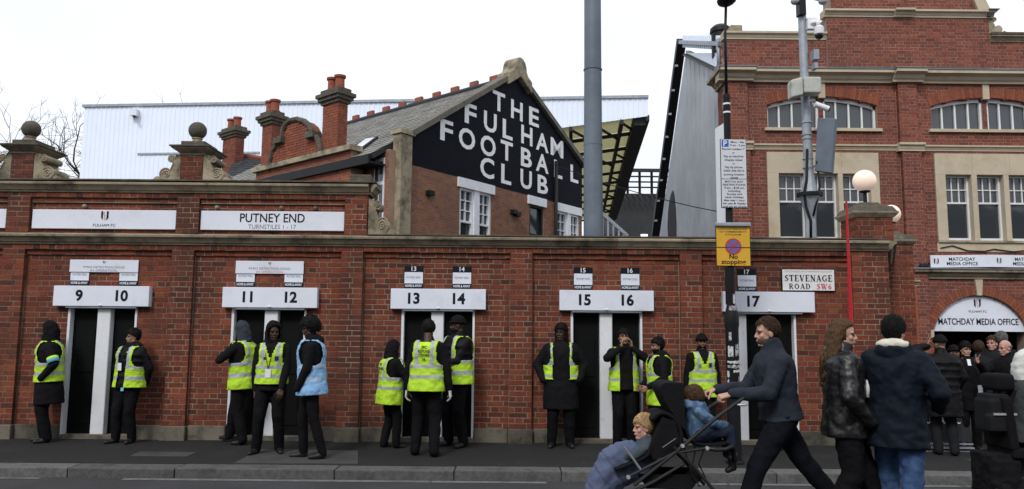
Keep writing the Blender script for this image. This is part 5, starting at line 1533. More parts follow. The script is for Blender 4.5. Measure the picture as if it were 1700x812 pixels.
# ================================================================== people
def voxel(mb, size, smooth=3, fac=.5):
    """fuse overlapping forms into one continuous skin"""
    me = mb.mesh('form', []); o = bpy.data.objects.new('form', me); COL.objects.link(o)
    r_ = o.modifiers.new('r', 'REMESH'); r_.mode = 'VOXEL'; r_.voxel_size = size
    if smooth:
        s_ = o.modifiers.new('s', 'SMOOTH'); s_.factor = fac; s_.iterations = smooth
    dg = bpy.context.evaluated_depsgraph_get(); dg.update()
    res = bpy.data.meshes.new_from_object(o.evaluated_get(dg))
    n = len(res.vertices); co = np.empty(n * 3); res.vertices.foreach_get('co', co)
    fs = [tuple(p.vertices) for p in res.polygons]
    bpy.data.objects.remove(o); bpy.data.meshes.remove(me); bpy.data.meshes.remove(res)
    return co.reshape(-1, 3), fs
def ball(mb, c, r, M=None, n=14, m=9):
    t = MB().sphere((0, 0, 0), r, n, m)
    c = Vector(c)
    for v in t.v: mb.v.append(tuple((M @ Vector(v) if M is not None else Vector(v)) + c))
    b = len(mb.v) - len(t.v); mb.f += [tuple(i + b for i in f) for f in t.f]; mb.m += [0] * len(t.f)
def rcone(mb, p0, r0, p1, r1, n=12):
    p0, p1 = Vector(p0), Vector(p1); d = p1 - p0
    if d.length < 1e-5: return ball(mb, p0, max(r0, r1))
    u = d.normalized(); pts = []; rs = []
    for a in (80, 55, 28): pts.append(p0 - u * r0 * math.sin(R(a))); rs.append(r0 * math.cos(R(a)))
    pts += [p0, p0.lerp(p1, .5), p1]; rs += [r0, (r0 + r1) / 2, r1]
    for a in (28, 55, 80): pts.append(p1 + u * r1 * math.sin(R(a))); rs.append(r1 * math.cos(R(a)))
    mb.tube(pts, rs, n)
def ik(S, T, a, b, pole):
    S, T = Vector(S), Vector(T); d = T - S; L = d.length
    if L > (a + b) * .995: T = S + d * ((a + b) * .995 / L); d = T - S; L = d.length
    if L < abs(a - b) + .02: L = abs(a - b) + .02
    u = d.normalized(); pl = Vector(pole); pl = pl - u * pl.dot(u)
    if pl.length < 1e-4: pl = u.orthogonal()
    pl.normalize()
    x = (a * a - b * b + L * L) / (2 * L); h = math.sqrt(max(0, a * a - x * x))
    return S + u * x + pl * h, T

# --- head and hands, modelled once
def make_head(child=False):
    mb = MB()
    ball(mb, (0, .012, .03), (.075, .094, .098), n=20, m=14)
    ball(mb, (0, -.022, -.045), (.060, .066, .072), n=18, m=12)
    ball(mb, (0, -.068, -.098), (.024, .018, .018))
    rcone(mb, (0, -.084, .012), .0075, (0, -.102, -.026), .0105)
    for s in (-1, 1):
        ball(mb, (s * .011, -.091, -.031), (.009, .010, .008))
        ball(mb, (s * .034, -.068, .024), (.03, .015, .010))
        ball(mb, (s * .042, -.056, -.024), (.022, .022, .024))
        ball(mb, (s * .076, .012, -.012), (.010, .020, .031))
        rcone(mb, (s * .05, .0, -.06), .02, (s * .02, -.05, -.10), .02)
    ball(mb, (0, -.084, -.058), (.024, .011, .0065)); ball(mb, (0, -.082, -.070), (.021, .011, .0075))
    rcone(mb, (0, .02, -.06), .056, (0, .03, -.21), .060)
    return voxel(mb, .0056, 4, .5)
HEAD = make_head()
def make_hand(curl, spread=.0):
    """left hand: wrist at the origin, fingers down -Z, thumb to +X, palm to -Y"""
    mb = MB()
    for x in (-.026, -.009, .009, .026): rcone(mb, (x * .75, 0, -.012), .015, (x * 1.05, 0, -.085), .0135, 8)
    rcone(mb, (0, 0, .03), .026, (0, 0, -.01), .027, 10)
    for i, (x, L) in enumerate(((.030, .072), (.0105, .080), (-.0095, .075), (-.029, .058))):
        p = Vector((x, 0, -.088)); a = .12 + .04 * i
        for j_, f_ in enumerate((.45, .31, .24)):
            a += curl * (.75, .95, .6)[j_]
            d = Vector((spread * x * 6 * (1 - j_ * .4), -math.sin(a), -math.cos(a))).normalized(); q_ = p + d * L * f_
            rcone(mb, p, .0092 - .0008 * j_, q_, .0086 - .0008 * j_, 8); p = q_
    p = Vector((.024, -.006, -.028))
    for d, L, r_ in ((Vector((.62, -.35, -.72)), .042, .0125), (Vector((.38, -.5 - .3 * curl, -.75)), .032, .0105), (Vector((.1, -.6 - .3 * curl, -.75)), .026, .0092)):
        q_ = p + d.normalized() * L; rcone(mb, p, r_, q_, r_ * .9, 8); p = q_
    return voxel(mb, .0042, 2, .4)
HANDS = {'relaxed': make_hand(.42), 'grip': make_hand(1.35), 'open': make_hand(.12, .3)}

SKIN = {'dark': mat('skin_dark', (.055, .030, .020), .5, .15, 20), 'brown': mat('skin_brown', (.17, .085, .05), .5, .12, 20), 'tan': mat('skin_tan', (.30, .17, .11), .5, .1, 20),
        'light': mat('skin_light', (.46, .27, .20), .5, .1, 18), 'pink': mat('skin_pink', (.50, .27, .22), .5, .12, 18), 'glove': mat('white_glove', (.62, .62, .62), .8, .1, 20)}
def cloth(name, c, rough=.85, scale=9, bump=.3, bscale=16, var=.12, spec=.1):
    bump = min(bump, .3)
    return mat(name, [v * .62 for v in c] if max(c) < .03 else c, rough, var, scale, bump=bump, bscale=bscale, spec=spec)
CBLACK = cloth('black_cloth', (.012, .012, .014)); CBLK2 = cloth('black_puffer', (.014, .014, .017), .55, 6, .6, 10)
CDARK = cloth('charcoal_cloth', (.022, .023, .026)); CNAVY = cloth('navy_parka', (.010, .016, .028), .7, 7, .6, 9)
CNAVY2 = cloth('navy_quilt', (.020, .025, .036), .7, 9, .5, 12); TROU = cloth('black_trousers', (.010, .010, .012)); TNAVY = cloth('navy_trousers', (.009, .011, .017))
JEAN = cloth('blue_jeans', (.045, .085, .18), .9, 14, .5, 20, .25); LEATH = mat('black_leather', (.008, .008, .009), .42, .05, 6, bump=.1, bscale=5, spec=.45)
SHOE = mat('black_shoe', (.012, .012, .013), .5, .2, 9); HAIRB = hair_mat('black_hair', (.008, .007, .007))
HAIRBR = hair_mat('brown_hair', (.07, .04, .022)); HAIRD = hair_mat('dark_brown_hair', (.045, .028, .019))
HAIRBL = hair_mat('blond_hair', (.38, .25, .13)); HAIRG = hair_mat('grey_hair', (.12, .115, .11))
BEANG = cloth('grey_beanie', (.035, .042, .055)); YVEST = mat('fluorescent_vest', (.43, .68, .035), .8, .14, 7, bump=.5, bscale=12)
_yb = YVEST.node_tree.nodes['Principled BSDF']
BVEST = mat('pale_blue_vest', (.22, .42, .68), .75, .12, 7, bump=.5, bscale=12); SILV = mat('reflective_tape', (.36, .38, .40), .45, .12, 9, spec=.5)
SILVB = mat('pale_tape', (.36, .47, .62), .5, .1, 9); ZIP = mat('vest_binding', (.02, .022, .03), .7, .1); CARD = mat('pass_card', (.72, .74, .80), .4, .06, 60)
CREAM = cloth('cream_hood', (.60, .56, .48)); EYEM = mat('eye_dark', (.012, .010, .010), .2, .1); EYEW = mat('eye_white', (.5, .48, .46), .3, .05); LIPM = {k: mat('lips_' + k, c, .5, .1) for k, c in (('dark', (.06, .028, .024)), ('brown', (.14, .06, .05)), ('tan', (.25, .11, .09)), ('light', (.36, .14, .12)), ('pink', (.38, .15, .13)))}

TORSO = [(-.24, .185, .150), (-.10, .182, .148), (.02, .172, .138), (.14, .168, .130), (.26, .180, .136), (.36, .190, .138), (.425, .198, .128), (.468, .185, .110), (.50, .135, .092), (.525, .085, .076), (.56, .070, .070)]
def tring(z, puff=1.0, grow=0.0):
    zs_ = [t[0] for t in TORSO]
    z = min(max(z, zs_[0]), zs_[-1]); i = min(max(bisect(zs_, z) - 1, 0), len(zs_) - 2)
    f_ = (z - zs_[i]) / (zs_[i + 1] - zs_[i])
    k = puff if z < .44 else 1 + (puff - 1) * max(0, (.56 - z) / .12)
    return ((TORSO[i][1] * (1 - f_) + TORSO[i + 1][1] * f_) * k + grow, (TORSO[i][2] * (1 - f_) + TORSO[i + 1][2] * f_) * k + grow)
def sup(hw, hd, a, e=2.35):
    c, s = math.cos(a), math.sin(a)
    return hw * math.copysign(abs(c) ** (2 / e), c), hd * math.copysign(abs(s) ** (2 / e), s)
def loft_torso(mb, M, z0, z1, puff, grow=0.0, n=28, flare=0.0, steps=16):
    rings = []
    for i in range(steps + 1):
        z = z0 + (z1 - z0) * i / steps; hw, hd = tring(max(z, -.24), puff, grow)
        fl = 1 + flare * max(0, -z) / .4
        rings.append([M @ Vector((*sup(hw * fl, hd * fl, 2 * math.pi * k / n), z)) for k in range(n)])
    vs = [v for r_ in rings for v in r_]; fs = []
    for i in range(steps):
        for k in range(n): fs.append((i * n + k, i * n + (k + 1) % n, (i + 1) * n + (k + 1) % n, (i + 1) * n + k))
    fs += [tuple(range(n - 1, -1, -1)), tuple(steps * n + k for k in range(n))]
    mb.add(vs, fs)

class Person:
    def __init__(s, label, px=None, py=None, pos=None, top=None, s_=1.0, yaw=0, group=None, name='person', Z=0.0):
        p = PZ(px, py, Z + (.04 if Z == 0 else 0)) if pos is None else Vector(pos)
        if pos is None and Z == 0.0 and p.y > -.30 and p.x < 5.3:       # keep clear of the wall
            d_ = ray(px, py); p = Vector((CAM.x + d_.x * ((-.30 - CAM.y) / d_.y), -.30, 0))
        if Z == 0.0: Z = gz(p.y)
        s.base = Vector((p.x, p.y, Z))
        if top is not None:
            zt_ = PY(px if px else 850, top, p.y).z; s_ = (zt_ - Z) / 1.735
        s.s = s_; s.yaw = R(yaw)
        s.M = Matrix.Translation(s.base) @ Matrix.Rotation(s.yaw, 4, 'Z') @ Matrix.Scale(s_, 4)
        s.root = thing(name, label, 'person', tuple(s.base), group)
    def emit(s, mb, name, m, parent=None, smooth=True, wr=0.0, ws=.09, solid=0.0, seed=0):
        """place a piece given in the person's own frame; wr = depth of cloth folds"""
        V = np.array(mb.v if isinstance(mb, MB) else mb[0], float); F = mb.f if isinstance(mb, MB) else mb[1]
        t = MB(); t.v = [tuple(v) for v in V]; t.f = list(F); t.m = mb.m if isinstance(mb, MB) else [0] * len(F)
        o = t.build(name, m, None, smooth=smooth, fix=isinstance(mb, MB))
        if wr or solid:
            if wr:
                tx = bpy.data.textures.get(f'folds{ws}') or bpy.data.textures.new(f'folds{ws}', 'CLOUDS'); tx.noise_scale = ws; tx.noise_depth = 2
                d = o.modifiers.new('folds', 'DISPLACE'); d.texture = tx; d.strength = wr; d.mid_level = .5; d.texture_coords = 'LOCAL'
            if solid:
                q_ = o.modifiers.new('cloth', 'SOLIDIFY'); q_.thickness = solid; q_.offset = 1
            dg = bpy.context.evaluated_depsgraph_get(); dg.update()
            me = bpy.data.meshes.new_from_object(o.evaluated_get(dg)); o.modifiers.clear(); o.data = me
            if smooth: me.shade_smooth()
        o.data.transform(s.M)
        put(o, parent or s.root)
        return o
    def build(s, skin='brown', lean=0, twist=0, roll=0, hip=None, head=(0, 0, 0), feet=((.1, 0, 0), (-.1, 0, 0)), ankle_z=(0, 0), hands=None, pole=None, hand_pose=('relaxed', 'relaxed'),
              thumb=((0, -1, 0), (0, -1, 0)), hdir=(None, None), jacket=CBLACK, puff=1.06, hem=-.12, flare=0.0, sleeve=.062, trousers=TROU, tro=1.2, shoes=True, seated=False, knee_pole=None, hood_down=None, collar=.02,
              show_hands=(True, True), handm=None, wr=.022, vox=.0145, quilt=False, face=True, legs=True, neck=None):
        h = Vector(hip) if hip else Vector((0, 0, .945))
        T = Matrix.Translation(h) @ Matrix.Rotation(R(twist), 4, 'Z') @ Matrix.Rotation(R(lean), 4, 'X') @ Matrix.Rotation(R(roll), 4, 'Y')
        s.T = T
        S = [T @ Vector((sg * .172, .0, .448)) for sg in (1, -1)]
        hands = hands or ((.25, -.02, .76), (-.25, -.02, .76)); pole = pole or ((.5, .8, 0), (-.5, .8, 0))
        E_, W_ = [], []
        for i in (0, 1):
            e, w = ik(S[i], Vector(hands[i]), .295, .27, pole[i]); E_.append(e); W_.append(w)
        s.E, s.W, s.S = E_, W_, S
        # head
        HM = T @ Matrix.Translation((0, -.012, .655)) @ Matrix.Rotation(R(head[0]), 4, 'Z') @ Matrix.Rotation(R(head[1]), 4, 'X') @ Matrix.Rotation(R(head[2]), 4, 'Y') @ Matrix.Scale(.93, 4)
        s.H = HM
        hv = np.c_[HEAD[0], np.ones(len(HEAD[0]))] @ np.array(HM).T[:, :3]
        # legs
        K, A = [], []
        hj = [h + Matrix.Rotation(R(twist * .4), 3, 'Z') @ Vector((sg * .092, .0, -.03)) for sg in (1, -1)]
        for i in (0, 1):
            ft = Vector((feet[i][0], feet[i][1], .085 + ankle_z[i]))
            kp = (knee_pole[i] if knee_pole else (0, -1, .0))
            k, a = ik(hj[i], ft, .427, .415, kp); K.append(k); A.append(a)
        s.K, s.A = K, A
        core_ = MB()
        loft_torso(core_, T, -.1, .53, .86, -.012, 16, steps=8)
        for i in (0, 1):
            rcone(core_, S[i], .05, E_[i], .04, 8); rcone(core_, E_[i], .04, W_[i], .027, 8)
            rcone(core_, hj[i], .075, K[i], .05, 8); rcone(core_, K[i], .05, A[i], .035, 8); rcone(core_, A[i], .032, A[i] + Vector((0, -.02, -.03)), .028, 8)
        cv, cf = voxel(core_, .024, 2)
        V = [tuple(v) for v in cv]; F = list(cf)
        def add(vs, fs):
            b = len(V); V.extend(tuple(float(q_) for q_ in v) for v in vs); F.extend(tuple(i + b for i in f) for f in fs)
        add(hv, HEAD[1])
        hm_parts = []
        for i in (0, 1):
            if not show_hands[i]: continue
            hv2, hf = HANDS[hand_pose[i]]
            hv2 = hv2.copy()
            if i == 1: hv2[:, 1] *= -1
            fd = (W_[i] - E_[i]).normalized() if hdir[i] is None else Vector(hdir[i]).normalized()
            z = -fd; x = Vector(thumb[i]); x = x - z * x.dot(z)
            if x.length < 1e-3: x = z.orthogonal()
            x.normalize(); y = z.cross(x)
            Mh = np.array(Matrix((x, y, z)).transposed())
            vv = hv2 @ Mh.T + np.array(W_[i] + fd * .012)
            add(vv, hf if i == 0 else [f[::-1] for f in hf])
            hm_parts.append((len(V) - len(vv), len(V)))
        body = MB(); body.v = V; body.f = F; body.m = [0] * len(F)
        mats = [SKIN[skin]]
        if handm:
            mats.append(SKIN[handm]); lo = min(a for a, b in hm_parts)
            body.m = [1 if f[0] >= lo else 0 for f in F]
        s.emit((np.array(V), F), 'body', mats[0] if not handm else mats[0])
        ob = s.root.children[-1] if s.root.children else None
        ob = [o for o in s.root.children][-1]
        if handm:
            ob.data.materials.append(SKIN[handm]); ob.data.polygons.foreach_set('material_index', body.m)
        # jacket
        jk = MB()
        loft_torso(jk, T, hem, .515, puff, .006, flare=flare)
        for i in (0, 1):
            rcone(jk, S[i] + T.to_3x3() @ Vector((0, 0, -.012)), sleeve * 1.12, E_[i], sleeve * .96)
            w2 = E_[i].lerp(W_[i], .97)
            rcone(jk, E_[i], sleeve * .96, w2, sleeve * .74)
            if quilt:
                for f_ in (.25, .5, .75):
                    ball(jk, S[i].lerp(E_[i], f_), sleeve * 1.06, n=12, m=8); ball(jk, E_[i].lerp(w2, f_), sleeve * .95, n=12, m=8)
        if quilt:
            for z in (-.05, .06, .17, .28, .38):
                hw, hd = tring(z, puff, .016)
                t = MB(); n = 24
                pts = [T @ Vector((*sup(hw * .93, hd * .93, 2 * math.pi * k / n), z)) for k in range(n + 1)]
                jk.tube(pts, .022, 8)
        if neck != 'none':
            rcone(jk, T @ Vector((0, .012, .50)), .082 + collar * .3, T @ Vector((0, .008, .555)), .070 + collar * .4)
        if hood_down:
            ball(jk, T @ Vector((0, .085, .50)), (.13, .085, .075)); ball(jk, T @ Vector((.085, .03, .525)), (.05, .075, .05)); ball(jk, T @ Vector((-.085, .03, .525)), (.05, .075, .05))
        s.emit(voxel(jk, vox, 4), 'jacket', jacket, wr=wr)
        # trousers
        if legs:
            tr_ = MB()
            ball(tr_, h + Vector((0, 0, -.01)), (.168, .128, .12))
            for i in (0, 1):
                rcone(tr_, hj[i] + Vector((0, 0, .01)), .096 * tro, K[i], .070 * tro); rcone(tr_, K[i], .070 * tro, A[i] + Vector((0, .01, -.02)), .056 * tro)
            s.emit(voxel(tr_, vox, 3), 'trousers', trousers, wr=wr * .9)
        if shoes:
            for i in (0, 1):
                ty = R(feet[i][2]) if len(feet[i]) > 2 else 0
                d = Matrix.Rotation(ty, 3, 'Z') @ Vector((0, -1, 0)); a = A[i]; sm = MB()
                dz = Vector((0, 0, 1))
                b0 = a - dz * .05
                rcone(sm, b0 + dz * .01 - d * .015, .046, b0 + d * .06 - dz * .008, .042); rcone(sm, b0 + d * .06 - dz * .010, .040, b0 + d * .135 - dz * .014, .034)
                rcone(sm, a - dz * .0, .047, b0, .045)
                sv, sf = voxel(sm, .010, 2)
                sv[:, 2] = np.maximum(sv[:, 2], a.z - .085)
                s.emit((sv, sf), 'shoe', SHOE)
        if face: s.face(skin)
        return s
    def hp(s, x, y, z): return s.H @ Vector((x, y, z))
    def face(s, skin, brow=HAIRB):
        e = MB()
        for sg in (-1, 1):
            ball(e, s.hp(sg * .031, -.079, .006), (.0125, .008, .0065), s.H.to_3x3(), 10, 6)
        s.emit(e, 'eyes', EYEM)
        b = MB()
        for sg in (-1, 1): rcone(b, s.hp(sg * .016, -.0885, .024), .0045, s.hp(sg * .047, -.076, .026), .0035, 6)
        s.emit(b, 'eyebrows', brow)
        l = MB(); rcone(l, s.hp(-.018, -.0895, -.063), .0045, s.hp(0, -.0945, -.063), .0058, 6); rcone(l, s.hp(.018, -.0895, -.063), .0045, s.hp(0, -.0945, -.063), .0058, 6)
        s.emit(l, 'lips', LIPM[skin])
    def shell(s, name, m, rad, cen, keep, n=40, k=28, wr=.0, ws=.03, solid=.006):
        t = MB().sphere((0, 0, 0), rad, n, k); F = []
        c = Vector(cen)
        P_ = [Vector(v) + c for v in t.v]
        for f in t.f:
            g = sum((P_[i] for i in f), Vector()) / len(f)
            if keep(g): F.append(f)
        used = sorted({i for f in F for i in f}); mp = {a: b for b, a in enumerate(used)}
        mb = MB(); mb.v = [tuple(s.H @ P_[i]) for i in used]; mb.f = [tuple(mp[i] for i in f) for f in F]; mb.m = [0] * len(F)
        return s.emit(mb, name, m, wr=wr, ws=ws, solid=solid)
    def hair(s, m=HAIRB, big=0.0, low=-.055, front=.070, near=False):
        def keep(g):
            f_ = min(1, max(0, (g.y + .075) / .115)); return g.z > front + (low - front) * f_ ** 1.5 + .008 * math.sin(g.x * 160)
        o = s.shell('hair', m, (.082 + big, .103 + big, .107 + big), (0, .013, .034 + big * .3), keep, wr=.003 if near else .008 + big * .5, ws=.03, solid=.006)
        s.strands(m, (.086 + big, .107 + big, .111 + big), (0, .013, .034 + big * .3), keep, o, 1100 if near else 200, curly=big > .02, L=.034 if near else .045, fine=.55 if near else 1.0)
        return o
    def strands(s, m, rad, cen, keep, parent, n, curly=False, L=.045, fine=1.0):
        """locks lying over the scalp, so that the outline is uneven"""
        rr = random.Random(n + int(s.base.x * 100)); mb = MB(); c = Vector(cen); k = 0
        while k < n:
            d = Vector((rr.gauss(0, 1), rr.gauss(0, 1), rr.gauss(0, 1))).normalized(); p0 = c + Vector((d.x * rad[0], d.y * rad[1], d.z * rad[2]))
            if not keep(p0): continue
            k += 1
            if curly: fl = (d + Vector((rr.uniform(-1, 1), rr.uniform(-1, 1), rr.uniform(-1, 1))) * .8).normalized(); Ls = L * rr.uniform(.3, .7); up = .006
            else:
                fl = Vector((rr.uniform(-.35, .35), .55 if p0.y > -.05 else -.5, -.9 + (.6 if p0.z > .1 else 0))); fl = (fl - d * fl.dot(d)).normalized(); Ls = L * rr.uniform(.6, 1.2); up = rr.uniform(.001, .007)
            p1 = p0 + fl * Ls * .5 + d * up; p2 = p0 + fl * Ls + d * (rr.uniform(-.004, .004) - (0 if curly else Ls * Ls * .5 / .1))
            mb.tube([s.H @ p0, s.H @ p1, s.H @ p2], [.0042 * fine, .0048 * fine, .0012 * fine], 4, caps=False)
        o = s.emit((np.array(mb.v), mb.f), 'strands', m, parent=parent); o['kind'] = 'stuff'
    def beard(s, m=HAIRB):
        def keep(g): return g.z < -.045 and (g.y < .0) and not (abs(g.x) < .022 and -.072 < g.z < -.05 and g.y < -.07)
        return s.shell('beard', m, (.066, .075, .081), (0, -.021, -.047), keep, wr=.006, ws=.02, solid=.006)
    def beanie(s, m, big=.0):
        o = s.shell('beanie', m, (.087 + big, .108 + big, .112 + big), (0, .013, .034), lambda g: g.z > .030 + .35 * max(0, g.y) * -.6, wr=.008, ws=.05, solid=.01)
        rb = MB(); n = 24
        rb.tube([s.hp(.092 * math.cos(2 * math.pi * k / n), .013 + .113 * math.sin(2 * math.pi * k / n), .048 - .01 * math.sin(2 * math.pi * k / n)) for k in range(n + 1)], .014, 8)
        s.emit(rb, 'beanie_rim', m, parent=o); return o
    def hood(s, m, tight=0.0, gap=60, low=-.175, zlo=-.115, zhi=.098):
        n = 44; zs_ = [low + (.158 - low) * i / 22 for i in range(23)]; mb = MB()
        for z in zs_:
            t = (z - low) / (.158 - low)
            if z > -.02: q_ = math.sqrt(max(0, 1 - ((z + .02) / .182) ** 2)); rx, ry, cy = (.106 - tight) * q_ ** .9, (.124 - tight) * q_ ** .9, .018
            else:
                w = (-.02 - z) / (-.02 - low); rx, ry, cy = (.106 - tight) * (1 - .16 * math.sin(w * 2.2)) + .03 * w, .124 - tight * .8 - .024 * w, .018 + .014 * w
            for k in range(n):
                a = 2 * math.pi * k / n; mb.v.append(tuple(s.H @ Vector((rx * math.cos(a), cy + ry * math.sin(a), z))))
        F = []
        for i in range(22):
            zc = (zs_[i] + zs_[i + 1]) / 2
            for k in range(n):
                a = (360 * (k + .5) / n - 270 + 180) % 360 - 180
                u = (zc - (zlo + zhi) / 2) / ((zhi - zlo) / 2)
                g = gap * math.sqrt(max(0, 1 - u * u)) if abs(u) < 1 else 0
                if abs(a) < g: continue
                F.append((i * n + k, i * n + (k + 1) % n, (i + 1) * n + (k + 1) % n, (i + 1) * n + k))
        F.append(tuple(22 * n + k for k in range(n)))
        mb.f = F; mb.m = [0] * len(F)
        return s.emit(mb, 'hood', m, wr=.034, ws=.055, solid=.012)
    def snood(s, m, top=-.05):
        mb = MB(); n = 28
        for z, r1, r2 in ((-.2, .095, .10), (-.14, .085, .10), (-.09, .078, .098), (top, .074, .094)):
            for k in range(n):
                a = 2 * math.pi * k / n; mb.v.append(tuple(s.H @ Vector((r1 * math.cos(a), -.008 + r2 * math.sin(a), z))))
        mb.f = [(i * n + k, i * n + (k + 1) % n, (i + 1) * n + (k + 1) % n, (i + 1) * n + k) for i in range(3) for k in range(n)]; mb.m = [0] * len(mb.f)
        return s.emit(mb, 'face_covering', m, wr=.01, ws=.04, solid=.008)
    def vest(s, style='closed', m=YVEST, z0=-.14, puff=1.06, gap=30, grow=.024, bands=((.005, .055), (.165, .215)), tape=SILV, strap=(.075, .122), hemflare=.06, sides=True, split=False):
        """waistcoat cut on the same lines as the jacket, a little looser; tape sewn on as bands"""
        n, steps = 96, 60; z1 = .512; V = []; lab = []
        for i in range(steps + 1):
            z = z0 + (z1 - z0) * i / steps; hw, hd = tring(z, puff, grow + .02 * hemflare * max(0, .2 - z) * 10)
            for k in range(n):
                a = 2 * math.pi * k / n; x, y = sup(hw, hd, a); V.append((x, y, z))
        F, Mi = [], []
        for i in range(steps):
            for k in range(n):
                f = (i * n + k, i * n + (k + 1) % n, (i + 1) * n + (k + 1) % n, (i + 1) * n + k)
                x = sum(V[q_][0] for q_ in f) / 4; y = sum(V[q_][1] for q_ in f) / 4; z = sum(V[q_][2] for q_ in f) / 4
                arm = .150 if z > .30 else 9
                if .20 < z <= .30: arm = .150 + .05 * ((.30 - z) / .10) ** 2
                if abs(x) > arm: continue
                if abs(x) < .075 and z > .49 and y > 0: continue
                if y < 0:
                    vn = .0 if z < .30 else (z - .30) / .20 * .082         # V neck
                    if style == 'open':
                        g = gap / 1000 + .0 * z
                        if abs(x) < max(g, vn): continue
                    elif abs(x) < vn: continue
                    if split and z < -.03 and abs(x) < (-.03 - z) * .45: continue
                mi = 0
                for a_, b_ in bands:
                    if a_ < z < b_: mi = 1
                if z > bands[1][0] and strap[0] < abs(x) < strap[1]: mi = 1
                if style == 'closed' and y < 0 and abs(x) < .007: mi = 2
                F.append(f); Mi.append(mi)
        used = sorted({i for f in F for i in f}); mp = {a: b for b, a in enumerate(used)}
        mb = MB(); mb.v = [tuple(s.T @ Vector(V[i])) for i in used]; mb.f = [tuple(mp[i] for i in f) for f in F]; mb.m = Mi
        s.vp = (puff, grow)
        o = s.emit(mb, 'vest', [m, tape, ZIP], wr=.032, ws=.075, solid=.006)
        return o
    def on_torso(s, x, z, side, lift=.012):
        puff, grow = getattr(s, 'vp', (1.06, .02)); hw, hd = tring(z, puff, grow)
        q_ = max(0, 1 - (abs(x) / hw) ** 2.35) ** (1 / 2.35)
        return s.T @ Vector((x, side * (hd * q_ + lift), z))
    def print_on(s, body, x, z, h, w, side, m, parent, bold=.02):
        vs, fs, tw = text_mesh(body, bold); sx = w / tw; mb = MB()
        mb.v = [tuple(s.on_torso(x + (-a if side > 0 else a) * sx, z + (b - .5) * h, side, .0165)) for a, b in vs]; mb.f = fs; mb.m = [0] * len(fs)
        return s.emit((np.array(mb.v), fs), 'print', m, parent=parent, smooth=False)
    def badge(s, x=.0, z=.13, w=.075, h=.115, lift=.02):
        mb = MB(); c = [s.on_torso(x + a * w, z + b * h, -1, lift) for a, b in ((-.5, -.5), (.5, -.5), (.5, .5), (-.5, .5))]
        mb.prism(c, s.T.to_3x3() @ Vector((0, .003, 0)))
        o = s.emit(mb, 'pass_card', CARD, smooth=False)
        ly = MB()
        for sg in (-1, 1): ly.tube([s.on_torso(x, z + h * .5, -1, lift), s.on_torso(x + sg * .04, .36, -1, lift - .005), s.T @ Vector((sg * .075, -.05, .515))], .004, 5)
        s.emit(ly, 'lanyard', ZIP, parent=o)
    def patch(s, x, z, w, h, m, side=-1, lift=.014, name='patch', parent=None):
        mb = MB(); mb.prism([s.on_torso(x + a * w, z + b * h, side, lift) for a, b in ((-.5, -.5), (.5, -.5), (.5, .5), (-.5, .5))], s.T.to_3x3() @ Vector((0, .004 * -side, 0)))
        return s.emit(mb, name, m, parent=parent, smooth=False)
    def armband(s, i, m, f_=.55, r_=.068):
        a, b = s.S[i].lerp(s.E[i], f_ - .1), s.S[i].lerp(s.E[i], f_ + .1)
        mb = MB(); mb.tube([a, b], r_, 14, caps=False); s.emit(mb, 'armband', m, solid=.004)

GRP = 'stewards along the turnstile wall'
# 1: hooded, looking left, hands in coat pockets
p = Person('steward in hooded long black coat and yellow vest leaning left of doorway nine', 74, 731, top=535, yaw=-62, group=GRP)
p.build('dark', lean=3, head=(-12, 4, 0), feet=((.10, .02, 10), (-.10, -.03, -15)), hands=((.215, -.10, .93), (-.215, -.10, .93)), pole=((.6, .8, 0), (-.6, .8, 0)), show_hands=(False, False), jacket=CBLACK, puff=1.16, hem=-.40, flare=.12, sleeve=.066)
p.hood(CBLACK); p.snood(CBLACK, -.04); v = p.vest('closed', z0=-.07, puff=1.16, bands=((.03, .075), (.165, .21))); p.patch(.085, .30, .05, .05, ZIP, parent=v); p.armband(0, YVEST, .75, .075); p.armband(0, mat('cyan_band', (.10, .32, .42), .7, .1), .86, .077)
# 2
p = Person('steward in open yellow vest with white pass leaning right of doorway ten', 209, 733, top=545, yaw=-18, group=GRP)
p.build('tan', lean=-2, head=(-34, 6, 0), feet=((.10, 0, 12), (-.13, -.08, -20)), hands=((.16, .14, .88), (-.16, .14, .88)), pole=((1, .2, 0), (-1, .2, 0)), show_hands=(False, False), jacket=CBLK2, puff=1.16, quilt=True, sleeve=.072, hood_down=True)
p.hair(HAIRB, .006); p.snood(CBLACK, -.10); p.vest('open', puff=1.18, gap=72, z0=-.11); p.badge(-.03, .20); p.patch(.08, -.135, .045, .05, mat('cyan_tag', (.16, .45, .65), .6, .1), lift=.03)
# 3: grey beanie, hand at the chin
p = Person('steward with grey hood, hand raised to chin, in doorway eleven', 398, 735, top=535, yaw=-104, group=GRP)
p.build('brown', lean=4, head=(6, 8, 0), feet=((.10, .10, 8), (-.10, -.26, -6)), hands=((.10, -.27, 1.27), (-.08, -.25, 1.22)), pole=((.9, -.2, -.7), (-.9, -.2, -.7)), thumb=((0, .3, 1), (0, .3, 1)), hand_pose=('grip', 'grip'), jacket=CBLACK, puff=1.06)
p.hood(BEANG, .01); v = p.vest('closed', z0=-.17, puff=1.08)
# 4: hood up, pass on lanyard
p = Person('hooded steward facing the street with pass on chest between doorways eleven and twelve', 446, 750, top=535, yaw=6, group=GRP)
p.build('dark', lean=0, head=(22, 4, 0), feet=((.13, .04, 18), (-.16, -.03, -22)), hands=((.17, -.22, .84), (-.21, -.02, .80)), pole=((.9, .5, 0), (-.9, .5, 0)), thumb=((-1, -.3, 0), (0, -1, 0)), jacket=CBLACK, puff=1.04)
p.hood(CBLACK); v = p.vest('closed', z0=-.03, puff=1.06, bands=((.055, .10), (.165, .21))); p.badge(-.02, .115); p.patch(.085, .31, .05, .055, ZIP, parent=v); p.patch(-.07, .31, .035, .035, ZIP, parent=v)
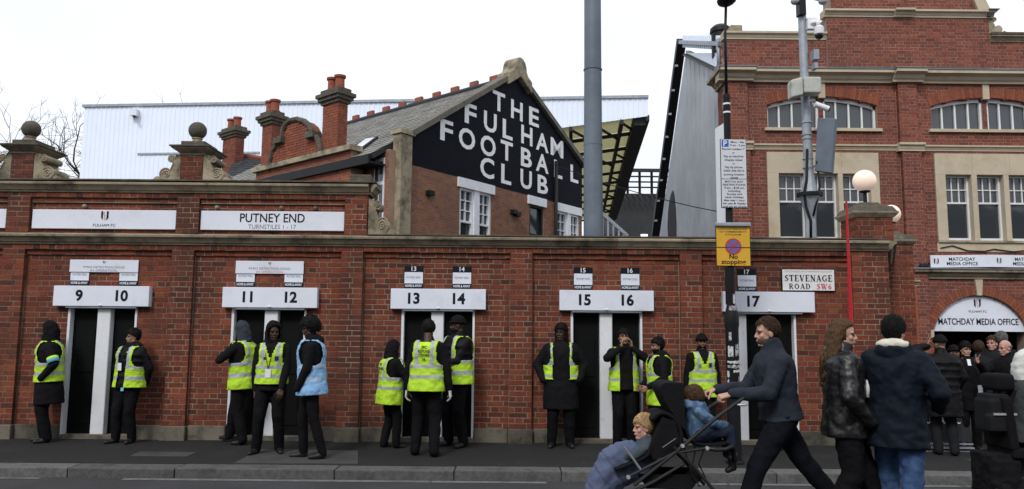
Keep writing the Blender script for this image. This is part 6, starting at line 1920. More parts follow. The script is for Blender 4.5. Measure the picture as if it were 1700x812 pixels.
# 5: afro, blue vest
p = Person('steward with rounded black hair and pale blue vest facing left by doorway twelve', 513, 757, top=528, yaw=-78, group=GRP)
p.build('dark', lean=3, head=(-6, 6, 0), feet=((.09, .16, 5), (-.09, -.08, -8)), hands=((.17, -.17, .86), (-.17, -.17, .86)), pole=((.7, .8, 0), (-.7, .8, 0)), show_hands=(False, False), jacket=CBLACK, puff=1.03, hood_down=True, tro=1.0)
p.hair(HAIRB, .030, -.045, .062); v = p.vest('open', BVEST, z0=-.16, puff=1.08, gap=45, tape=SILVB); 
p.print_on('STEWARD', .075, -.08, .04, .10, -1, WHITE, v)
# 6: small, facing right
p = Person('short hooded steward facing right left of doorway thirteen', 645, 743, top=566, yaw=122, group=GRP)
p.build('tan', lean=3, head=(0, 8, 0), feet=((.09, .04, 0), (-.09, -.10, 0)), hands=((.12, -.42, 1.06), (-.14, -.40, 1.05)), pole=((.7, .3, -.6), (-.7, .3, -.6)), thumb=((0, 0, 1), (0, 0, 1)), jacket=CBLACK, puff=1.06, hand_pose=('relaxed', 'relaxed'), hem=-.2)
p.hood(CBLACK); p.snood(CBLACK, -.035); v = p.vest('closed', z0=-.24, puff=1.12, bands=((.0, .05), (.15, .20)), grow=.03)
p.print_on('FFC', 0, .40, .04, .09, 1, INK, v); p.print_on('STEWARD', 0, .33, .04, .19, 1, INK, v); p.print_on('7', 0, .26, .04, .03, 1, INK, v)
# 7: back to the street, white gloves
p = Person('steward seen from behind with white gloves and lettered yellow vest', 706, 754, top=530, yaw=172, group=GRP)
p.build('dark', lean=2, head=(10, 18, 0), feet=((.14, -.02, 8), (-.13, .06, -8)), hands=((.27, -.02, .80), (-.31, -.04, .77)), pole=((.7, .7, 0), (-.8, .6, 0)), jacket=CBLACK, puff=1.06, handm='glove')
p.hair(HAIRB, .004); v = p.vest('closed', z0=-.13, puff=1.1, bands=((.03, .075), (.155, .20)), grow=.028)
for t_, z, w in (('FFC', .425, .07), ('RESPONSE', .375, .155), ('STEWARD', .325, .14), ('16', .275, .035)): p.print_on(t_, 0, z, .036, w, 1, INK, v)
# 8: tall, arms folded
p = Person('tall steward in black beanie with folded arms and open vest in doorway fourteen', 757, 741, top=524, yaw=-48, group=GRP)
p.build('dark', lean=0, head=(-40, 4, 0), feet=((.12, .02, 12), (-.12, -.04, -14)), hands=((-.10, -.24, 1.10), (.10, -.25, 1.05)), pole=((.9, .1, -.8), (-.9, .1, -.8)), thumb=((0, 0, 1), (0, 0, 1)), jacket=CBLK2, puff=1.1, quilt=True)
p.beanie(CBLACK); p.beard(); p.vest('open', puff=1.14, gap=88, z0=-.12)
# 9: large coat, vest open wide
p = Person('broad steward in long black coat with long dark locks and open vest by doorway fifteen', 931, 742, top=537, yaw=-2, group=GRP)
p.build('dark', lean=-1, head=(-24, 2, 0), feet=((.13, 0, 12), (-.13, -.02, -10)), hands=((.25, -.10, .93), (-.25, -.10, .93)), pole=((.8, .6, 0), (-.8, .6, 0)), show_hands=(False, False), jacket=CBLACK, puff=1.27, hem=-.42, flare=.05, sleeve=.074, tro=1.25)
p.hair(HAIRB, .012); p.vest('open', puff=1.3, gap=118, z0=.0, bands=((.03, .07), (.20, .25)), strap=(.13, .15))
lk = MB()
for k in range(16):
    a = R(-20 + k * 220 / 15); b0 = p.hp(.088 * math.cos(a), .02 + .10 * math.sin(a), .03); b1 = p.hp(.098 * math.cos(a), .03 + .11 * math.sin(a), -.15 + .02 * math.sin(k * 3)); rcone(lk, b0, .013, b1, .010, 6)
p.emit(lk, 'locks', HAIRB)
# 10: hands cupped at the mouth
p = Person('steward with both hands cupped at the mouth in doorway sixteen', 1037, 742, top=545, yaw=4, group=GRP)
p.build('tan', lean=-2, head=(-4, -4, 0), feet=((.11, .02, 10), (-.11, 0, -10)), hands=((.075, -.20, 1.45), (-.085, -.20, 1.455)), pole=((1, -.2, -.75), (-1, -.2, -.75)), thumb=((-.2, .4, .8), (.2, .4, .8)), hdir=((-.2, -.15, 1), (.2, -.15, 1)), jacket=CBLACK, puff=1.08)
p.hair(HAIRB, .005, -.04, .055); p.vest('open', puff=1.12, gap=100, z0=-.13)
# 11: cap of dark hair, facing left
p = Person('bearded steward facing left with fur hood down right of doorway sixteen', 1097, 748, top=560, yaw=-80, group=GRP)
p.build('tan', lean=2, head=(-4, 2, 0), feet=((.1, .05, 5), (-.1, -.08, -5)), hands=((.16, -.24, .98), (-.12, -.26, .98)), pole=((.6, .9, 0), (-.6, .9, 0)), thumb=((0, -.3, 1), (0, -.3, 1)), jacket=CBLACK, puff=1.06, hood_down=True)
p.hair(HAIRB, .008, -.05, .066); p.beard(); p.vest('closed', z0=-.24, puff=1.12, bands=((.06, .11), (.20, .25)), grow=.028)
# 12: beanie, facing the street
p = Person('steward in black beanie standing square with closed yellow vest left of lamp post', 1168, 744, top=554, yaw=2, group=GRP)
p.build('brown', lean=0, head=(-6, 2, 0), feet=((.1, 0, 10), (-.1, 0, -10)), hands=((.26, -.02, .82), (-.26, -.02, .82)), jacket=CBLACK, puff=1.06)
p.beanie(CBLACK); p.beard(); v = p.vest('closed', z0=-.17, puff=1.1, split=True, bands=((.06, .10), (.19, .235))); p.patch(.08, .315, .05, .06, ZIP, parent=v); p.patch(-.08, .30, .045, .05, INKG, parent=v)
# 13: mostly behind the walking man
p = Person('steward in yellow vest mostly hidden behind the walking man at doorway seventeen', 1286, 745, top=556, yaw=-30, group=GRP)
p.build('brown', lean=0, head=(-20, 0, 0), hands=((.2, -.05, .85), (-.2, -.05, .85)), show_hands=(False, False), jacket=CBLACK, puff=1.06)
p.hair(HAIRB); p.vest('open', puff=1.12, gap=60)
# ================================================================== walkers on the road
ROAD = ZR
def near_pos(px, Y): return Vector((PY(px, 700, Y).x, Y, ROAD))
YM = -4.4
# man pushing the double buggy
zt_ = PY(1290, 521, YM).z
M_ = Person('man in quilted navy jacket pushing the double buggy', pos=near_pos(1296, YM), s_=(zt_ - ROAD) / 1.735, yaw=-90, Z=ROAD)
M_.build('light', lean=7, head=(0, -3, 0), hip=(0, 0, .93), feet=((.09, -.40, 0), (-.09, .50, 0)), ankle_z=(.0, .13), hands=((.17, -.43, 1.10), (-.17, -.46, 1.11)), pole=((.35, .7, -.6), (-.35, .7, -.6)), thumb=((-1, 0, .3), (1, 0, .3)), hand_pose=('grip', 'grip'), hdir=((0, -1, -.25), (0, -1, -.25)),
         jacket=CNAVY2, puff=1.08, hem=-.04, flare=.6, sleeve=.066, trousers=TNAVY, tro=1.15, collar=.05, vox=.011, wr=.024)
M_.hair(HAIRD, -.002, -.03, .094, near=True); M_.beard(mat('stubble', (.10, .06, .045), .8, .3, 80))
# woman in leather jacket
zt_ = PY(1405, 529, -4.45).z
W_ = Person('woman with long brown hair in shiny black puffer jacket', pos=near_pos(1402, -4.45), s_=(zt_ - ROAD) / 1.735, yaw=78, Z=ROAD)
W_.build('light', lean=1, head=(-14, 2, 0), feet=((.08, -.26, 0), (-.09, .18, 0)), ankle_z=(0, .05), hands=((.16, -.17, .93), (-.20, -.17, .92)), pole=((.7, .9, 0), (-.7, .9, 0)), show_hands=(False, False), jacket=LEATH, puff=1.15, hem=-.16, sleeve=.074, trousers=TROU, tro=1.28, vox=.011, wr=.036, collar=.05)
lh = MB()
ball(lh, W_.hp(0, .02, .04), (.091, .108, .106), W_.H.to_3x3())
for k in range(13):                                                # long waves down the back and over the near shoulder
    a = R(12 + k * 156 / 12); top = W_.hp(.082 * math.cos(a), .02 + .09 * math.sin(a), .02)
    b0 = W_.hp(.105 * math.cos(a), .035 + .105 * math.sin(a), -.14); L_ = -.34 - .08 * math.sin(a) + .03 * math.sin(k * 2.1)
    b1 = W_.hp(.125 * math.cos(a) + .012 * math.sin(k), .075 + .10 * math.sin(a), L_)
    rcone(lh, top, .030, b0, .034, 8); rcone(lh, b0, .034, b1, .016, 8)
hv, hf = voxel(lh, .010, 2)
Hi = np.array(W_.H.inverted()); hl = np.c_[hv, np.ones(len(hv))] @ Hi.T
ok = [not (hl[list(f), 1].mean() < -.020 and hl[list(f), 2].mean() < .088 - .5 * max(0, hl[list(f), 1].mean() + .07)) for f in hf]
o = W_.emit((hv, [f for f, k in zip(hf, ok) if k]), 'hair', HAIRBR, wr=.022, ws=.03, solid=.006)
st2 = MB()                                                         # lighter strands
for k in range(26):
    a = R(14 + k * 152 / 25); r_ = 1.03
    st2.tube([W_.hp(.093 * math.cos(a) * r_, .02 + .108 * math.sin(a) * r_, .04), W_.hp(.13 * math.cos(a), .037 + .14 * math.sin(a), -.14), W_.hp(.137 * math.cos(a), .08 + .12 * math.sin(a), -.30 - .07 * math.sin(a * 1.3 + k))], [.004, .006, .004], 5)
W_.emit(st2, 'hair_strands', mat('light_brown_hair', (.17, .10, .055), .45, .3, 40), parent=o)
bg = MB(); bg.tube([W_.on_torso(-.05, .30, -1, .012), W_.on_torso(-.06, .16, -1, .015)], .018, 6)
W_.emit(bg, 'white_shirt', WPAINT)
# man in navy parka and jeans
zt_ = PY(1490, 523, -4.6).z
N_ = Person('man in bulky navy parka with cream hood and blue jeans seen from behind', pos=near_pos(1489, -4.6), s_=(zt_ - ROAD) / 1.735, yaw=142, Z=ROAD)
N_.build('light', lean=3, head=(-14, 4, 0), feet=((.11, -.14, 0), (-.10, .12, 0)), hands=((.12, -.22, .96), (-.27, -.16, 1.02)), pole=((.5, .9, 0), (-.45, .9, .0)), show_hands=(False, False), jacket=CNAVY, puff=1.2, hem=-.24, sleeve=.08, trousers=JEAN, tro=1.22, vox=.012, wr=.042, hood_down=True)
N_.hair(HAIRB, .003, -.085, .07, near=True)
ch = MB(); ball(ch, N_.T @ Vector((0, .075, .555)), (.115, .08, .05)); 
for sg in (-1, 1): rcone(ch, N_.T @ Vector((sg * .09, .06, .555)), .036, N_.T @ Vector((sg * .075, -.04, .52)), .03)
N_.emit(voxel(ch, .012, 3), 'inner_hood', CREAM, wr=.02, ws=.05)

# ================================================================== double buggy and its two children
BUG = thing('double_buggy', 'black tandem buggy with long diagonal frame pushed along the road', 'buggy', (PY(1120, 800, YM).x, YM, ROAD))
FRAME = mat('buggy_frame', (.016, .016, .018), .45, .2, 8); FAB = cloth('buggy_fabric', (.014, .014, .016)); GREYS = mat('buggy_silver', (.5, .51, .52), .4, .1, metal=.4)
YN, YFa = YM - .24, YM + .22
def bq(px, py, y): return PY(px, py, y)
def both(name, pts, r_, m=FRAME, ys=(YN, YFa), dx=0):
    for y in ys:
        k = (y - CAM.y) / (YN - CAM.y)
        q0 = [bq(a, b, YN) for a, b in pts]
        MB().tube([Vector((v.x, y, v.z)) for v in q0], r_, 10).build(name, m, BUG, smooth='auto')
both('push_tube', [(1243, 654), (1185, 697), (1120, 752), (1052, 806)], .016)
both('rear_leg', [(1118, 742), (1152, 775), (1192, 822)], .015)
both('front_leg', [(1135, 770), (1085, 800), (1030, 826)], .014)
both('seat_rail', [(1174, 744), (1120, 752), (1043, 792)], .013)
hb = bq(1243, 654, YN); MB().tube([(hb.x, YN, hb.z), (hb.x, YFa, hb.z)], .019, 10).build('handle_bar', FRAME, BUG, smooth='auto')
hb2 = bq(1232, 672, YN); MB().sphere((hb2.x - .0, YN - .01, hb2.z), (.05, .02, .012), 12, 6).build('brake_lever', GREYS, BUG, smooth=True)
for (a, b) in ((1133, 740), (1174, 744), (1043, 792)):
    v = bq(a, b, YN - .02); MB().tube([(v.x, YN - .035, v.z), (v.x, YN - .012, v.z)], .016, 14).build('pivot_cap', GREYS, BUG, smooth='auto')
TYRE = mat('tyre', (.012, .012, .012), .8, .2)
for (px, rr_) in ((1186, .125), (1040, .10)):
    for y in (YN - .02, YFa + .02):
        c = Vector((bq(px, 800, YN).x, y, ROAD + rr_))
        w = thing_part('wheel', BUG, tuple(c))
        n = 28
        MB().tube([(c.x + (rr_ - .016) * math.cos(2 * math.pi * k / n), y, c.z + (rr_ - .016) * math.sin(2 * math.pi * k / n)) for k in range(n + 1)], .016, 8, caps=False).build('tyre', TYRE, w, smooth=True)
        MB().tube([(c.x + (rr_ - .034) * math.cos(2 * math.pi * k / n), y, c.z + (rr_ - .034) * math.sin(2 * math.pi * k / n)) for k in range(n + 1)], .007, 6, caps=False).build('rim', GREYS, w, smooth=True)
        sp_ = MB()
        for k in range(5): sp_.tube([c, (c.x + (rr_ - .034) * math.cos(2 * math.pi * k / 5), y, c.z + (rr_ - .034) * math.sin(2 * math.pi * k / 5))], .008, 6)
        sp_.build('spokes', FRAME, w)
MB().tube([(bq(1186, 800, YN).x, YN, ROAD + .125), (bq(1186, 800, YN).x, YFa, ROAD + .125)], .012, 8).build('axle', FRAME, BUG)
both('front_stem', [(1030, 826), (1034, 838)], .016)
ym = (YN + YFa) / 2
def sheet3(name, pts, m, y0=YN + .03, y1=YFa - .03, th=.02, wr=.012):
    """fabric panel stretched between the two sides along an outline seen from the side"""
    q = [bq(a, b, YN) for a, b in pts]; mb = MB(); n = len(q); ny = 8
    for i in range(n):
        for j_ in range(ny + 1): mb.v.append((q[i].x, y0 + (y1 - y0) * j_ / ny, q[i].z))
    mb.f = [(i * (ny + 1) + j_, i * (ny + 1) + j_ + 1, (i + 1) * (ny + 1) + j_ + 1, (i + 1) * (ny + 1) + j_) for i in range(n - 1) for j_ in range(ny)]; mb.m = [0] * len(mb.f)
    o = mb.build(name, m, None, smooth=True)
    d = o.modifiers.new('s', 'SUBSURF'); d.levels = 2; d.render_levels = 2
    tx = bpy.data.textures.get('folds0.09') or bpy.data.textures.new('folds0.09', 'CLOUDS'); tx.noise_scale = .09
    e = o.modifiers.new('d', 'DISPLACE'); e.texture = tx; e.strength = wr; e.texture_coords = 'LOCAL'
    k = o.modifiers.new('t', 'SOLIDIFY'); k.thickness = th; k.offset = 0
    dg = bpy.context.evaluated_depsgraph_get(); dg.update(); me = bpy.data.meshes.new_from_object(o.evaluated_get(dg)); o.modifiers.clear(); o.data = me; me.shade_smooth()
    put(o, BUG); return o
def side3(name, pts, m, ys=(YN + .03, YFa - .05), th=.02):
    for y in ys:
        MB().prism([Vector((bq(a, b, YN).x, y, bq(a, b, YN).z)) for a, b in pts], (0, th, 0)).build(name, m, BUG)
# rear seat with raised canopy, facing the pusher
sheet3('canopy', [(1140, 716), (1128, 700), (1112, 676), (1101, 654), (1098, 643), (1104, 637), (1120, 637), (1136, 639)], FAB)
side3('canopy_side', [(1140, 716), (1128, 700), (1112, 676), (1101, 654), (1098, 643), (1104, 637), (1120, 637), (1136, 639), (1138, 680)], FAB)
sheet3('rear_seat', [(1136, 690), (1142, 722), (1152, 738), (1180, 742), (1212, 738)], FAB)
sheet3('leg_rest', [(1212, 738), (1222, 742), (1224, 770)], FAB)
MB().tube([bq(1174, 744, YN), bq(1188, 747, YN), bq(1205, 746, YN), bq(1218, 740, YN)], .018, 8).build('bumper_bar', FRAME, BUG, smooth=True)
# front seat and folded canopy
sheet3('front_seat', [(1104, 690), (1088, 735), (1078, 762), (1050, 770), (1022, 782)], FAB)
sheet3('folded_canopy', [(1086, 700), (1092, 688), (1106, 686), (1122, 694), (1132, 712), (1134, 736), (1126, 752)], FAB, th=.03)
side3('seat_side', [(1104, 694), (1122, 700), (1130, 730), (1118, 756), (1086, 764), (1078, 745)], FAB)
# shopping basket
sheet3('basket', [(1062, 788), (1074, 812), (1150, 814), (1168, 790)], FAB); side3('basket_side', [(1062, 788), (1074, 812), (1150, 814), (1168, 790)], FAB)
for (pts, r_) in (([(1136, 744), (1142, 765), (1148, 790), (1162, 808)], .006), ([(1155, 745), (1150, 770), (1158, 790)], .006), ([(1168, 748), (1160, 770), (1172, 795)], .006), ([(1130, 745), (1136, 770)], .006)):
    both('strap', pts, r_, FAB, ys=(YN,))
MB().tube([bq(1100, 743, YN - .02), bq(1122, 728, YN - .02)], .004, 6).build('zip', mat('grey_webbing', (.16, .165, .17), .7, .1), BUG)

def child(label, headc, yaw, pitch, skin, hs_=.9):
    P_ = Person(label, pos=(headc.x, headc.y, ROAD), s_=1.0, yaw=0, Z=ROAD)
    P_.M = Matrix.Identity(4); P_.s = 1
    P_.H = Matrix.Translation(headc) @ Matrix.Rotation(R(yaw), 4, 'Z') @ Matrix.Rotation(R(pitch), 4, 'X') @ Matrix.Scale(hs_, 4)
    return P_
def child_body(P_, spine, arms, skin):
    mb = MB()
    for (a, ra), (b, rb) in zip(spine, spine[1:]): rcone(mb, a, ra, b, rb)
    for ch_ in arms:
        for (a, ra), (b, rb) in zip(ch_, ch_[1:]): rcone(mb, a, ra, b, rb, 8)
    cv, cf = voxel(mb, .016, 2)
    hv = np.c_[HEAD[0], np.ones(len(HEAD[0]))] @ np.array(P_.H).T[:, :3]
    V = [tuple(v) for v in cv]; b = len(V); V += [tuple(v) for v in hv]; F = list(cf) + [tuple(i + b for i in f) for f in HEAD[1]]
    P_.emit((np.array(V), F), 'body', SKIN[skin])
# child in the front seat, looking left, wrapped in a quilted footmuff
h1 = PY(1068, 710, ym)
C1_ = child('blond toddler in grey coat sitting in the front of the buggy', h1, -82, 2, 'pink', .86)
def cp(px, py, y=ym): return PY(px, py, y)
child_body(C1_, [(cp(1072, 738), .07), (cp(1070, 762), .09), (cp(1052, 775), .09)], [[(cp(1072, 742, ym - .09), .035), (cp(1052, 760, ym - .12), .03), (cp(1035, 762, ym - .07), .024)], [(cp(1052, 775, ym - .05), .06), (cp(1015, 772, ym - .05), .05), (cp(1000, 795, ym - .05), .04)]], 'pink')
C1_.hair(HAIRBL, .002, -.045, .068, near=True); C1_.face('pink', HAIRBL)
ck = MB()
GCOAT = cloth('grey_child_coat', (.055, .07, .085), .8, 8, .6, 14)
rcone(ck, cp(1072, 738), .095, cp(1068, 766), .12)
for yy in (-.1, .1): rcone(ck, cp(1072, 744, ym + yy), .05, cp(1050, 757, ym + yy * 1.2), .042); rcone(ck, cp(1050, 757, ym + yy * 1.2), .042, cp(1034, 762, ym + yy * .7), .033)
ball(ck, cp(1082, 734), (.08, .09, .06))
C1_.emit(voxel(ck, .012, 3), 'coat', GCOAT, wr=.024, ws=.06)
fm = MB()
MUFF = cloth('blue_footmuff', (.085, .105, .175), .7, 7, .6, 12)
for (a, b, r_) in (((1062, 775), (1030, 756), .125), ((1045, 752), (1012, 764), .115), ((1025, 758), (1000, 790), .12), ((1008, 780), (992, 815), .125), ((1040, 780), (1010, 800), .12)):
    rcone(fm, cp(*a), r_, cp(*b), r_ * .95)
FMO = thing('footmuff', 'puffy blue grey quilted footmuff covering the toddler in front', 'footmuff', tuple(cp(1010, 800)))
fv, ff = voxel(fm, .013, 3)
# quilting: stitched furrows across the muff
ax = (cp(1060, 760) - cp(985, 815)).normalized(); tt = fv @ np.array(ax); cen = fv.mean(0)
dirs = fv - cen; dirs /= np.linalg.norm(dirs, axis=1)[:, None]
fv = fv - dirs * (.011 * np.clip(1 - np.abs(((tt / .13) % 1) - .5) / .12, 0, 1))[:, None]
t_ = MB(); t_.v = [tuple(v) for v in fv]; t_.f = ff; t_.m = [0] * len(ff)
co_ = t_.build('cover', MUFF, FMO, smooth=True)
dm = co_.modifiers.new('folds', 'DISPLACE'); dm.texture = bpy.data.textures.get('folds0.09') or bpy.data.textures.new('folds0.09', 'CLOUDS'); dm.strength = .03; dm.texture_coords = 'LOCAL'
MB().tube([cp(1036, 742, YN + .04), cp(1050, 760, YN + .02), cp(1064, 780, YN)], .010, 6).build('harness_strap', mat('grey_webbing', (.16, .165, .17), .7, .1), FMO)
# child asleep in the rear seat, leaning forward towards the pusher
h2 = PY(1150, 662, ym)
C2_ = child('child in blue coat slumped in the rear buggy seat', h2, 60, 38, 'tan', .84)
child_body(C2_, [(cp(1156, 676), .07), (cp(1162, 700), .09), (cp(1160, 722), .09)], [[(cp(1162, 722, ym - .07), .06), (cp(1208, 714, ym - .08), .045), (cp(1218, 755, ym - .08), .035)], [(cp(1162, 722, ym + .07), .06), (cp(1206, 716, ym + .08), .045), (cp(1214, 755, ym + .08), .035)]], 'tan')
C2_.hair(HAIRBR, .002, -.05, .06, near=True)
bc = MB(); BCOAT = mat('blue_camo_coat', (.05, .10, .19), .8, .3, 9, bump=.5, bscale=12, stain=((.12, .20, .30), 12, .48, .58))
rcone(bc, cp(1156, 680), .105, cp(1162, 718), .13)
for yy in (-.11, .11): rcone(bc, cp(1160, 684, ym + yy), .052, cp(1186, 704, ym + yy * 1.1), .046); rcone(bc, cp(1186, 704, ym + yy * 1.1), .046, cp(1206, 708, ym + yy * .7), .036)
ball(bc, cp(1148, 672), (.10, .10, .06))
C2_.emit(voxel(bc, .012, 3), 'coat', BCOAT, wr=.028, ws=.06)
bt = MB()
for yy in (-.075, .075): rcone(bt, cp(1164, 722, ym + yy), .075, cp(1210, 714, ym + yy), .058); rcone(bt, cp(1210, 714, ym + yy), .056, cp(1216, 752, ym + yy), .042)
C2_.emit(voxel(bt, .012, 3), 'trousers', cloth('child_navy_trousers', (.018, .024, .045)), wr=.02, ws=.06)
for yy in (-.075, .075):
    sm = MB(); rcone(sm, cp(1214, 760, ym + yy), .036, cp(1217, 776, ym + yy), .034); rcone(sm, cp(1217, 776, ym + yy), .03, cp(1208, 781, ym + yy), .026)
    C2_.emit(voxel(sm, .009, 2), 'shoe', SHOE)

# ================================================================== crowd at the entrance
CG = 'people gathered at the entrance'
p = Person('person in long black padded coat seen from behind with hand at ear', 1571, 754, top=556, yaw=168, group=CG)
p.build('tan', lean=2, head=(20, 6, 0), feet=((.1, 0, 5), (-.1, .06, -20)), hands=((.14, -.13, 1.56), (-.22, -.16, .92)), pole=((1, .1, -.5), (-.6, .8, 0)), thumb=((0, .5, .5), (0, -1, 0)), hdir=((-.3, -.1, 1), None), jacket=CBLK2, puff=1.22, hem=-.40, flare=.05, sleeve=.072, quilt=True, trousers=CDARK, tro=1.15)
p.beanie(CBLACK)
p.patch(.14, .08, .09, .12, WPAINT, side=1, lift=.03, name='white_paper')
p = Person('black haired man in dark suit coat with pass facing the street', 1612, 747, top=567, yaw=-12, group=CG)
p.build('light', head=(10, 2, 0), hands=((.2, -.12, .95), (-.22, -.05, .85)), show_hands=(False, False), jacket=CBLACK, puff=1.08, hem=-.32, collar=-.02)
p.hair(HAIRB, .008, -.03, .052); p.patch(.0, .455, .05, .10, WPAINT, lift=.004, name='shirt'); p.badge(.13, .02, .085, .15, .05)
p = Person('man with dark cap and white mark between the padded coat and the suited man', 1592, 739, top=573, yaw=20, group=CG)
p.build('brown', head=(0, 0, 0), show_hands=(False, False), jacket=CBLACK); p.beanie(CBLACK); p.print_on('o', 0, .44, .05, .06, -1, WPAINT, p.root)
p = Person('dark haired person behind the suited man, mostly hidden', 1634, 738, top=566, yaw=150, group=CG)
p.build('light', show_hands=(False, False), jacket=CDARK); p.hair(HAIRD, .008)
p = Person('man in dark coat glancing left behind the bald man', 1657, 737, top=557, yaw=-30, group=CG)
p.build('pink', head=(-25, 0, 0), show_hands=(False, False), jacket=CDARK, hood_down=True); p.hair(HAIRD, .003, -.04, .085)
p = Person('grey haired person with back turned behind the bald man', 1673, 735, top=550, yaw=170, group=CG)
p.build('pink', show_hands=(False, False), jacket=CBLACK); p.hair(HAIRG, .004)
p = Person('bald man in black reaching his arm out to the left', 1684, 756, top=563, yaw=-70, group=CG)
p.build('pink', lean=4, head=(-14, 4, 0), hands=((.20, -.10, .95), (-.10, -.50, 1.38)), pole=((.6, .8, 0), (-.3, .1, -1)), thumb=((0, -1, 0), (0, 0, 1)), hand_pose=('relaxed', 'open'), show_hands=(False, True), jacket=CBLACK, puff=1.14)
def ring_keep(g): return -.055 < g.z < .035 and g.y > .0
p.shell('hair', HAIRG, (.079, .100, .103), (0, .013, .034), ring_keep, wr=.003, solid=.003)

# banner on a barrier across the gate
bb = thing('barrier_banner', 'dark grey crowd barrier cover with crest and white club lettering', 'barrier', (PY(1570, 735, -.35).x, -.35, 0))
a, b = PY(1524, 728, -.35), PY(1606, 642, -.35)
BANM = mat('banner_grey', (.028, .031, .036), .6, .15, 5)
MB().box(a.x, b.x, -.36, -.33, .16, b.z).build('cover', BANM, bb)
for k in range(3): MB().box(a.x - .02, b.x + .02, -.44 + .03 * k, -.27 - .03 * k, .02 + .05 * k, .04 + .05 * k).build('foot_rail', STEEL, bb)
for x in (a.x + .1, b.x - .1): MB().box(x, x + .05, -.33, -.30, 0, b.z).build('upright', STEEL, bb)
crest(bb, (PY(1550, 670, -.36).x, -.362, PY(1550, 668, -.36).z), .28)
text_on('lettering', 'FULHAM FC', (PY(1563, 697, -.36).x, -.36, PY(1563, 697, -.36).z), X_, Z_, .10, WLETTER, bb, width=.52, lift=.004, bold=.01)

# ================================================================== mobility scooter at the right edge
YSC = -3.6
def sq(px, py, y=YSC): return PY(px, py, y)
SC = thing('mobility_scooter', 'black mobility scooter cut off by the right edge of the picture', 'scooter', (sq(1690, 800).x, YSC, ROAD))
bx = sq(1680, 800).x
bod = MB().prism([(bx - .30, YSC - .2, ROAD + .22), (bx - .26, YSC - .2, ROAD + .32), (bx - .1, YSC - .2, ROAD + .40), (bx + .34, YSC - .2, ROAD + .40), (bx + .42, YSC - .2, ROAD + .2), (bx + 1.0, YSC - .2, ROAD + .16), (bx + 1.0, YSC - .2, ROAD + .1), (bx - .2, YSC - .2, ROAD + .1)], (0, .4, 0))
bevel(bod.build('body', mat('scooter_black', (.010, .010, .012), .5, .1), SC), .07, 4)
bevel(MB().box(bx - .10, bx + .34, YSC - .22, YSC + .22, ROAD + .56, ROAD + .66).build('seat', FAB, SC), .03, 3)
bevel(MB().obox((bx - .12, YSC - .22, ROAD + .64), (.09, 0, 0), (0, .44, 0), (-.05, 0, .5)).build('backrest', FAB, SC), .03, 3)
hr = sq(1657, 634); bevel(MB().box(hr.x - .10, hr.x + .09, YSC - .14, YSC + .14, hr.z - .085, hr.z + .085).build('headrest', FAB, SC, smooth='auto'), .05, 4)
MB().tube([(hr.x, YSC, hr.z - .05), (bx - .12, YSC, ROAD + .95)], .02, 8).build('headrest_post', FRAME, SC)
for (dx, dy) in ((-.06, -.25), (-.06, .25), (1.0, -.2), (1.0, .2)):
    c = Vector((bx + dx, YSC + dy, ROAD + .15)); w = thing_part('wheel', SC, tuple(c)); n = 24
    MB().tube([(c.x + .12 * math.cos(2 * math.pi * k / n), c.y, c.z + .12 * math.sin(2 * math.pi * k / n)) for k in range(n + 1)], .03, 8, caps=False).build('tyre', TYRE, w, smooth=True)
    MB().lathe((0, 0, 0), [(.09, -.02), (.095, 0), (.09, .02)], 18).xform(Matrix.Translation(c) @ Matrix.Rotation(R(90), 4, 'X')).build('rim', GREYS, w)
MB().box(bx + .06, bx + .14, YSC - .275, YSC - .255, ROAD + .40, ROAD + .44).build('indicator', emit_mat('amber_lamp', (.9, .12, .03), .5), SC)
MB().tube([(bx + .95, YSC, ROAD + .25), (bx + .75, YSC, ROAD + .95)], .03, 8).build('tiller', FRAME, SC); MB().tube([(bx + .74, YSC - .28, ROAD + .96), (bx + .74, YSC + .28, ROAD + .96)], .015, 8).build('handlebar', FRAME, SC)
MB().tube([(bx + .1, YSC, ROAD + .38), (bx + .1, YSC, ROAD + .57)], .06, 12).build('seat_post', FRAME, SC)
k_ = MB(); k_.box(bx - .30, bx - .06, YSC - .17, YSC + .17, ROAD + .22, ROAD + .60); k_.box(bx - .27, bx - .02, YSC - .2, YSC - .1, ROAD + .26, ROAD + .54)
v_, f_ = voxel(k_, .014, 9); t_ = MB(); t_.v = [tuple(v) for v in v_]; t_.f = f_; t_.m = [0] * len(f_)
rb_ = t_.build('rear_pannier', FAB, SC, smooth=True); dm = rb_.modifiers.new('folds', 'DISPLACE'); dm.texture = bpy.data.textures['folds0.09']; dm.strength = .04; dm.texture_coords = 'LOCAL'
bp = thing('backpack', 'dark backpack with pale trim hanging on the scooter seat back', 'bag', (bx - .25, YSC, ROAD + .5))
a, b = sq(1630, 712), sq(1667, 655)
k_ = MB(); cx, cz = (a.x + b.x) / 2, (a.z + b.z) / 2
k_.box(cx - .12, cx + .10, YSC - .17, YSC + .12, cz - .19, cz + .12); k_.box(cx - .10, cx + .08, YSC - .15, YSC + .10, cz + .10, cz + .18); k_.box(cx - .15, cx + .06, YSC - .2, YSC - .1, cz - .17, cz - .02)
v_, f_ = voxel(k_, .013, 7); t_ = MB(); t_.v = [tuple(v) for v in v_]; t_.f = f_; t_.m = [0] * len(f_); t_.build('bag', CDARK, bp, smooth=True)
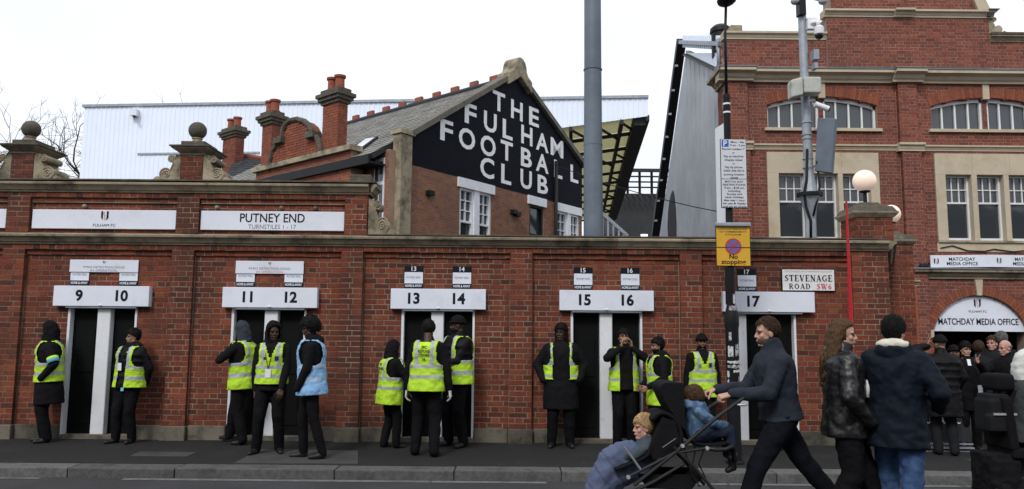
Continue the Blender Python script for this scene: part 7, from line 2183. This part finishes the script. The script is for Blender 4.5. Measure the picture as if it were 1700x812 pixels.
MB().box(cx - .115, cx + .10, YSC - .212, YSC - .19, cz - .015, cz + .004).build('trim', GREYS, bp); MB().box(cx + .05, cx + .065, YSC - .19, YSC - .17, cz + .04, cz + .085).build('tag', WPAINT, bp)
MB().tube([(cx, YSC - .03, cz + .18), (cx + .03, YSC - .03, cz + .24), (cx + .09, YSC - .03, cz + .2)], .012, 6).build('loop', FAB, bp)
rd = Person('rider in pale hood and dark grey jacket on the mobility scooter', pos=(bx + .13, YSC, ROAD), s_=1.02, yaw=84, Z=ROAD)
rd.build('pink', hip=(0, 0, .76), lean=8, feet=((.12, -.62, 0), (-.12, -.62, 0)), ankle_z=(.2, .2), hands=((.2, -.5, 1.02), (-.2, -.5, 1.02)), pole=((.7, .6, -.4), (-.7, .6, -.4)), hand_pose=('grip', 'grip'), jacket=cloth('grey_jacket', (.045, .05, .052)), puff=1.2, hem=-.08, sleeve=.075, trousers=CBLACK, wr=.028)
rd.hood(mat('pale_hood', (.55, .57, .53), .85, .1, 9, bump=.5, bscale=14), -.004, 50)
st3 = MB(); st3.tube([rd.T @ Vector((-.13, .16, .40)), rd.T @ Vector((-.10, .185, .2)), rd.T @ Vector((.02, .19, .0))], .016, 6); rd.emit(st3, 'strap', CBLACK)

# terrace across the road behind the viewer, added unseen to shade the wall
ter = thing('terrace', 'row of brick terraced houses across the road behind the viewer', 'building', (0, -20, 0))
for k in range(-6, 7):
    x = k * 5.2
    MB().box(x, x + 5.19, -26, -18, 0, 6.6).build('wall', BRF, ter)
    MB().prism([(x, -26.2, 6.6), (x, -17.8, 6.6), (x, -22, 9.3)], (5.19, 0, 0)).build('roof', SLATED, ter)
    MB().prism([(x + .5, -18, 0), (x + 1.0, -17.1, 0), (x + 2.3, -17.1, 0), (x + 2.8, -18, 0)], (0, 0, 6.2)).build('bay', STONEF, ter)
    for z in (1.0, 3.9): MB().box(x + 1.1, x + 2.2, -17.1, -17.06, z, z + 1.7).build('window', GLASS, ter); MB().box(x + 3.4, x + 4.4, -18, -17.95, z - (.9 if z < 2 else 0), z + 1.6).build('window', GLASS, ter)
MB().box(-120, 120, -16.2, -16.0, 0, .9).build('garden_wall', BRF, ter)
bpy.data.objects.remove(_to)
